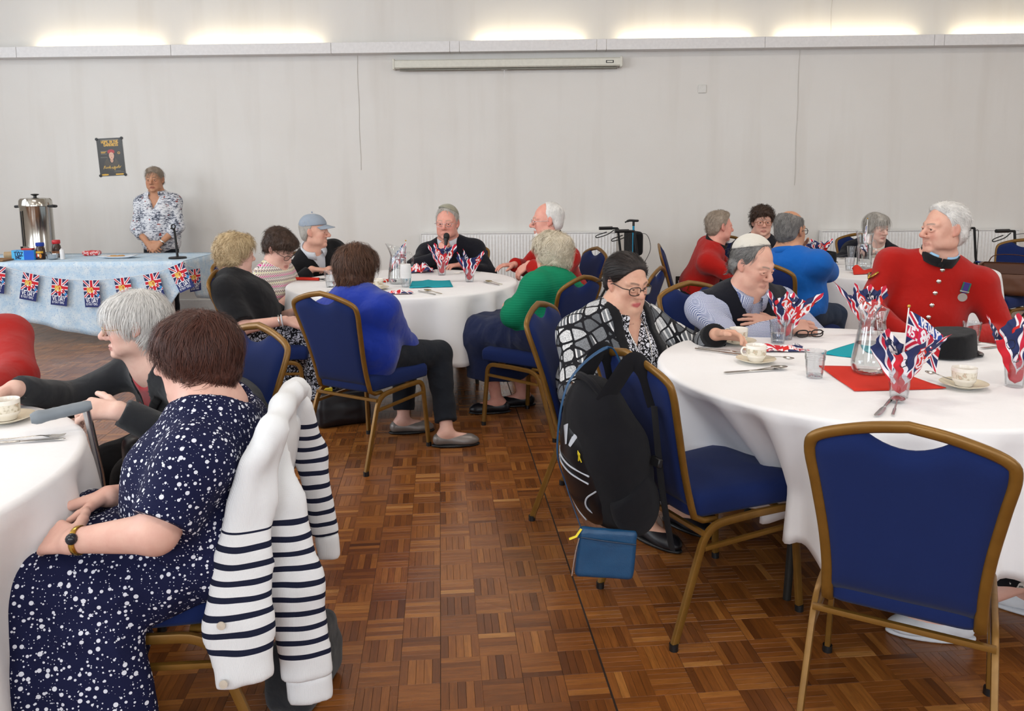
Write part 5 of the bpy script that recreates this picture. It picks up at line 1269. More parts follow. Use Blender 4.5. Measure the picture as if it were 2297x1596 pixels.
def p_plaid():
    p = Person('dark-haired person in glasses, plaid jacket and spotted blouse', (.39, 3.42, .55), (.478, 3.30, 1.022), (.62, -.78), (.50, -.84, -.24), hs=.93, sw=.185, vox=.007, hvox=.003, skin='olive', male=False, sag=1.2, lid=.9, cheek=1.15, jaw=1.1, width=1.18, belly=.07, nose=1.1)
    p.arm('R', (.50, 3.07, .625), (-.65, -.5, -.5), hd=(.95, .0, -.05), hn=(.1, -.6, .75), curl=.45, l1=.26, l2=.24); p.arm('L', (.845, 3.275, .80), (.3, .7, -.6), hd=(.80, -.55, .05), hn=(.1, .5, .75), curl=.55, l1=.28, l2=.25); seat_legs(p, .42, .36); p.build_body()
    S = p.torso(SDF(), .016, bust=.05, hem=-.06); p.vcut(S, .60*p.L, .055); p.neckline(S, .066, .006, .02, .02); p.cloth('blouse', S, F_leo, .004, 18, 4); p.collar(F_leo, .075, .032, .55, 1.0, .0, fold=True, pts=.035)
    S = p.torso(SDF(), .030, bust=.055, sleeves=(1.86, .078, .074, .056), hem=-.12); p.neckline(S, .080, .0, .02)
    def op(X, w=.088):
        q = (X-p.P)@p.Rt; wv = w+.03*np.clip(1-q[..., 2]/p.L, 0, 1); return np.where(q[..., 1] > .0, wv-np.abs(q[..., 0]-.0), -1)
    S.cut(op); p.cloth('jacket', S, F_plaid, .006, 15, 5)
    S = p.torso(SDF(), .034, bust=.058, hem=-.13); p.neckline(S, .078, .0, .02)
    S.cut(lambda X: op(X, .074)); S.cut(lambda X: -op(X, .118)); S.cut(lambda X: -((X-p.P)@p.fw)-.01); p.cloth('lapel', S, F_black, .005, 15, 5)
    for k in 'RL': a = p.E[k]+(p.W[k]-p.E[k])*.80; b = p.E[k]+(p.W[k]-p.E[k])*.98; S = SDF(); S.cap(a, b, .058, .052, .0, flat=True); p.cloth('cuff', S, F_black, .002)
    p.skirt(F_skirt, .2, (.11, .10), .05, disp=.01); p.shoes(M_leather)
    p.glasses(G_dark, w=.027, hgt=.019, r=.0021)
    e = MB(); Sb = p.torso(SDF(), .022, bust=.055, hem=-.06)
    for g in (1, -1): e.tube(spline([p.N+p.rt*g*.055+p.fw*.05+p.up*.01]+[surf(p, Sb, g*x, z)+p.fw*.004 for x, z in ((.05, .84*p.L), (.035, .66*p.L), (.018, .48*p.L), (.002, .34*p.L))], 5), .0022, 6)
    e.sphere(tuple(surf(p, Sb, 0, .32*p.L)+p.fw*.008), .012, 8); link('necklace', e.mesh('necklace', M_silver), p.root, loc=tuple(-p.o)); p.ring('ring', p.W['R']+V(.115, -.0, .002), V(1, 0, 0), .0105, .0018, M_gold)
    p.hair(Hk, [((0, -.022, .036), (.088, .108, .093)), ((0, -.055, -.02), (.078, .068, .065)), ((0, -.105, .0), (.045, .04, .05))], [(-.12, -.045), (-.05, -.04), (-.02, -.03), (.0, .0), (.02, .030), (.05, .050), (.075, .064), (.14, .066)], nape=-.08, strands=2600, slen=.06, lift=.0025, disp=.0015, curl=.05, flow=(0, -1, -.25), wd=.0009)
    return p
def p_red3():
    p = Person('grey-bearded person in a scarlet coat beside the wall socket', (1.50, 6.47, .56), (1.645, 6.35, 1.062), (.97, -.22), (.96, .26, -.03), hs=1.0, sw=.20, skin='pink', width=1.1, nose=1.15, jaw=1.1)
    p.arm('R', (1.88, 6.20, .80), (-.2, -.7, -.6)); p.arm('L', (1.9, 6.45, .80), (-.2, .7, -.6)); seat_legs(p); p.build_body(); red_coat(p, nb=0); p.trousers(F_black); p.shoes(M_leather)
    e = MB(); c = p.T(.155, -.07, .02); e.tube([c+p.up*.09, c, c+p.fw*.07-p.up*.01], .004, 6); link('gold_braid', e.mesh('gold_braid', M_gold), p.root, loc=tuple(-p.o+p.rt*.035-p.fw*.01))
    p.hair(Hsh, SHORT+[((0, .03, .090), (.055, .055, .032))], man_lim(.062, .020), nape=-.085, strands=900, slen=.035, lift=.004, disp=.002, flow=(0, -.8, -.2)); p.hair(Hw, [((0, .070, -.108), (.022, .026, .022))], None, strands=200, slen=.018, lift=.003, disp=.002, name='beard')
def p_curly():
    p = Person('dark curly-haired person in amber glasses against the back wall', (2.17, 7.16, .55), (2.19, 7.02, 1.055), (.2, -.98), (-.12, -.99, 0), hs=1.0, sw=.175, skin='man', male=False)
    p.arm('R', (2.1, 6.85, .70)); p.arm('L', (2.35, 6.85, .70)); seat_legs(p); p.build_body(); S = p.torso(SDF(), .02, bust=.02, sleeves=(1.9, .066, .06, .045), hem=-.1); p.neckline(S, .075, .01, .02); p.cloth('jumper', S, F_navy, .005); p.trousers(F_black); p.shoes(M_leather); p.glasses(G_amber, w=.025, hgt=.020, r=.0021)
    p.hair(Hdb, [((0, -.022, .044), (.100, .116, .104)), ((0, -.052, -.010), (.090, .078, .070)), ((0, .045, .080), (.076, .058, .046))], [(-.12, -.04), (-.05, -.035), (-.02, -.012), (0, .015), (.03, .045), (.05, .085), (.14, .11)], nape=-.06, strands=1500, slen=.04, lift=.010, disp=.010, fr=75, curl=1.1, wd=.0013)
def p_polo():
    p = Person('balding person in a bright blue polo shirt resting a hand on the chin', (1.84, 5.20, .56), (1.835, 5.28, 1.098), (.72, .69), (.78, .62, -.04), hs=1.06, sw=.20, skin='tan', width=1.15, belly=.05, nose=1.1, vox=.008)
    p.arm('R', (1.985, 5.50, .965), (.75, -.2, -.7), hd=(-.35, -.3, .75), hn=(.5, .5, .3), curl=.9, l1=.29, l2=.26); p.arm('L', (2.0, 5.75, .80), (-.6, .3, -.6)); seat_legs(p, .42, .36); p.build_body()
    S = p.torso(SDF(), .022, sleeves=(1.02, .078, .074, .06), hem=-.12); p.neckline(S, .066, .0, .01); p.cloth('polo_shirt', S, F_polo, .007, 14, 4); p.collar(F_polo, .075, .032, .4, .6, .0, fold=True); p.trousers(F_jean, (.10, .08, .06)); p.shoes(M_leather); p.glasses(G_dark, w=.026, hgt=.018, r=.002)
    p.hair(Hdg, SHORT, man_lim(.04, .012), nape=-.09, strands=1500, slen=.03, lift=.002, disp=.0015, top=lambda q: .082-np.sqrt(q[..., 0]**2+((q[..., 1]-.01)*.9)**2+(q[..., 2]-.125)**2), flow=(0, -.6, -.5))
def p_kip():
    p = Person('person in a white skullcap and black vest with folded arms', (1.08, 3.94, .56), (1.128, 3.72, 1.045), (.22, -.97), (.58, -.74, -.34), hs=.97, sw=.20, vox=.007, hvox=.003, skin='man', lid=1.0, sag=.7, nose=1.15, jaw=1.05, width=1.1, belly=.03)
    p.arm('R', (1.22, 3.50, .785), (-.9, -.1, -.5), hd=(.95, .1, -.05), hn=(.1, -.7, .7), curl=.3); p.arm('L', (1.215, 3.67, .775), (.9, .0, -.5), hd=(-.97, -.15, .10), hn=(.0, -.75, .65), curl=.15); seat_legs(p); p.build_body()
    S = p.torso(SDF(), .014, sleeves=(1.96, .070, .066, .048), hem=-.06); p.neckline(S, .054, .0, .012, .0); p.cloth('shirt', S, F_check, .005, 18, 4); p.collar(F_check, .073, .038, .5, .55, .002, fold=True, pts=.03)
    S = p.torso(SDF(), .026, hem=-.10); p.neckline(S, .070, .0, .02); p.vcut(S, .60*p.L, .058)
    for k, g in (('R', 1), ('L', -1)): S.ell(p.S[k]+p.rt*g*.045-p.up*.02, (.062, .13, .13), p.Rt, .01, True)
    p.cloth('vest', S, F_navy, .005, 16, 5); p.trousers(F_dtrou); p.shoes(M_leather)
    p.hair(Hdg, SHORT+[((0, -.05, -.03), (.08, .066, .06))], man_lim(.030, .022), nape=-.088, strands=2400, slen=.045, lift=.003, disp=.002, flow=(0, -.9, -.45), wd=.0009, top=lambda q: q[..., 2]-.104-q[..., 1]*.5)
    S = SDF(); S.ell(p.h(0, -.030, .046), V(.087, .100, .091)*p.hs, p.Rh, .01); S.cut(lambda X: (lambda q: .094+q[..., 1]*.55-q[..., 2])(((X-p.H)@p.Rh)/p.hs)); p.cloth('skullcap', S, F_kip, .0012, 40, vox=.004)
def p_lady():
    p = Person('small grey-haired person in a black cardigan before the right radiator', (3.22, 7.32, .545), (3.24, 7.12, .990), (.0, -1), (.38, -.90, -.16), hs=1.0, sw=.175, skin='pale', male=False, sag=1.2, nose=1.2, lid=.6)
    p.arm('R', (3.08, 6.95, .77), (-.9, .2, -.4)); p.arm('L', (3.42, 6.95, .77), (.9, .2, -.4)); seat_legs(p); p.build_body(); S = p.torso(SDF(), .012, bust=.02, hem=-.05); p.neckline(S, .08, .02, .03, .03); p.cloth('top', S, F_kip, .003)
    S = p.torso(SDF(), .024, bust=.02, sleeves=(1.93, .066, .06, .045), hem=-.1); p.neckline(S, .085, .02, .03, .03); p.vcut(S, .2*p.L, .07); p.cloth('cardigan', S, F_navy, .006); p.trousers(F_black); p.shoes(M_leather)
    p.hair(Hg, [((0, -.022, .036), (.092, .112, .097)), ((0, -.045, -.030), (.090, .072, .07)), ((0, .040, .076), (.074, .054, .042)), ((.055, .0, -.01), (.038, .05, .05)), ((-.055, .0, -.01), (.038, .05, .05))], [(-.12, -.01), (-.05, .01), (-.02, .025), (0, .035), (.025, .055), (.035, .1), (.14, .11)], nape=-.075, strands=1200, slen=.065, lift=.005, disp=.003, curl=.1)
def p_off():
    p = Person('person cut off by the right edge, only a bare leg and leaf-print skirt showing', (2.20, 2.02, .53), (2.18, 2.10, 1.14), (-.9, .42), (-.7, .7, -.1), sw=.18, vox=.009, hvox=.006, skin='fair', male=False)
    p.arm('L', (1.95, 2.0, .62)); p.arm('R', (2.02, 2.3, .62)); p.leg('L', (1.80, 2.26, .40), (1.36, 2.36, .10), (-.92, .2, -.1)); p.leg('R', (1.86, 2.40, .44), (1.72, 2.50, .085), (-.75, .66, 0)); p.build_body(); S = p.torso(SDF(), .02, bust=.02, sleeves=(1.9, .066, .06, .045), hem=-.1); p.neckline(S, .075, .01, .02); p.cloth('jumper', S, F_navy, .005)
    p.skirt(F_leaf, .24, (.11, .095), .02); p.shoes(M_shoew, M_shoew); p.hair(Hg, SHORT, man_lim(), strands=200)
for fn in (p_stand, p_redl, p_polka, p_blonde, p_zig, p_cap, p_blue, p_red2, p_green, p_red3, p_curly, p_polo, p_kip, p_lady, p_off): fn()
PW = p_white(); PM = p_mic(); PP = p_plaid()
# ------------------------------------------------------------------ flat print: small colour rasters laid on real sheets
FONT = {'A': '04 23 44|12 32', 'B': '00 04 24 33 22 02|22 31 20 00', 'C': '33 24 14 03 01 10 20 31', 'D': '00 04 24 33 31 20 00', 'E': '30 00 04 34|02 22', 'F': '00 04 34|02 22', 'G': '33 24 14 03 01 10 20 31 32 22', 'H': '00 04|30 34|02 32', 'I': '10 14', 'J': '34 31 20 10 01', 'K': '00 04|34 02 30', 'L': '04 00 30', 'M': '00 04 22 44 40', 'N': '00 04 30 34', 'O': '10 01 03 14 24 33 31 20 10', 'P': '00 04 24 33 22 02', 'R': '00 04 24 33 22 02|22 30', 'S': '34 14 03 12 22 31 20 00', 'T': '04 34|14 10', 'U': '04 01 10 20 31 34', 'V': '04 10 24', 'W': '04 10 22 30 44', 'Y': '04 12 34|12 10', 'Z': '04 34 00 30', '0': '10 01 03 14 24 33 31 20 10', '1': '03 14 10', '2': '03 14 24 33 00 30', '4': '20 24 01 31', '5': '34 04 02 22 31 20 00', '6': '34 14 01 10 20 31 22 02', '8': '12 03 14 24 33 22 12 01 10 20 31 22', '9': '00 20 33 24 14 03 12 32', ' ': ''}
FONT['A'] = '00 24 40|11 31'; FONT['V'] = '04 20 44'; FONT['Y'] = '04 22 44|22 20'; FONT['W'] = '04 10 22 30 44'; FONT['M'] = '00 04 22 44 40'
class Print:
    def __init__(s, w, h, col='ffffff'):
        s.w, s.h = w, h; s.im = np.tile(np.array(srgb(col)), (h, w, 1)); s.Y, s.X = np.mgrid[0:h, 0:w]; s.X = (s.X+.5)/w; s.Y = 1-(s.Y+.5)/h
    def put(s, m, col): s.im[m] = srgb(col) if isinstance(col, str) else col; return s
    def rect(s, x0, y0, x1, y1, col): return s.put((s.X >= x0) & (s.X < x1) & (s.Y >= y0) & (s.Y < y1), col)
    def disc(s, cx, cy, rx, ry, col, r0=0.0):
        d = ((s.X-cx)/rx)**2+((s.Y-cy)/ry)**2; return s.put((d < 1) & (d >= r0*r0), col)
    def seg(s, a, b, t, col, asp=1.0):
        ax, ay, bx, by = a[0], a[1]*asp, b[0], b[1]*asp; X, Y = s.X, s.Y*asp; dx, dy = bx-ax, by-ay; q = np.clip(((X-ax)*dx+(Y-ay)*dy)/max(dx*dx+dy*dy, 1e-9), 0, 1)
        return s.put((X-ax-q*dx)**2+(Y-ay-q*dy)**2 < t*t, col)
    def text(s, tx, x, y, size, col, t=None, wf=.78, rot=False):
        """stroke lettering, size = cap height in units of the width"""
        asp = s.h/s.w; t = t or size*.10; cx = x
        for ch in tx:
            wd = 2 if ch in 'I1' else 4 if ch in 'MWAVY' else 3
            for st in FONT.get(ch, '').split('|'):
                p = [(cx+int(q[0])*size/4*wf, y+int(q[1])*size/4/asp) for q in st.split()]
                for a, b in zip(p[:-1], p[1:]): s.seg(a, b, t, col, asp)
            cx += (wd+(1.1 if ch != ' ' else -.8))*size/4*wf
        return s
    def jack(s, x0=0, y0=0, x1=1, y1=1, k=1.0):
        u = (s.X-x0)/(x1-x0); v = (s.Y-y0)/(y1-y0); ins = (u >= 0) & (u < 1) & (v >= 0) & (v < 1); asp = (y1-y0)/(x1-x0)*s.h/s.w
        s.put(ins, '26305e'); d1 = np.abs((u-.5)*asp-(v-.5)*asp)/math.hypot(1, asp)*1.0; d2 = np.abs((u-.5)*asp+(v-.5)*asp)/math.hypot(1, asp); w = .075*k
        s.put(ins & ((d1 < w) | (d2 < w)), 'eeeaee'); s.put(ins & ((d1 < w*.42) | (d2 < w*.42)), 'c8203c')
        ax = np.abs(u-.5); ay = np.abs(v-.5)*asp; s.put(ins & ((ax < .13*k) | (ay < .13*k)), 'eeeaee'); s.put(ins & ((ax < .08*k) | (ay < .08*k)), 'cc1f2f'); return s
def print_fn(t):
    a = t.n('ShaderNodeAttribute', {'attribute_name': 'print'}).outputs['Color']; t.set(t.b, 'Base Color', a); t.bump(t.noise(t.coord(), 220, 2), .08, .002)
M_print = mat('printed_paper', rough=.6, fn=print_fn, spec=.3); M_gloss = mat('printed_gloss', rough=.3, fn=print_fn, spec=.45)
def printed(name, pr, P, parent=None, m=None, loc=None, rot=None, smooth=True, flip=False):
    """a sheet whose points are P(u, v), one face for each dot of the print"""
    h, w = pr.h, pr.w; u, v = np.meshgrid(np.linspace(0, 1, w+1), np.linspace(1, 0, h+1)); pts = np.stack(P(u.ravel(), v.ravel()), -1)
    i, j = np.meshgrid(np.arange(h), np.arange(w), indexing='ij'); a = (i*(w+1)+j).ravel(); f = np.stack([a+w+1, a+w+2, a+1, a], 1)
    if flip: f = f[:, ::-1]
    me = mesh(name, pts, f, m or M_print, smooth=smooth); me.attributes.new('print', 'FLOAT_COLOR', 'FACE').data.foreach_set('color', np.concatenate([pr.im.reshape(-1, 3), np.ones((h*w, 1))], 1).astype(np.float32).ravel())
    return link(name, me, parent, loc, rot)

# ---- clear plastic and glass
def clear_fn(tint, amount, rough=.03):
    def fn(t):
        o = t.t.nodes['Material Output']; tr = t.n('ShaderNodeBsdfTransparent'); tr.inputs[0].default_value = (*tint, 1); gl = t.n('ShaderNodeBsdfGlossy'); gl.inputs['Roughness'].default_value = rough; gl.inputs[0].default_value = (1, 1, 1, 1)
        fr = t.n('ShaderNodeFresnel'); fr.inputs[0].default_value = 1.25; k = t.math('ADD', t.math('MULTIPLY', fr.outputs[0], .55), amount); m1 = t.n('ShaderNodeMixShader'); t.t.links.new(k, m1.inputs[0]); t.t.links.new(tr.outputs[0], m1.inputs[1]); t.t.links.new(gl.outputs[0], m1.inputs[2])
        t.t.links.new(m1.outputs[0], o.inputs[0]); t.t.nodes.remove(t.b)
    return fn
M_plastic = mat('clear_plastic', fn=clear_fn((.93, .94, .95), .06, .06)); M_glass = mat('clear_glass', fn=clear_fn((.95, .96, .96), .05, .02))
def water_fn(t):
    for k, v in (('Transmission Weight', 1.0), ('IOR', 1.2), ('Roughness', 0.0)): t.b.inputs[k].default_value = v
M_water = mat('water', (.97, .98, .99), 0, fn=water_fn)
M_china = mat('cream_china', fn=lambda t: (t.set(t.b, 'Base Color', t.mix(t.noise(t.coord(), 30, 2), srgb('ece6da'), srgb('f2ede4'))),), rough=.2, spec=.5)
M_chinab = mat('cream_china_pattern', fn=lambda t: t.set(t.b, 'Base Color', t.ramp(t.noise(t.coord(), 70, 3), [(.45, srgb('e4dccb')), (.6, srgb('b9ad93')), (.7, srgb('d8b9a6'))])), rough=.25)
M_saucer = mat('biscuit_china', 'e3d8c0', .25); M_cutl = mat('stainless_steel', 'bdbab6', .22, 1); M_gcutl = mat('warm_steel', 'b5a47a', .22, 1)

def tumbler(x, y, label, z=.7475, r0=.027, r1=.036, h=.095, water=0.0):
    e = empty('plastic_tumbler', (x, y, z), 0, label, 'tumbler', 'clear plastic tumblers'); p = [(0, .004), (r0-.002, .004), (r0, .006)]
    for k in range(9): q = k/8; p.append((r0+(r1-r0)*q+.0005*math.sin(k*2.4), .006+(h-.006)*q))
    m = MB(); m.lathe([(0, .001)]+[(r0, .001)]+[(a+.0006, b) for a, b in p[2:]]+[(r1+.002, h), (r1+.002, h+.002), (r1-.001, h+.002)]+[(a-.0006, b) for a, b in p[2:][::-1]]+[(0, .005)], 28); m.build('cup', M_plastic, e)
    m = MB()
    for zz in (h*.78, h*.70): m.tube([((r0+(r1-r0)*zz/h+.0003)*math.cos(t), (r0+(r1-r0)*zz/h+.0003)*math.sin(t), zz) for t in np.arange(28)*2*math.pi/28], .0009, 5, closed=True)
    m.build('rib', M_plastic, e)
    if water: rw = r0+(r1-r0)*water-.0012; m = MB(); m.lathe([(0, .006), (r0-.0015, .006), (rw, h*water), (0, h*water)], 24); m.build('water', M_water, e)
    return e
def cup(x, y, label, rz=0.0, z=.7475, s=1.0, tea=True):
    e = empty('saucer', (x, y, z), rz, label.replace('CUP', 'cream saucer'), 'saucer', 'cream saucers'); m = MB(); m.lathe([(0, .003), (.030, .003), (.034, .001), (.036, .003), (.062, .011), (.073, .016), (.074, .0175), (.060, .0135), (.036, .0065), (.032, .005), (0, .005)], 40); m.build('dish', M_saucer, e)
    m = MB(); m.lathe([(.0715, .0172), (.0742, .0178), (.0742, .0168)], 40); m.build('rim', M_gold if False else M_saucer, e)
    c = empty('teacup', (x, y, z+.006), rz, label.replace('CUP', 'cream teacup'), 'cup', 'cream teacups')
    p = [(0, .001), (.025, .001), (.027, .003), (.029, .010), (.0345, .016), (.0365, .022), (.0375, .040), (.0385, .062)]; m = MB(); m.lathe(p+[(.0372, .0625), (.036, .060), (.035, .040), (.034, .020), (.028, .012), (0, .010)], 40); m.build('bowl', M_china, c)
    m = MB(); m.lathe([(.0369, .026), (.0377, .040), (.0381, .050)], 40); m.build('pattern_band', M_chinab, c)
    m = MB(); m.tube(spline([(.036, 0, .052), (.050, 0, .054), (.058, 0, .042), (.052, 0, .027), (.036, 0, .022)], 6), .0045, 8, r2=.0032); m.build('handle', M_china, c)
    if tea: m = MB(); m.lathe([(0, .045), (.0352, .045)], 32); m.build('tea', mat('milky_tea', 'a98a66', .15), c)
    return e, c
def spoon(x, y, rz, label, m_=None, z=.749, s=1.0):
    e = empty('spoon', (x, y, z), rz, label, 'spoon', 'steel spoons'); m_ = m_ or M_cutl
    n = 18; v = []; f = []
    for j in range(6):
        q = j/5
        for i in range(n):
            t = i*2*math.pi/n; rr = 1-.12*math.cos(t); v.append((.066*s+.030*s*q*math.cos(t), .020*s*q*math.sin(t)*rr, .0018+.0075*q*q))
    f += [(j*n+i, j*n+(i+1) % n, (j+1)*n+(i+1) % n, (j+1)*n+i) for j in range(1, 5) for i in range(n)]+[(0, n+i, n+(i+1) % n) for i in range(n)]
    o = obj('bowl', v, f, m_, e); sd = o.modifiers.new('t', 'SOLIDIFY'); sd.thickness = .0012
    m = MB(); m.tube(spline([(.040*s, 0, .009), (.02*s, 0, .008), (-.03*s, 0, .004), (-.09*s, 0, .003)], 5), [.0026]*5+[.0028]*5+[.0045]*6, 8, r2=.0014, up=(0, 0, 1)); m.build('handle', m_, e); return e
def fork(x, y, rz, label, z=.749):
    e = empty('fork', (x, y, z), rz, label, 'fork', 'steel forks'); m = MB(); m.tube(spline([(-.10, 0, .003), (-.03, 0, .004), (.03, 0, .007), (.05, 0, .006)], 5), [.0045]*5+[.003]*6+[.004]*5, 8, r2=.0014, up=(0, 0, 1)); m.build('handle', M_cutl, e)
    m = MB(); m.tube([(.048, 0, .006), (.058, 0, .005), (.066, 0, .004)], [.005, .010, .011], 8, r2=.0012, up=(0, 0, 1)); m.build('neck', M_cutl, e)
    for k in range(4): m = MB(); m.tube([(.064, (k-1.5)*.0058, .004), (.085, (k-1.5)*.0058, .003), (.102, (k-1.5)*.0052, .006)], [.0018, .0018, .0009], 6); m.build('tine', M_cutl, e)
def knife(x, y, rz, label, z=.749):
    e = empty('knife', (x, y, z), rz, label, 'knife', 'steel knives'); m = MB(); m.tube([(-.11, 0, .004), (-.10, 0, .004), (-.03, 0, .004), (-.005, 0, .004)], [.004, .0065, .005, .004], 8, r2=.003, up=(0, 0, 1)); m.build('handle', M_cutl, e)
    m = MB(); m.tube([(-.006, 0, .004), (.02, .001, .004), (.08, .001, .004), (.10, -.001, .004), (.11, -.004, .004)], [.0045, .0085, .009, .007, .001], 8, r2=.0008, up=(0, 0, 1)); m.build('blade', M_cutl, e)
def nap_print(seed, n=100):
    r = np.random.default_rng(seed); p = Print(n, n, 'e9e5e6'); p.jack(0, 0, 1, 1, .9); p.rect(.06, .06, .40, .22, 'd2281f'); p.text('VE DAY', .08, .10, .10, 'eeeaee', .014); p.rect(.60, .70, .94, .92, '232c4e'); p.text('1945', .64, .76, .10, 'e9e5e6', .012); p.rect(.55, .10, .92, .26, 'd2281f'); p.text('80', .66, .12, .12, 'f2eeee', .016)
    for _ in range(3): x, y = r.random(2)*.8+.1; p.disc(x, y, .05, .05, '1d1d28', .8)
    return p
def cone_napkin(x, y, z, label, seed, hgt=.155, spread=.07, lean=(0, 0), tip=.010, fold=3, rz=0.0):
    r = np.random.default_rng(seed); ph = r.random(4)*6.28
    def P(u, v):
        a, b = u-.5, v-.5; rho = np.sqrt(a*a+b*b)*2; th = np.arctan2(b, a)+rz; k = fold
        rad = tip+spread*rho**1.15*(1+.20*np.cos(k*th+ph[0])+.07*np.cos(7*th+ph[1])); rad = np.where(rho < .05, rho*.2, rad)
        flat = .55+.25*np.cos(2*th+ph[2])
        X = rad*np.cos(th); Y = rad*np.sin(th)*.75; Z = hgt*rho*(.98+.06*np.cos(5*th+ph[3]))-.02*np.clip(rho-1.05, 0, 1)
        return X+lean[0]*Z/hgt+.004*np.sin(40*u+ph[0]), Y+lean[1]*Z/hgt+.004*np.sin(37*v+ph[1]), Z+.006
    return tag(printed('paper_napkin', nap_print(seed), P, loc=(x, y, z)), label, 'napkin', 'flag-print paper napkins')
def flat_napkin(x, y, z, label, seed, w=.16, d=.075, hgt=.018, rz=0.0, pr=None):
    r = np.random.default_rng(seed); ph = r.random(6)*6.28
    def P(u, v):
        X = (u-.5)*w*(1+.08*np.sin(5*v+ph[0])); Y = (v-.5)*d*(1+.15*np.sin(6*u+ph[1])); Z = .002+hgt*np.abs(.55*np.sin(9*u+2*v+ph[2])+.45*np.sin(7*v-3*u+ph[3]))*np.clip(4*np.minimum(np.minimum(u, 1-u), np.minimum(v, 1-v))+.35, 0, 1); return X, Y, Z
    return tag(printed('paper_napkin', pr or nap_print(seed, 48), P, loc=(x, y, z), rot=(0, 0, rz)), label, 'napkin', 'flag-print paper napkins')
def sheet(name, pts, m, label, z=.7485, lift=.0, cat='napkin', n=14, wob_=.0012, curl=None):
    """a plain folded paper napkin: a four-cornered sheet lying on the cloth"""
    A, B, C, D = [np.array(p, float) for p in pts]; u, v = np.meshgrid(np.linspace(0, 1, n+1), np.linspace(0, 1, n+1)); u = u.ravel()[:, None]; v = v.ravel()[:, None]
    P = A*(1-u)*(1-v)+B*u*(1-v)+C*u*v+D*(1-u)*v; Z = z+.0025+wob_*np.sin(9*u+4*v)+lift*np.sin(math.pi*u)*0
    if curl: Z = Z+curl(u, v)
    V_ = np.concatenate([P, Z], 1); f = [(i*(n+1)+j, i*(n+1)+j+1, (i+1)*(n+1)+j+1, (i+1)*(n+1)+j) for i in range(n) for j in range(n)]
    o = obj(name, V_, f, m); s = o.modifiers.new('t', 'SOLIDIFY'); s.thickness = .003; s.offset = 0; return tag(o, label, cat)
def jug(x, y, label, rz=0.0, h=.235, water=.5, z=.7475, r=(.052, .060, .038)):
    e = empty('glass_jug', (x, y, z), rz, label, 'jug', 'glass water jugs'); prof = [(r[0]*.85, .004), (r[0], .010), (r[1], .035), (r[1]*.97, .06), (r[2]*1.12, .15), (r[2], .185), (r[2]*1.05, .21), (r[2]*1.22, h)]
    sp = spline([(a, 0, b) for a, b in prof], 5); pr = [(p[0], p[2]) for p in sp]; n = 40; th = np.arange(n)*2*math.pi/n; v = []
    full = [(0, .004)]+pr+[(a-.003, b) for a, b in pr[::-1]]+[(0, .010)]
    for a, b in full:
        k = max(0, (b-.19)/(h-.19)); lip = 1+.42*k*np.maximum(0, np.cos(th))**6; v.append(np.stack([a*lip*np.cos(th), a*lip*np.sin(th), b+.022*k*np.maximum(0, np.cos(th))**4], 1))
    v = np.concatenate(v); m_ = len(full); f = [(i*n+k, i*n+(k+1) % n, (i+1)*n+(k+1) % n, (i+1)*n+k) for i in range(m_-1) for k in range(n)]; obj('vessel', v, f, M_glass, e)
    m = MB(); m.tube(spline([(-r[2]*1.05, 0, .20), (-r[2]*1.7, 0, .212), (-r[2]*2.15, 0, .175), (-r[2]*2.0, 0, .12), (-r[2]*1.3, 0, .115)], 6), .009, 10, r2=.006); m.build('handle', M_glass, e)
    wz = .01+(h-.02)*water; w = [(0, .011)]+[(a-.0035, b) for a, b in pr if .011 < b < wz]+[(np.interp(wz, [b for a, b in pr], [a for a, b in pr])-.0035, wz), (0, wz)]; m = MB(); m.lathe(w, 32); m.build('water', M_water, e); return e
def stick_flag(x, y, z, label, tilt=(0, 0), rz=0.0, h=.30, w=.15, fh=.10, droop=.6):
    e = empty('stick_flag', (x, y, z), rz, label, 'flag', 'small paper flags on sticks'); top = V(tilt[0], tilt[1], h); m = MB(); m.tube([(0, 0, 0), tuple(top)], .0022, 8); m.build('stick', mat('white_plastic_stick', 'e8e6e2', .4), e); m = MB(); m.sphere(tuple(top), .0055, 10); m.build('finial', M_gold, e)
    p = Print(120, 80); p.jack(0, 0, 1, 1, .85); p.rect(.33, .30, .70, .72, 'd02a55'); p.text('80', .42, .38, .20, 'f4f0f2', .028); p.rect(.02, .34, .28, .62, 'd02a55'); p.text('45', .06, .40, .13, 'f4f0f2', .018); p.rect(.30, .76, .98, .98, '2b4f9c'); p.text('VE DAY', .36, .80, .12, 'f4f0f2', .018)
    ax = unit(top)
    def P(u, v):
        s_ = h-.012-(1-v)*fh; d = u*w; dz = -droop*d*(.55+.45*u); rx = d*(1-.45*droop); wv = .012*np.sin(8*u+2*v)*u
        return ax[0]*s_+rx, ax[1]*s_+wv, ax[2]*s_+dz
    printed('cloth', p, P, e); return e

# ---- near right table
K3 = 'on the near right table'
cup(.955, 3.33, 'CUP touched by the hand of the plaid jacket', R_(150)); cup(.925, 2.985, 'CUP in front of the plaid jacket, handle to the left', R_(185)); cup(1.50, 2.60, 'CUP right of the red napkin under the hat', R_(100))
spoon(1.00, 2.985, R_(-40), 'teaspoon on the saucer before the plaid jacket', z=.763, s=.75); spoon(1.455, 2.655, R_(110), 'teaspoon standing in the saucer right of the red napkin', z=.766, s=.7)
tumbler(1.125, 3.34, 'tumbler of water before the white skullcap '+K3, water=.45); TA = tumbler(1.185, 3.42, 'tumbler holding a napkin before the white skullcap'); cone_napkin(1.185, 3.42, .752, 'flag napkin cone before the folded arms of the white skullcap', 3, .150, .072, (.012, 0), rz=.4)
tumbler(1.060, 2.75, 'nearly empty tumbler left of the red napkin', water=.12); tumbler(1.232, 2.49, 'tumbler holding a napkin and flag by the spoon'); cone_napkin(1.232, 2.49, .752, 'large flag napkin cone in front of the glass jug', 5, .150, .078, (.012, 0), rz=1.0)
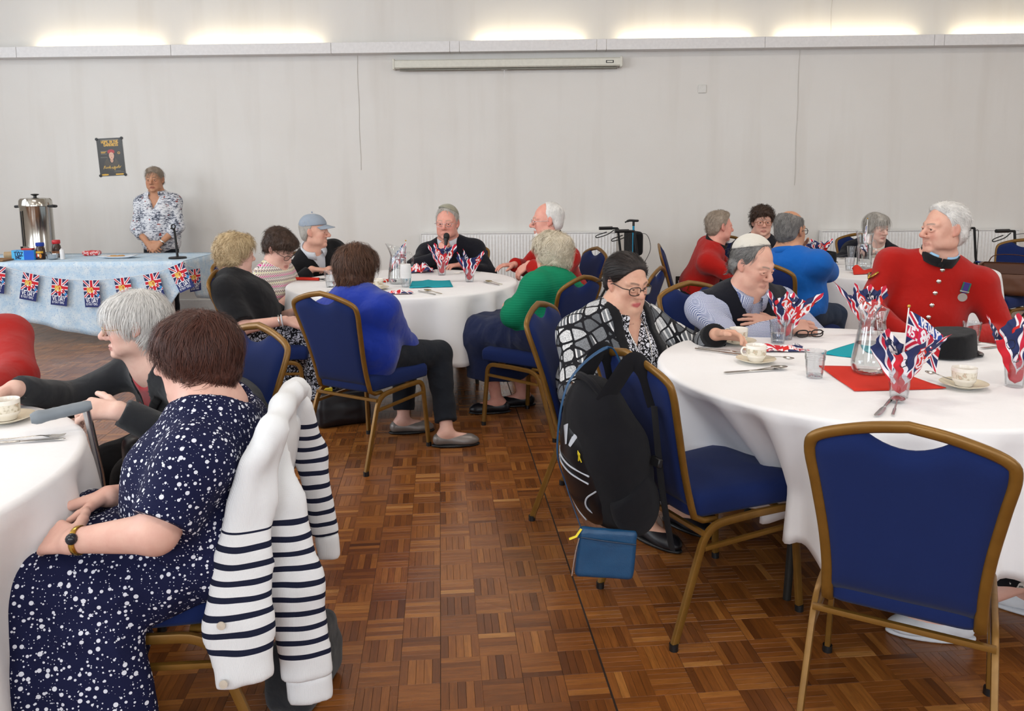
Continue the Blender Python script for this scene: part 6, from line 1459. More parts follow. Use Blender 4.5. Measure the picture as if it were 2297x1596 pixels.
tumbler(1.905, 3.27, 'empty tumbler behind the black peaked hat'); tumbler(1.672, 2.605, 'tumbler holding a napkin at the right edge'); cone_napkin(1.672, 2.605, .752, 'flag napkin cone cut by the right edge', 8, .165, .076, (.01, 0), rz=2.0)
tumbler(1.57, 3.50, 'tumbler holding a napkin behind the glass jug'); cone_napkin(1.57, 3.50, .752, 'flag napkin cone behind the glass jug', 9, .165, .070, (-.015, 0), rz=.2)
jug(1.275, 2.795, 'glass water jug in the middle of the near right table', R_(80), h=.235, water=.47, r=(.058, .066, .044)); stick_flag(1.245, 2.515, .76, 'flag on a stick beside the glass jug '+K3, (.020, .01), 0, .275, .15, .125, .55)
F_rednap = fabric('red_paper', 'd93a2c', 1500, sheen=0, vary=.04); F_turq = fabric('turquoise_paper', '1fa3b2', 1500, sheen=0, vary=.04)
sheet('paper_napkin', [(1.135, 2.905), (1.118, 2.555), (1.431, 2.580), (1.36, 2.87)], F_rednap, 'plain red napkin under the glass jug'); sheet('paper_napkin', [(1.225, 3.115), (1.335, 3.030), (1.50, 3.10), (1.475, 3.345)], F_turq, 'plain turquoise napkin behind the glass jug', z=.7483)
flat_napkin(1.085, 3.205, .7485, 'crumpled flag napkin between the two cups of the plaid jacket', 12, .21, .10, .022, R_(-8))
spoon(.905, 2.85, R_(14), 'spoon lying left of the red napkin', s=1.1); knife(.865, 2.835, R_(14), 'knife under the spoon left of the red napkin'); fork(.845, 3.185, R_(-38), 'fork nearest the hand of the plaid jacket'); knife(.835, 3.155, R_(-38), 'knife nearest the hand of the plaid jacket')
knife(1.125, 2.36, R_(234), 'knife at the front edge beside the round spoon'); spoon(1.165, 2.37, R_(60), 'round soup spoon at the front edge of the near right table', s=1.12); spoon(1.985, 3.255, R_(160), 'spoon right of the black peaked hat', s=1.1); knife(2.0, 3.22, R_(200), 'knife right of the black peaked hat')
def spectacles(x, y, rz):
    e = empty('spectacles', (x, y, .7485), rz, 'black spectacles folded on the near right table', 'glasses'); th = np.arange(20)*2*math.pi/20
    for g in (1, -1): m = MB(); m.tube([(g*.034+.026*np.sign(math.cos(t))*abs(math.cos(t))**.7, .004, .018+.015*np.sign(math.sin(t))*abs(math.sin(t))**.7) for t in th], .003, 6, closed=True); m.build('rim', G_dark, e); m = MB(); m.tube([(g*.062, .004, .026), (g*.060, .02, .012), (-g*.02, .034, .006), (-g*.055, .038, .005)], .003, 6); m.build('temple_arm', G_dark, e)
    m = MB(); m.tube([(-.009, .004, .024), (0, .004, .028), (.009, .004, .024)], .003, 6); m.build('bridge', G_dark, e)
spectacles(1.30, 3.44, R_(8))
def hat(x, y, rz):
    e = empty('peaked_hat', (x, y, .7485), rz, 'black peaked cloth hat lying on the near right table', 'hat'); S = SDF(); S.ell((0, 0, .048), (.098, .112, .055), None, 0); S.pr[-1] = (lambda X: np.maximum((np.sqrt((X[..., 0]/(.102-.10*X[..., 2]))**2+(X[..., 1]/(.116-.10*X[..., 2]))**2)-1)*.1, np.maximum(X[..., 2]-.094-.010*(X[..., 1]/.11), -X[..., 2]+.002)), V(-.11, -.125, 0), V(.11, .125, .11), 0, False)
    v, f = S.mesh(.006); v = smooth_mesh(v, f, 3); obj('crown', v, f, F_black, e)
    v = []; n = 17
    for r_ in (0, 1):
        for j in range(4):
            for i in range(n): a = (i/(n-1)-.5)*1.7; q = j/3; v.append((math.sin(a)*(.098+.01*q), math.cos(a)*(.112+.045*q*math.cos(a*.9)), .014-.008*q-.003*r_))
    f = [(j*n+i, j*n+i+1, (j+1)*n+i+1, (j+1)*n+i) for j in range(3) for i in range(n-1)]; f += [tuple(k+4*n for k in q[::-1]) for q in f]+[(3*n+i, 3*n+i+1, 7*n+i+1, 7*n+i) for i in range(n-1)]; obj('peak', v, f, mat('black_patent', '0c0c0e', .2), e)
    m = MB(); m.tube([(.104*math.sin(a), .118*math.cos(a), .018) for a in np.linspace(-1, 1, 13)], .005, 6, r2=.002, up=(0, 0, 1)); m.build('chin_strap', M_leather, e)
hat(1.70, 3.08, R_(-72))
# ---- middle table
tumbler(-1.195, 5.24, 'tumbler of water left on the middle table', water=.35, h=.11, r1=.040); tumbler(-1.15, 5.36, 'tumbler behind another at the left of the middle table', h=.11, r1=.04)
jug(-.77, 5.40, 'glass water jug on the middle table behind the blue cardigan', R_(165), h=.25, water=.42, r=(.062, .070, .05)); stick_flag(-.72, 5.47, .75, 'flag on a stick behind the jug on the middle table', (.0, .02), R_(180), .285, .15, .11, .75)
cup(-.865, 5.12, 'CUP on the middle table by the jug', R_(10)); flat_napkin(-.70, 4.90, .7485, 'crumpled flag napkin at the front of the middle table', 21, .17, .05, .022); flat_napkin(-.70, 6.06, .7485, 'crumpled flag napkin before the microphone', 22, .22, .16, .07)
e = empty('paper_cup_stack', (-.695, 5.22, .7475), 0, 'short stack of white cups on a clear tumbler by the jug', 'cups'); m = MB(); m.lathe([(0, .002), (.028, .002), (.036, .075), (.034, .075), (.027, .006), (0, .006)], 28); m.build('clear_cup', M_plastic, e)
for k, zz in enumerate((.062, .082, .102)): m = MB(); m.lathe([(.036, zz-.002), (.037, zz), (.033, zz+.050), (0, zz+.050)], 28); m.build('paper_cup', M_white, e)
tumbler(-.515, 5.86, 'tumbler holding a napkin before the microphone'); cone_napkin(-.515, 5.86, .752, 'flag napkin cone before the microphone', 31, .165, .068, (.0, 0), rz=.5); tumbler(-.29, 5.46, 'tumbler holding a napkin right of the turquoise napkin'); cone_napkin(-.29, 5.46, .752, 'flag napkin cone right of the turquoise napkin', 33, .150, .068, (.01, 0), rz=1.4)
sheet('paper_napkin', [(-.665, 5.16), (-.385, 5.19), (-.43, 5.52), (-.69, 5.50)], F_turq, 'plain turquoise napkin on the middle table', curl=lambda u, v: .006*np.exp(-((u-.42)/.08)**2)); sheet('paper_napkin', [(-1.02, 5.45), (-.86, 5.46), (-.84, 5.62), (-1.0, 5.62)], F_rednap, 'plain red napkin behind the blue cardigan on the middle table')
spoon(-.49, 4.95, R_(128), 'spoon at the front of the middle table', M_gcutl, s=1.05); knife(-.53, 4.92, R_(125), 'knife at the front of the middle table'); fork(-.33, 5.97, R_(-160), 'fork at the back right of the middle table'); spoon(-.12, 5.37, R_(125), 'spoon at the right of the middle table', M_gcutl, s=1.05); knife(-.14, 5.34, R_(120), 'knife at the right of the middle table'); knife(-1.06, 5.02, R_(20), 'knife left of the blue cardigan on the middle table')
e = empty('marker_pen', (-1.44, 5.61, .759), R_(-14), 'red rolled napkin band around cutlery at the left of the middle table', 'napkin'); m = MB(); m.tube([(-.10, 0, 0), (.09, 0, 0)], .011, 12); m.build('roll', F_rednap, e); m = MB(); m.tube([(.09, 0, 0), (.14, .004, .004)], .006, 8, r2=.003); m.tube([(.09, .006, 0), (.15, -.016, -.005)], .004, 8, r2=.003); m.build('cutlery_end', M_black, e); e.name = 'napkin_roll'
# ---- far right table
tumbler(2.93, 6.90, 'tumbler before the grey-haired person on the far right table'); tumbler(2.52, 5.95, 'tumbler of water right of the blue polo', water=.4); tumbler(2.97, 6.44, 'tumbler right of the tall jug on the far right table', water=.3)
jug(2.675, 6.06, 'tall clear jug on the far right table', R_(200), h=.27, water=.7, r=(.054, .056, .050)); stick_flag(2.73, 6.16, .76, 'flag on a stick by the tall jug of the far right table', (.015, .0), R_(70), .36, .13, .17, .7)
sheet('paper_napkin', [(2.43, 5.66), (2.70, 5.72), (2.74, 5.84), (2.50, 5.86)], F_rednap, 'plain red napkin with a curled corner on the far right table', curl=lambda u, v: .055*np.exp(-(((u-.12)/.16)**2+((v-.75)/.3)**2))+.02*np.exp(-((u-.6)/.2)**2)); flat_napkin(2.80, 5.93, .7485, 'crumpled flag napkin behind the medal wearer', 41, .13, .12, .06); flat_napkin(3.28, 6.62, .7485, 'crumpled flag napkin before the grey-haired person', 42, .22, .12, .09)
knife(2.29, 5.83, R_(20), 'knife beside the blue polo elbow'); spoon(2.74, 6.75, R_(20), 'spoon by the black hat on the far right table')
e = empty('cloth_hat', (2.48, 6.40, .7475), R_(8), 'black hat upturned with flag napkins in it', 'hat'); S = SDF(); S.box((0, 0, .055), (.085, .10, .055), None, .025, 0); S.box((0, 0, .085), (.072, .088, .055), None, .02, .0, True); v, f = S.mesh(.007); v = smooth_mesh(v, f, 1); obj('crown', v, f, F_black, e); m = MB(); m.tube([(.08, 0, .02), (.12, .0, .018), (.14, 0, .012)], [.03, .024, .01], 10, r2=.004, up=(0, 0, 1)); m.build('peak', M_leather, e)
cone_napkin(2.47, 6.40, .79, 'flag napkins standing in the upturned black hat', 44, .11, .075, (-.03, 0), rz=.8, fold=4)
# ---- near left table
cup(-1.50, 2.305, 'CUP on the near left table', R_(120)); fork(-1.345, 2.135, R_(12), 'fork on the near left table'); knife(-1.335, 2.105, R_(12), 'knife on the near left table')
e = empty('crutch', (-1.19, 2.265, 0), 0, 'grey-handled crutch leaning on the near left table', 'crutch'); M_cr = mat('grey_rubber_handle', '7d858c', .55); a, b = V(-.150, -.105, .798), V(-.025, -.018, .812)
m = MB(); pt = [a+(b-a)*t for t in np.linspace(0, 1, 14)]; m.tube(pt, [.013, .0185, .0195, .0175, .0168, .0175, .0166, .0175, .0166, .0172, .0165, .0165, .0165, .012], 14); m.build('handle', M_cr, e); m = MB(); m.tube([b-(b-a)*.10, V(-.024, .0, .60), V(-.02, .05, .012)], .0105, 12); m.build('shaft', M_steel, e); m = MB(); m.tube([(-.02, .05, 0), (-.02, .05, .04)], [.018, .013], 12); m.build('ferrule', M_black, e)
e = empty('handbag', (-1.10, 2.46, .50), R_(38), 'black handbag with a gold clasp on the lap of the white-haired person', 'bag'); S = SDF(); S.box((0, 0, .08), (.13, .05, .09), None, .035, 0); v, f = S.mesh(.009); v = smooth_mesh(v, f, 1); obj('body', v, f, M_leather, e); m = MB(); m.tube([(-.03, -.053, .15), (-.06, -.058, .11), (-.05, -.056, .09)], .004, 8); m.tube([(-.03, -.053, .15), (.0, -.056, .135), (.01, -.056, .12)], .004, 8); m.build('clasp', M_gold, e)
# ---- things worn or held
e = empty('microphone', (-.527, 6.287, .845), 0, 'black hand microphone held to the mouth', 'microphone'); ax = unit(V(.10, .12, 1)); m = MB(); m.tube([ax*0, ax*.10, ax*.135], [.011, .0125, .016], 14); m.build('body', M_black, e); m = MB(); m.sphere(tuple(ax*.158), (.025, .025, .029), 16); m.build('grille', mat('black_mesh_grille', '161616', .7), e); m = MB(); m.tube([ax*.132, ax*.14], .0235, 16); m.build('ring', M_black, e)
# ------------------------------------------------------------------ long table by the wall
ZB = .748
u_ = empty('tea_urn', (-4.565, 7.745, ZB), 0, 'tall stainless steel tea urn on the long table', 'urn'); R0 = .142
m = MB(); m.lathe([(0, .012), (R0*.97, .012), (R0, .02), (R0, .05), (R0*.985, .055), (R0*.985, .47), (R0*1.0, .475), (0, .475)], 56); m.build('body', mat('urn_steel', 'b8b4ac', .16, 1), u_)
m = MB(); m.lathe([(R0*1.03, .470), (R0*1.04, .476), (R0*1.02, .49), (R0*.99, .53), (R0*.90, .548), (R0*.5, .556), (0, .558)], 56); m.build('lid', mat('urn_steel', 'b8b4ac', .16, 1), u_)
m = MB(); m.lathe([(0, .555), (.015, .556), (.014, .572), (.035, .582), (.036, .588), (.02, .592), (0, .593)], 24); m.build('lid_knob', M_black, u_)
for g in (1, -1): m = MB(); m.tube(spline([(g*R0*.99, -.035, .475), (g*(R0+.04), -.03, .472), (g*(R0+.045), 0, .47), (g*(R0+.04), .03, .472), (g*R0*.99, .035, .475)], 5), .008, 8, r2=.012); m.build('handle', M_black, u_)
m = MB(); m.tube([(-.07, -R0*.93, .10), (-.07, -R0*.93, .43)], .006, 8); m.build('gauge', M_black, u_); m = MB(); m.tube([(-.06, -R0*.9, .055), (-.065, -R0-.05, .055), (-.065, -R0-.055, .03)], [.012, .012, .008], 10); m.tube([(-.065, -R0-.03, .06), (-.065, -R0-.03, .10)], [.008, .012], 10); m.build('tap', M_black, u_)
def jar(x, y, lidc, label, lab, h=.155, r=.040, fill='3a2316'):
    e = empty('coffee_jar', (x, y, ZB), 0, label, 'jar', 'lidded jars'); m = MB(); m.lathe([(0, .002), (r*.92, .002), (r, .010), (r, h*.45), (r*.9, h*.66), (r*.72, h*.74), (r*.72, h*.8), (0, h*.8)], 32); m.build('glass', mat('jar_contents_'+fill, fill, .2), e); m = MB(); m.lathe([(0, h*.79), (r*.84, h*.79), (r*.90, h*.82), (r*.90, h*.97), (r*.8, h), (0, h)], 32); m.build('lid', mat('jar_lid_'+lidc, lidc, .35), e)
    printed('label', lab, lambda u, v: ((r+.0012)*np.cos(-2.6+u*2.1), (r+.0012)*np.sin(-2.6+u*2.1), h*.08+v*h*.42), e, M_gloss)
lb = Print(40, 28, '2a1a20').rect(0, .72, 1, 1, 'd8a63a').disc(.3, .4, .14, .3, 'c23a2a').disc(.7, .35, .13, .3, 'd98a30').disc(.5, .45, .1, .2, 'e8dcc8'); jar(-4.315, 7.33, '1f3f9c', 'coffee jar with a blue lid on the long table', lb); jar(-4.262, 7.50, 'c1202a', 'coffee jar with a red lid on the long table', Print(20, 14, '3b2620').rect(0, .3, 1, .7, '8c5a3a'), h=.165)
e = empty('tea_box', (-4.44, 7.315, ZB), R_(-4), 'bright blue card box with white lettering on the long table', 'box'); m = MB(); m.box((-.115, -.035, 0), (.10, .045, .088), .002); m.build('carton', mat('blue_card', '2f8fd0', .4), e, smooth=False); bp = Print(96, 40, '58b6e6').rect(.55, 0, 1, 1, '1f5fc0').disc(.27, .85, .09, .12, '274a7c', .7).text('TOZ', .13, .42, .17, '1d3358', .022).text('INC', .15, .10, .13, '1d3358', .02)
printed('front_print', bp, lambda u, v: (-.113+u*.211, np.full_like(u, -.0358), .002+v*.084), e, M_gloss); m = MB(); m.box((-.03, -.02, .088), (.07, .03, .105), .003); m.build('red_packet', mat('red_packet', 'c43a32', .4), e, smooth=False)
e = empty('metal_bowl', (-4.195, 7.31, ZB), 0, 'small steel bowl with a spoon on the long table', 'bowl'); m = MB(); m.lathe([(0, .001), (.030, .001), (.045, .012), (.050, .05), (.051, .052), (.048, .05), (.042, .014), (0, .006)], 32); m.build('bowl', M_steel, e); m = MB(); m.tube([(.01, .01, .02), (.075, .03, .068)], .003, 8); m.tube([(-.005, .01, .03), (-.04, .03, .07)], .003, 8); m.build('spoon_handle', M_black, e)
e = empty('sweetener_dispenser', (-4.118, 7.33, ZB), 0, 'slim white dispenser on the long table', 'dispenser'); m = MB(); m.lathe([(0, 0), (.020, 0), (.021, .004), (.019, .085), (.016, .09), (0, .092)], 20); m.build('body', M_white, e); m = MB(); m.lathe([(0, .092), (.012, .092), (.011, .098), (0, .099)], 16); m.build('cap', M_white, e)
def crinkle(name, x, y, rz, label, w, d, h, m_, cat, seed, parts=None):
    e = empty(name, (x, y, ZB), rz, label, cat); S = SDF(); S.box((0, 0, h/2), (w/2, d/2, h/2), None, h*.42, 0); v, f = S.mesh(.005); v = v+np.stack([wob(v, 70, seed), wob(v, 80, seed+1), .7*wob(v, 75, seed+2)], 1)*.006; v[:, 2] = np.maximum(v[:, 2], .001); obj('wrapper', v, f, m_, e); return e
e = crinkle('biscuit_packet', -4.02, 7.66, R_(14), 'crumpled red biscuit packet on the long table', .16, .07, .05, mat('red_foil_packet', fn=lambda t: t.set(t.b, 'Base Color', t.ramp(t.noise(t.coord(), 28, 3), [(.45, srgb('c8353a')), (.55, srgb('e8dcd8')), (.6, srgb('c8353a'))])), rough=.3), 'packet', 4)
e = empty('biscuit_tube', (-4.62, 7.47, ZB+.032), R_(20), 'opened tube of biscuits lying on the long table', 'packet'); m = MB(); m.tube([(-.10, 0, 0), (.11, 0, 0)], .031, 18); m.build('wrapper', mat('kraft_wrapper', 'b59a76', .5), e); m = MB(); m.tube([(-.103, 0, 0), (-.10, 0, 0)], .027, 18); m.build('biscuit', mat('pale_biscuit', 'd8cdb8', .8), e); m = MB(); m.tube([(.02, 0, 0), (.08, 0, 0)], .0316, 18); m.build('band', mat('maroon_band', '7c2a30', .5), e)
e = empty('tray', (-4.70, 7.24, ZB), 0, 'wooden tray edge at the left end of the long table', 'tray'); m = MB(); m.box((-.25, -.11, 0), (.16, .11, .006), .002); m.build('base', mat('tray_wood', '8a6238', .5), e, smooth=False); m = MB(); m.tube([(-.25, -.11, .010), (.16, -.11, .010), (.16, .11, .010), (-.25, .11, .010)], .006, 8); m.build('rim', mat('tray_wood', '8a6238', .5), e)
e = empty('oblong_plate', (-3.63, 7.40, ZB), R_(4), 'white oblong plate of biscuits on the long table', 'plate'); v = []; nx, ny = 26, 14
for j in range(ny+1):
    for i in range(nx+1): a, b = i/nx*2-1, j/ny*2-1; rr = max(abs(a), abs(b)); v.append((a*.16, b*.075, .004+.020*max(0, rr-.55)**1.2*2+.010*a*a))
f = [(j*(nx+1)+i, j*(nx+1)+i+1, (j+1)*(nx+1)+i+1, (j+1)*(nx+1)+i) for j in range(ny) for i in range(nx)]; o = obj('dish', v, f, mat('white_china', 'e4e6ea', .2), e); s_ = o.modifiers.new('t', 'SOLIDIFY'); s_.thickness = .004
M_bis = mat('golden_biscuit', fn=lambda t: t.set(t.b, 'Base Color', t.mix(t.noise(t.coord(), 60, 3), srgb('c08a4c'), srgb('dcae72'))), rough=.8)
for k, (bx, by, bz, an) in enumerate(((-.09, 0, .010, .1), (-.055, .01, .014, .5), (-.02, -.01, .016, .2), (.015, .012, .016, .8), (-.07, .03, .016, .3), (.0, .03, .017, .1))):
    b_ = empty('biscuit', (-3.63+bx, 7.40+by, ZB+bz), an, 'round golden biscuit on the oblong plate, '+('leftmost', 'second from the left', 'front and centre', 'rightmost', 'back left', 'back right')[k], 'biscuit', 'biscuits on the oblong plate'); m = MB(); m.lathe([(0, 0), (.027, 0), (.029, .003), (.027, .006), (0, .007)], 20); m.build('disc', M_bis, b_); m = MB(); m.lathe([(.020, .0068), (.022, .0078), (.024, .0066)], 20); m.build('edge_ridge', M_bis, b_)
e = empty('microphone_stand', (-3.055, 7.31, ZB), 0, 'black desk microphone stand on the long table', 'stand'); m = MB(); m.lathe([(0, 0), (.078, 0), (.080, .006), (.074, .014), (.02, .020), (0, .02)], 36); m.build('base', M_black, e); m = MB(); m.tube([(0, 0, .015), (-.006, 0, .14), (-.012, 0, .25), (-.016, -.004, .272)], [.011, .011, .009, .010], 12); m.build('pole', M_black, e); m = MB(); m.tube([(-.016+.018*math.cos(t), -.012, .292+.018*math.sin(t)) for t in np.linspace(-1.2, 4.4, 14)], .006, 8); m.build('clip', M_black, e); m = MB(); m.tube([(-.018, -.004, .27), (-.045, -.004, .275)], .007, 8); m.build('knob', M_black, e)
# ---- bunting along the front of the blue cloth
bu = empty('bunting', (0, 0, 0), 0, 'string of small flags pinned along the front of the blue cloth', 'bunting'); YS = 7.045
sx = [-5.05, -4.75, -4.518, -4.28, -4.0, -3.722, -3.432, -3.153, -2.99, -2.90]; sz = [.742, .738, .719, .658, .604, .586, .607, .648, .705, .745]
st = spline([(x, YS, z) for x, z in zip(sx, sz)], 10); m = MB(); m.tube(st, .004, 6, r2=.002); m.tube([(-2.90, YS, .745), (-2.875, 7.10, .70), (-2.87, 7.25, .66)], .003, 6); m.build('cord', mat('white_tape', 'e6e8ec', .5), bu)
bp = Print(76, 116, '26306a'); bp.jack(0, .36, 1, 1, 1.0); bp.disc(.5, .60, .30, .16, 'cc1f2f', .75); bp.rect(0, .345, 1, .365, 'd8e2f0'); bp.text('80', .22, .56, .24, 'e3c25a', .035); bp.text('VE DAY', .09, .185, .225, 'eef0f6', .018, wf=.56); bp.text('8 MAY 1945', .09, .07, .12, 'dfe4f0', .009, wf=.62); bp.disc(.88, .44, .08, .06, '3f8fcf')
zi_ = np.interp
for k, x in enumerate((-4.80, -4.53, -4.24, -3.99, -3.72, -3.445, -3.185, -2.965)):
    z = zi_(x, st[:, 0], st[:, 2]); sl = (zi_(x+.06, st[:, 0], st[:, 2])-zi_(x-.06, st[:, 0], st[:, 2]))/.12; an = math.atan(sl)*1.0; w_, h_ = .142, .24
    printed('flag', bp, lambda u, v, k=k: ((u-.5)*w_, -.004-.006*np.sin(3*u+k)*(1-v)-.004*(1-v), (v-1)*h_), bu, loc=(x, YS-.004, z), rot=(0, -an, 0))
printed('flag', bp, lambda u, v: ((u-.5)*.142, -.003*np.sin(3*u), (v-1)*.2), bu, loc=(-2.865, 7.20, .66), rot=(0, 0, R_(70)))
# ---- poster on the wall
po = empty('poster', on_wall(-4.347, 1.715, .004), WROT, 'dark event poster pinned on the wall by four black corners', 'poster'); po.rotation_euler = (0, R_(-2.4), WROT)
pp = Print(165, 240, '2b2620'); pp.text('HOPE IN THE', .19, .87, .092, 'd9a72c', .012, wf=.72); pp.text('DARKNESS', .28, .79, .092, 'd9a72c', .012, wf=.72)
for (x, y, a, b) in ((.16, .955, .85, .962), (.22, .938, .78, .944), (.12, .655, .42, .663), (.12, .58, .36, .586), (.10, .50, .34, .505), (.10, .488, .38, .493), (.55, .10, .95, .106), (.60, .12, .84, .126)): pp.rect(x, y, a, b, '8f8878')
pp.rect(.13, .61, .30, .625, 'd9a72c'); pp.rect(.13, .635, .34, .645, 'd9a72c'); pp.disc(.82, .60, .05, .035, 'c9962c', .5)
pp.disc(.50, .30, .30, .16, '3c3226'); pp.disc(.50, .36, .24, .14, '443828'); pp.disc(.52, .50, .135, .17, '241a14'); pp.disc(.52, .41, .06, .06, 'c99a80'); pp.disc(.525, .535, .098, .105, 'd9ab92'); pp.disc(.52, .645, .135, .055, 'b01f24'); pp.rect(.385, .60, .655, .64, 'b01f24'); pp.disc(.525, .55, .088, .075, 'd9ab92'); pp.disc(.49, .555, .012, .006, '3a2a20'); pp.disc(.56, .555, .012, .006, '3a2a20'); pp.disc(.525, .49, .025, .007, 'a8403c')
cur = [(.17, .19), (.20, .26), (.24, .27), (.22, .22), (.27, .20), (.30, .24), (.33, .20), (.37, .24), (.40, .20), (.42, .27), (.44, .20), (.54, .23), (.52, .19), (.57, .20), (.60, .25), (.60, .15), (.64, .24), (.67, .20), (.71, .24), (.73, .20), (.77, .28), (.79, .20), (.85, .25)]
for a, b in zip(cur[:-1], cur[1:]): pp.seg(a, b, .010, 'caa23c', 160/110)
pp.disc(.20, .035, .14, .022, 'd9a72c'); pp.rect(.10, .015, .32, .055, 'd9a72c'); pp.rect(.62, .015, .92, .055, 'd9a72c')
printed('print', pp, lambda u, v: ((u-.5)*.283, np.full_like(u, -.001), (v-.5)*.405), po, M_gloss); m = MB(); m.box((-.1415, -.0006, -.2025), (.1415, .002, .2025)); m.build('paper', M_black, po, smooth=False)
for gx in (-1, 1):
    for gz in (-1, 1): m = MB(); m.lathe([(0, 0), (.016, 0), (.015, .004), (0, .005)], 16); m.build('corner_tack', M_black, po, loc=(gx*.138, -.001, gz*.196), rot=(R_(90), 0, 0))
# ---- wheeled walkers and stick
def walker(x, y, rz, label, bag=True):
    e = empty('wheeled_walker', (x, y, 0), R_(rz), label, 'walker', 'black wheeled walkers')
    for g in (1, -1):
        m = MB(); m.tube(fillet([(g*.24, .16, .10), (g*.24, -.02, .62), (g*.24, -.06, .93)], .05), .012, 10); m.build('upright', M_black, e); m = MB(); m.tube([(g*.24, -.02, .60), (g*.26, -.30, .10)], .012, 10); m.build('rear_leg', M_black, e)
        m = MB(); m.tube([(g*.24, -.06, .93), (g*.24, -.16, .935)], .012, 10); m.tube([(g*.24, -.12, .935), (g*.24, -.26, .935)], .017, 12); m.build('hand_grip', M_black, e)
        m = MB(); m.tube(spline([(g*.24, -.10, .915), (g*.245, -.17, .87), (g*.245, -.28, .84), (g*.245, -.285, .862), (g*.24, -.18, .895)], 5), .005, 8); m.build('brake_lever', M_black, e); m = MB(); m.tube(spline([(g*.24, -.06, .90), (g*.30, .04, .90), (g*.33, .07, .76), (g*.27, .02, .60)], 6), .003, 6); m.build('brake_cable', M_black, e)
        for (yy, r) in ((.17, .09), (-.31, .09)): m = MB(); m.tube([(g*.245+r_, yy, .09) for r_ in (-.013, .013)], r, 20); m.build('wheel', M_black, e)
        m = MB(); m.tube([(g*.22, .02, .50), (g*.28, .02, .50)], .016, 10); m.build('clamp_knob', M_black, e)
    m = MB(); m.box((-.22, -.16, .53), (.22, .06, .56), .01); m.build('seat', M_black, e, smooth=False)
    m = MB(); m.tube([(-.24, .1, .26), (.24, .1, .26)], .01, 8); m.tube([(-.24, -.02, .60), (.24, -.02, .60)], .01, 8); m.build('crossbar', mat('blue_metal', '24408c', .3, .6), e)
    if bag: S = SDF(); S.box((0, .02, .80), (.17, .05, .12), None, .04, 0); v, f = S.mesh(.012); v = smooth_mesh(v, f, 1); obj('pouch', v, f, F_black, e)
    return e
walker(1.20, 8.02, -78, 'black wheeled walker by the wall behind the dark-haired person'); walker(4.62, 7.6, -78, 'black wheeled walker at the far right behind an empty chair', False)
e = empty('walking_stick', (1.20, 7.90, 0), 0, 'turquoise walking stick with a black handle on the walker', 'stick'); m = MB(); m.tube([(0, 0, .02), (0, 0, .99)], .0105, 12); m.build('shaft', mat('turquoise_metal', '1f9ac4', .3, .6), e); m = MB(); m.tube(spline([(-.085, 0, 1.010), (-.04, 0, 1.028), (.03, 0, 1.025), (.05, 0, 1.028)], 5), [.007]*3+[.012]*10+[.009]*3, 10); m.tube([(0, 0, .975), (0, 0, 1.02)], .012, 10); m.build('handle', M_black, e); m = MB(); m.tube([(0, 0, 0), (0, 0, .03)], .016, 12); m.build('ferrule', M_black, e)
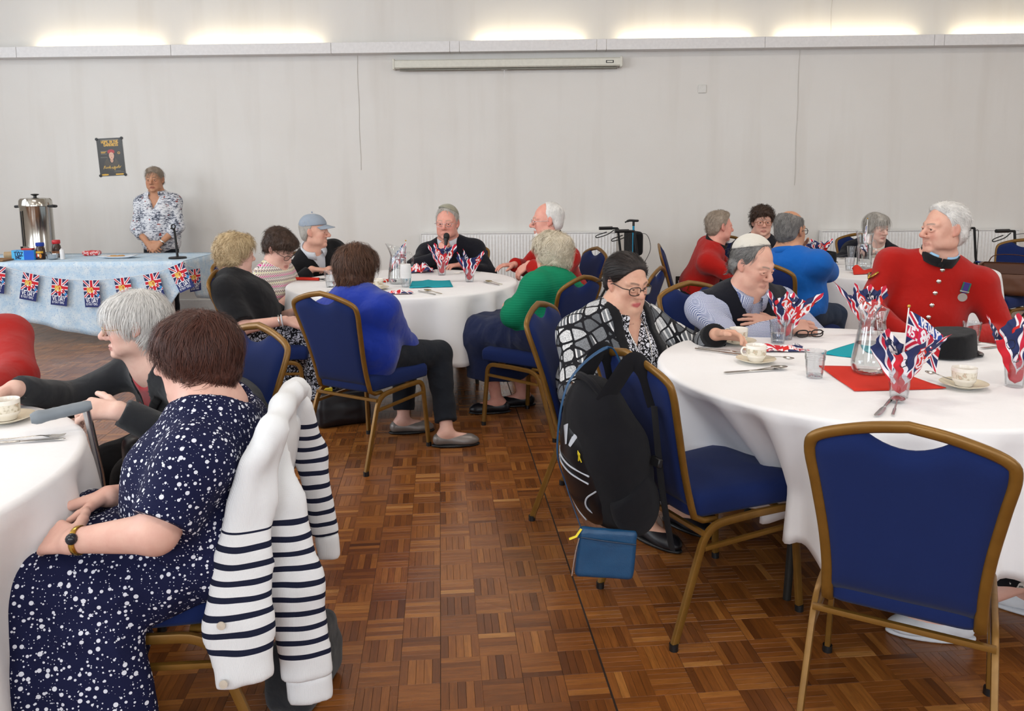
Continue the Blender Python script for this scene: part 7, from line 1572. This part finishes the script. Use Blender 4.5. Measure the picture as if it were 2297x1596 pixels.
# ---- backpack hung on the chair
def backpack():
    cx, cy, cr = CHAIRS['backpack']; f = V(-math.sin(R_(cr)), math.cos(R_(cr)), 0); r = V(f[1], -f[0], 0); base = V(cx, cy, 0)-f*.30
    e = empty('backpack', tuple(base), 0, 'black backpack hanging from a chair back near the aisle', 'backpack'); up = unit(V(0, 0, 1)-f*.22); bk = -np.cross(r, up); bk = unit(bk) if bk@f < 0 else -unit(bk)
    M = np.stack([r, bk, up], 1); T = lambda x, y, z: M@V(x, y, z)+V(0, 0, .60)-f*.015
    F_bag = fabric('black_nylon', '15151a', 1200, sheen=.05, fold=.3); F_bag2 = mat('black_coated_nylon', '101014', .38)
    S = SDF(); S.ell(T(-.01, .10, -.02), (.165, .105, .235), M, 0); S.box(T(-.01, .07, -.06), (.15, .075, .17), M, .06, .06); S.ell(T(-.01, .08, .15), (.12, .075, .11), M, .06); v, fc = S.mesh(.009); v = smooth_mesh(v, fc, 1); n = vnormals(v, fc); v = v+n*(.005*wob(v, 24, 4))[:, None]; obj('main_compartment', v, fc, F_bag, e)
    S = SDF(); S.ell(T(-.02, .155, -.04), (.115, .065, .185), M, 0); v, fc = S.mesh(.008); v = smooth_mesh(v, fc, 2); obj('front_pocket', v, fc, F_bag2, e)
    S = SDF(); S.ell(T(.13, .09, -.12), (.045, .085, .11), M, 0); S.cut(lambda X: (X-T(.13, .09, -.055))@(up+.5*bk)); v, fc = S.mesh(.008); obj('side_pocket', v, fc, F_bag, e)
    M_pipe = mat('reflective_piping', 'b8bcc4', .35)
    def on(x, z): q = max(0, 1-((x+.02)/.115)**2-((z+.04)/.185)**2); return T(x, .158+.065*math.sqrt(q), z)
    for nm, pts in (('piping', [(-.115, .03), (-.06, .025), (.0, .01), (.07, -.01)]), ('piping', [(-.11, .005), (-.06, .0), (.0, -.015), (.065, -.035)]), ('piping', [(-.12, -.08), (-.105, -.13), (-.07, -.18), (-.03, -.205)]), ('piping', [(.08, -.06), (.045, -.09), (.035, -.13), (.05, -.19)])):
        m = MB(); m.tube(spline([on(x, z) for x, z in pts], 5), .0028, 6); m.build(nm, M_pipe, e)
    m = MB(); m.tube([on(-.045, .125), on(-.02, .075)], [.020, .006], 8, r2=.002, up=tuple(bk)); m.tube([on(.02, .125), on(.0, .075)], [.016, .006], 8, r2=.002, up=tuple(bk)); m.build('reflective_tab', M_pipe, e)
    m = MB(); c = on(.045, .055)+bk*.004; M_y = mat('yellow_ribbon', 'e3cc2a', .5); m.tube([c+r*-.008-up*.02, c+r*.004+up*.006, c+up*.016, c-r*.005+up*.006, c+r*.008-up*.02], .003, 6, r2=.0015); m.build('ribbon_pin', M_y, e)
    S = SDF(); top = T(.0, .03, .29)
    for sgn in (1, -1): m = MB(); m.tube(spline([T(sgn*.07, .10, .20), T(sgn*.085, .05, .255), T(sgn*.09, -.012, .300), T(sgn*.10, -.045, .26), T(sgn*.11, -.055, .15)], 6), .030, 10, r2=.007, up=tuple(r)); m.build('shoulder_strap', F_bag, e)
    m = MB(); m.tube(spline([T(-.07, .09, .24), T(-.03, .11, .27), T(.03, .11, .265), T(.07, .10, .22)], 5), .012, 8); m.build('grab_handle', F_bag, e); m = MB(); m.tube(spline([T(.14, -.03, .16), T(.165, .0, .02), T(.165, .01, -.12), T(.17, .015, -.30)], 6), .018, 8, r2=.003, up=tuple(bk)); m.build('strap_tail', F_bag, e); m = MB(); m.box((-.022, -.008, -.014), (.022, .008, .014), .003); o = m.build('buckle', M_black, e, loc=tuple(T(.166, .012, .0)), rot=Matrix(M.tolist()).to_euler())
    m = MB(); m.tube([T(.03, .135, .17), T(.085, .115, .185)], .006, 8, r2=.003); m.build('zip_pull', M_steel, e); m = MB(); m.tube([T(-.10+.016*math.cos(t), .10, .21+.016*math.sin(t)) for t in np.arange(16)*2*math.pi/16], .0025, 6, closed=True); m.build('ring', M_silver, e); m = MB(); m.box((-.015, -.004, -.006), (.015, .004, .006), .002); m.build('red_tab', mat('red_tab', 'c22a3a', .5), e, loc=tuple(T(.115, .155, -.03)), rot=Matrix(M.tolist()).to_euler())
    # blue shoulder bag on its long strap
    p = empty('shoulder_bag', tuple(base), 0, 'small teal leather bag hanging by a long strap below the backpack', 'bag'); M_teal = mat('teal_leather', fn=lambda t: (t.set(t.b, 'Base Color', t.mix(t.noise(t.coord(), 18, 3), srgb('123a5e'), srgb('1d5078'))), t.bump(t.noise(t.coord(), 300, 2), .3, .002)), rough=.42)
    pr = unit(V(.97, .05, -.10)); pn = unit(V(.05, -1, 0)); Mq = np.stack([pr, pn, np.cross(pr, pn)*np.sign(np.cross(pr, pn)[2])], 1); Q = lambda x, y, z: Mq@V(x-.045, y-.12, z)+V(.278, 2.30, .322)-base; S = SDF(); S.box(Q(.045, .12, 0), (.090, .016, .078), Mq, .014, 0); v, fc = S.mesh(.006); v = smooth_mesh(v, fc, 1); n = vnormals(v, fc); v = v+n*(.003*wob(v, 30, 6))[:, None]; obj('pouch', v, fc, M_teal, p)
    m = MB(); m.tube(spline([Q(-.04, .137, .052), Q(.04, .1405, .046), Q(.13, .137, .040)], 5), .0025, 6); m.build('pocket_seam', mat('dark_teal', '0e2c48', .5), p)
    m = MB(); m.tube(spline([Q(-.040, .125, .075), T(-.10, .20, -.10), T(-.075, .215, .05), T(-.055, .14, .25), T(-.02, .0, .328), T(.0, -.03, .25)], 8), .0055, 8, r2=.002, up=tuple(bk)); m.build('strap', M_teal, p); m = MB(); m.tube([Q(-.04, .13, .075), Q(-.055, .14, .055), Q(-.075, .14, .045)], .005, 8, r2=.002); m.build('zip_tag', M_y, p)
    m = MB(); m.tube(spline([Q(-.045, .138, .05), Q(-.052, .14, 0), Q(-.055, .14, -.07)], 6), .0025, 6); m.build('chain', M_silver, p)
backpack()
# ---- striped cardigan over the polka-dot chair
def stripe_fn(z0, z1, per=.040, duty=.36, lean=0.0):
    def fn(t):
        s = t.n('ShaderNodeSeparateXYZ', Vector=t.coord()); wv = t.math('ADD', s.outputs[2], t.math('MULTIPLY', t.math('SUBTRACT', t.noise(t.coord(), 6, 1), .5), .035)); wv = t.math('ADD', wv, t.math('MULTIPLY', s.outputs[1], lean))
        a = t.math('LESS_THAN', t.math('FRACT', t.math('DIVIDE', wv, per)), duty); k = t.math('MULTIPLY', a, t.math('MULTIPLY', t.math('GREATER_THAN', wv, z0), t.math('LESS_THAN', wv, z1)))
        t.set(t.b, 'Base Color', t.mix(k, srgb('e6e8ea'), srgb('1b2036'))); r = t.math('SINE', t.math('MULTIPLY', t.math('ADD', s.outputs[0], s.outputs[1]), 2200.0)); t.bump(t.math('ADD', t.math('MULTIPLY', r, .15), t.math('MULTIPLY', t.noise(t.coord(), 400, 2), .3)), .25, .004)
    return fn
def cardigan():
    e = empty('striped_cardigan', (-.60, 1.98, 0), 0, 'white cardigan with navy stripes draped over the polka-dot chair', 'cardigan'); o = V(-.60, 1.98, 0); K1 = pm('cream_knit_navy_stripes', stripe_fn(.335, .645)); K2 = pm('cream_knit_navy_stripes_sleeve', stripe_fn(.22, .62, lean=.1)); K3_ = pm('cream_knit_stripes_far_sleeve', stripe_fn(.40, .80, lean=-.1))
    def part(nm, S, m_, d=.006, fr=26, seed=2, vox=.009):
        v, f = S.mesh(vox); v = smooth_mesh(v, f, 10 if nm == 'body' else 3); n = vnormals(v, f); q = v-o; v = v+n*(d*(.6*wob(q, fr, seed)+1.1*(.3-np.abs(wob(q*V(1.3, 1.3, .35), fr*1.2, seed+3, 2)))))[:, None]; return obj(nm, v-o, f, m_, e)
    t = lambda z: -.716+.269*(z-.40)                    # the chair back leans out as it rises
    n_ = unit(V(.966, 0, -.26)); cam_ = unit(V(.27, -.96, 0)); Rn = np.stack([n_, V(0, 1, 0), unit(V(.26, 0, .966))], 1)
    S = SDF(); S.echain([(t(.84)+.022, 1.80, .836), (t(.865)+.022, 1.825, .865), (t(.895)+.016, 1.915, .897), (t(.91)+.010, 2.005, .910), (t(.895)+.002, 2.095, .895), (t(.865)-.006, 2.185, .862), (t(.80)-.008, 2.21, .80)], [.026, .029, .029, .029, .029, .029, .026], V(0, 1, 0), 1.0, .03); S.box((t(.58)+.008, 1.985, .595), (.030, .225, .235), Rn, .028, .05); S.echain([(t(.86)+.02, 1.83, .85), (t(.7)+.030, 1.80, .70), (t(.55)+.045, 1.775, .55), (-.642, 1.755, .42), (-.632, 1.745, .24)], [.020, .036, .052, .066, .075], cam_, .34, .05)
    S.echain([(t(.80)+.012, 1.99, .80), (t(.55)+.03, 1.97, .55), (t(.42)+.06, 1.95, .34)], [.06, .10, .11], n_, .40, .06); S.cut(lambda X: .272+.10*(X[..., 0]+.66)-X[..., 2]); part('body', S, K1, .004)
    S = SDF(); S.echain([(t(.82)+.02, 1.93, .80), (-.578, 1.895, .66), (-.552, 1.89, .45), (-.530, 1.905, .17)], [.022, .054, .068, .064], cam_, .42, .03); S.cut(lambda X: .188-X[..., 2]); part('sleeve', S, K2, .006, 22, 5); S = SDF(); S.ecap((-.531, 1.904, .24), (-.527, 1.910, .10), .062, .057, cam_, .42, 0); S.cut(lambda X: .118-X[..., 2]); S.cut(lambda X: X[..., 2]-.195); part('cuff', S, pm('cream_knit', stripe_fn(9, 9.1)), .002)
    S = SDF(); S.echain([(t(.88)+.01, 2.12, .84), (-.575, 2.19, .68), (-.545, 2.21, .42)], [.034, .042, .040], cam_, .6, .03); S.cut(lambda X: .43-X[..., 2]); part('sleeve', S, K3_, .004, 22, 7); S = SDF(); S.ecap((-.547, 2.209, .47), (-.538, 2.213, .34), .038, .034, cam_, .6, 0); S.cut(lambda X: .355-X[..., 2]); S.cut(lambda X: X[..., 2]-.437); part('cuff', S, pm('cream_knit', stripe_fn(9, 9.1)), .002)
    for z in (.30, .44): m = MB(); m.lathe([(0, 0), (.010, 0), (.010, .003), (0, .004)], 14); m.build('button', mat('horn_button', 'cfc4b4', .35), e, loc=(-.672-o[0], (1.708 if z < .4 else 1.716)-o[1], z), rot=(R_(90), 0, 0))
cardigan()
def soft_bag(name, x, y, z, rz, hx, hy, hz, label, m_, rnd=.03, strap=True, extra=None, seed=1):
    e = empty(name, (x, y, z), R_(rz), label, 'bag'); S = SDF(); S.box((0, 0, hz), (hx, hy, hz), None, rnd, 0); S.box((0, 0, hz*.7), (hx*1.05, hy*1.12, hz*.6), None, rnd, .03); v, f = S.mesh(.010); v = smooth_mesh(v, f, 1); n = vnormals(v, f); v = v+n*(.006*wob(v, 22, seed))[:, None]; v[:, 2] = np.maximum(v[:, 2], .002); obj('body', v, f, m_, e)
    if strap: m = MB(); m.tube(spline([(-hx*.7, 0, 2*hz-.01), (-hx*.45, -.02, 2*hz+.06), (hx*.45, -.02, 2*hz+.06), (hx*.7, 0, 2*hz-.01)], 6), .008, 8, r2=.003); m.build('handle', m_, e)
    if extra: extra(e)
    return e
def tags(e): m = MB(); M_y = mat('yellow_ribbon', 'e3cc2a', .5); m.box((-.11, -.03, .21), (-.06, -.02, .235), .003); m.build('yellow_tag', M_y, e, smooth=False); m = MB(); m.box((.06, -.04, .215), (.12, -.03, .24), .003); m.build('yellow_tag', M_y, e, smooth=False)
soft_bag('handbag', -1.02, 4.66, 0, 24, .15, .06, .105, 'black handbag on the floor beside the chair of the blue cardigan', M_leather, extra=tags, seed=3)
soft_bag('handbag', -.60, 2.12, .0, 80, .12, .06, .10, 'dark bag on the floor under the striped cardigan', F_char, strap=False, seed=5)
def tan_bag(e): m = MB(); m.box((-.19, -.085, .16), (.19, -.06, .27), .02); m.build('flap', mat('brown_leather_dark', '4d2c1a', .5), e, smooth=False)
soft_bag('leather_bag', 4.00, 6.42, .482, -30, .21, .075, .13, 'brown leather bag on the empty chair at the far right', mat('brown_leather', '5e3820', .5), extra=tan_bag, seed=6)
soft_bag('handbag', .34, 4.92, 0, 30, .11, .06, .11, 'dark navy bag on the floor behind the green jumper chair', F_navy, seed=7)
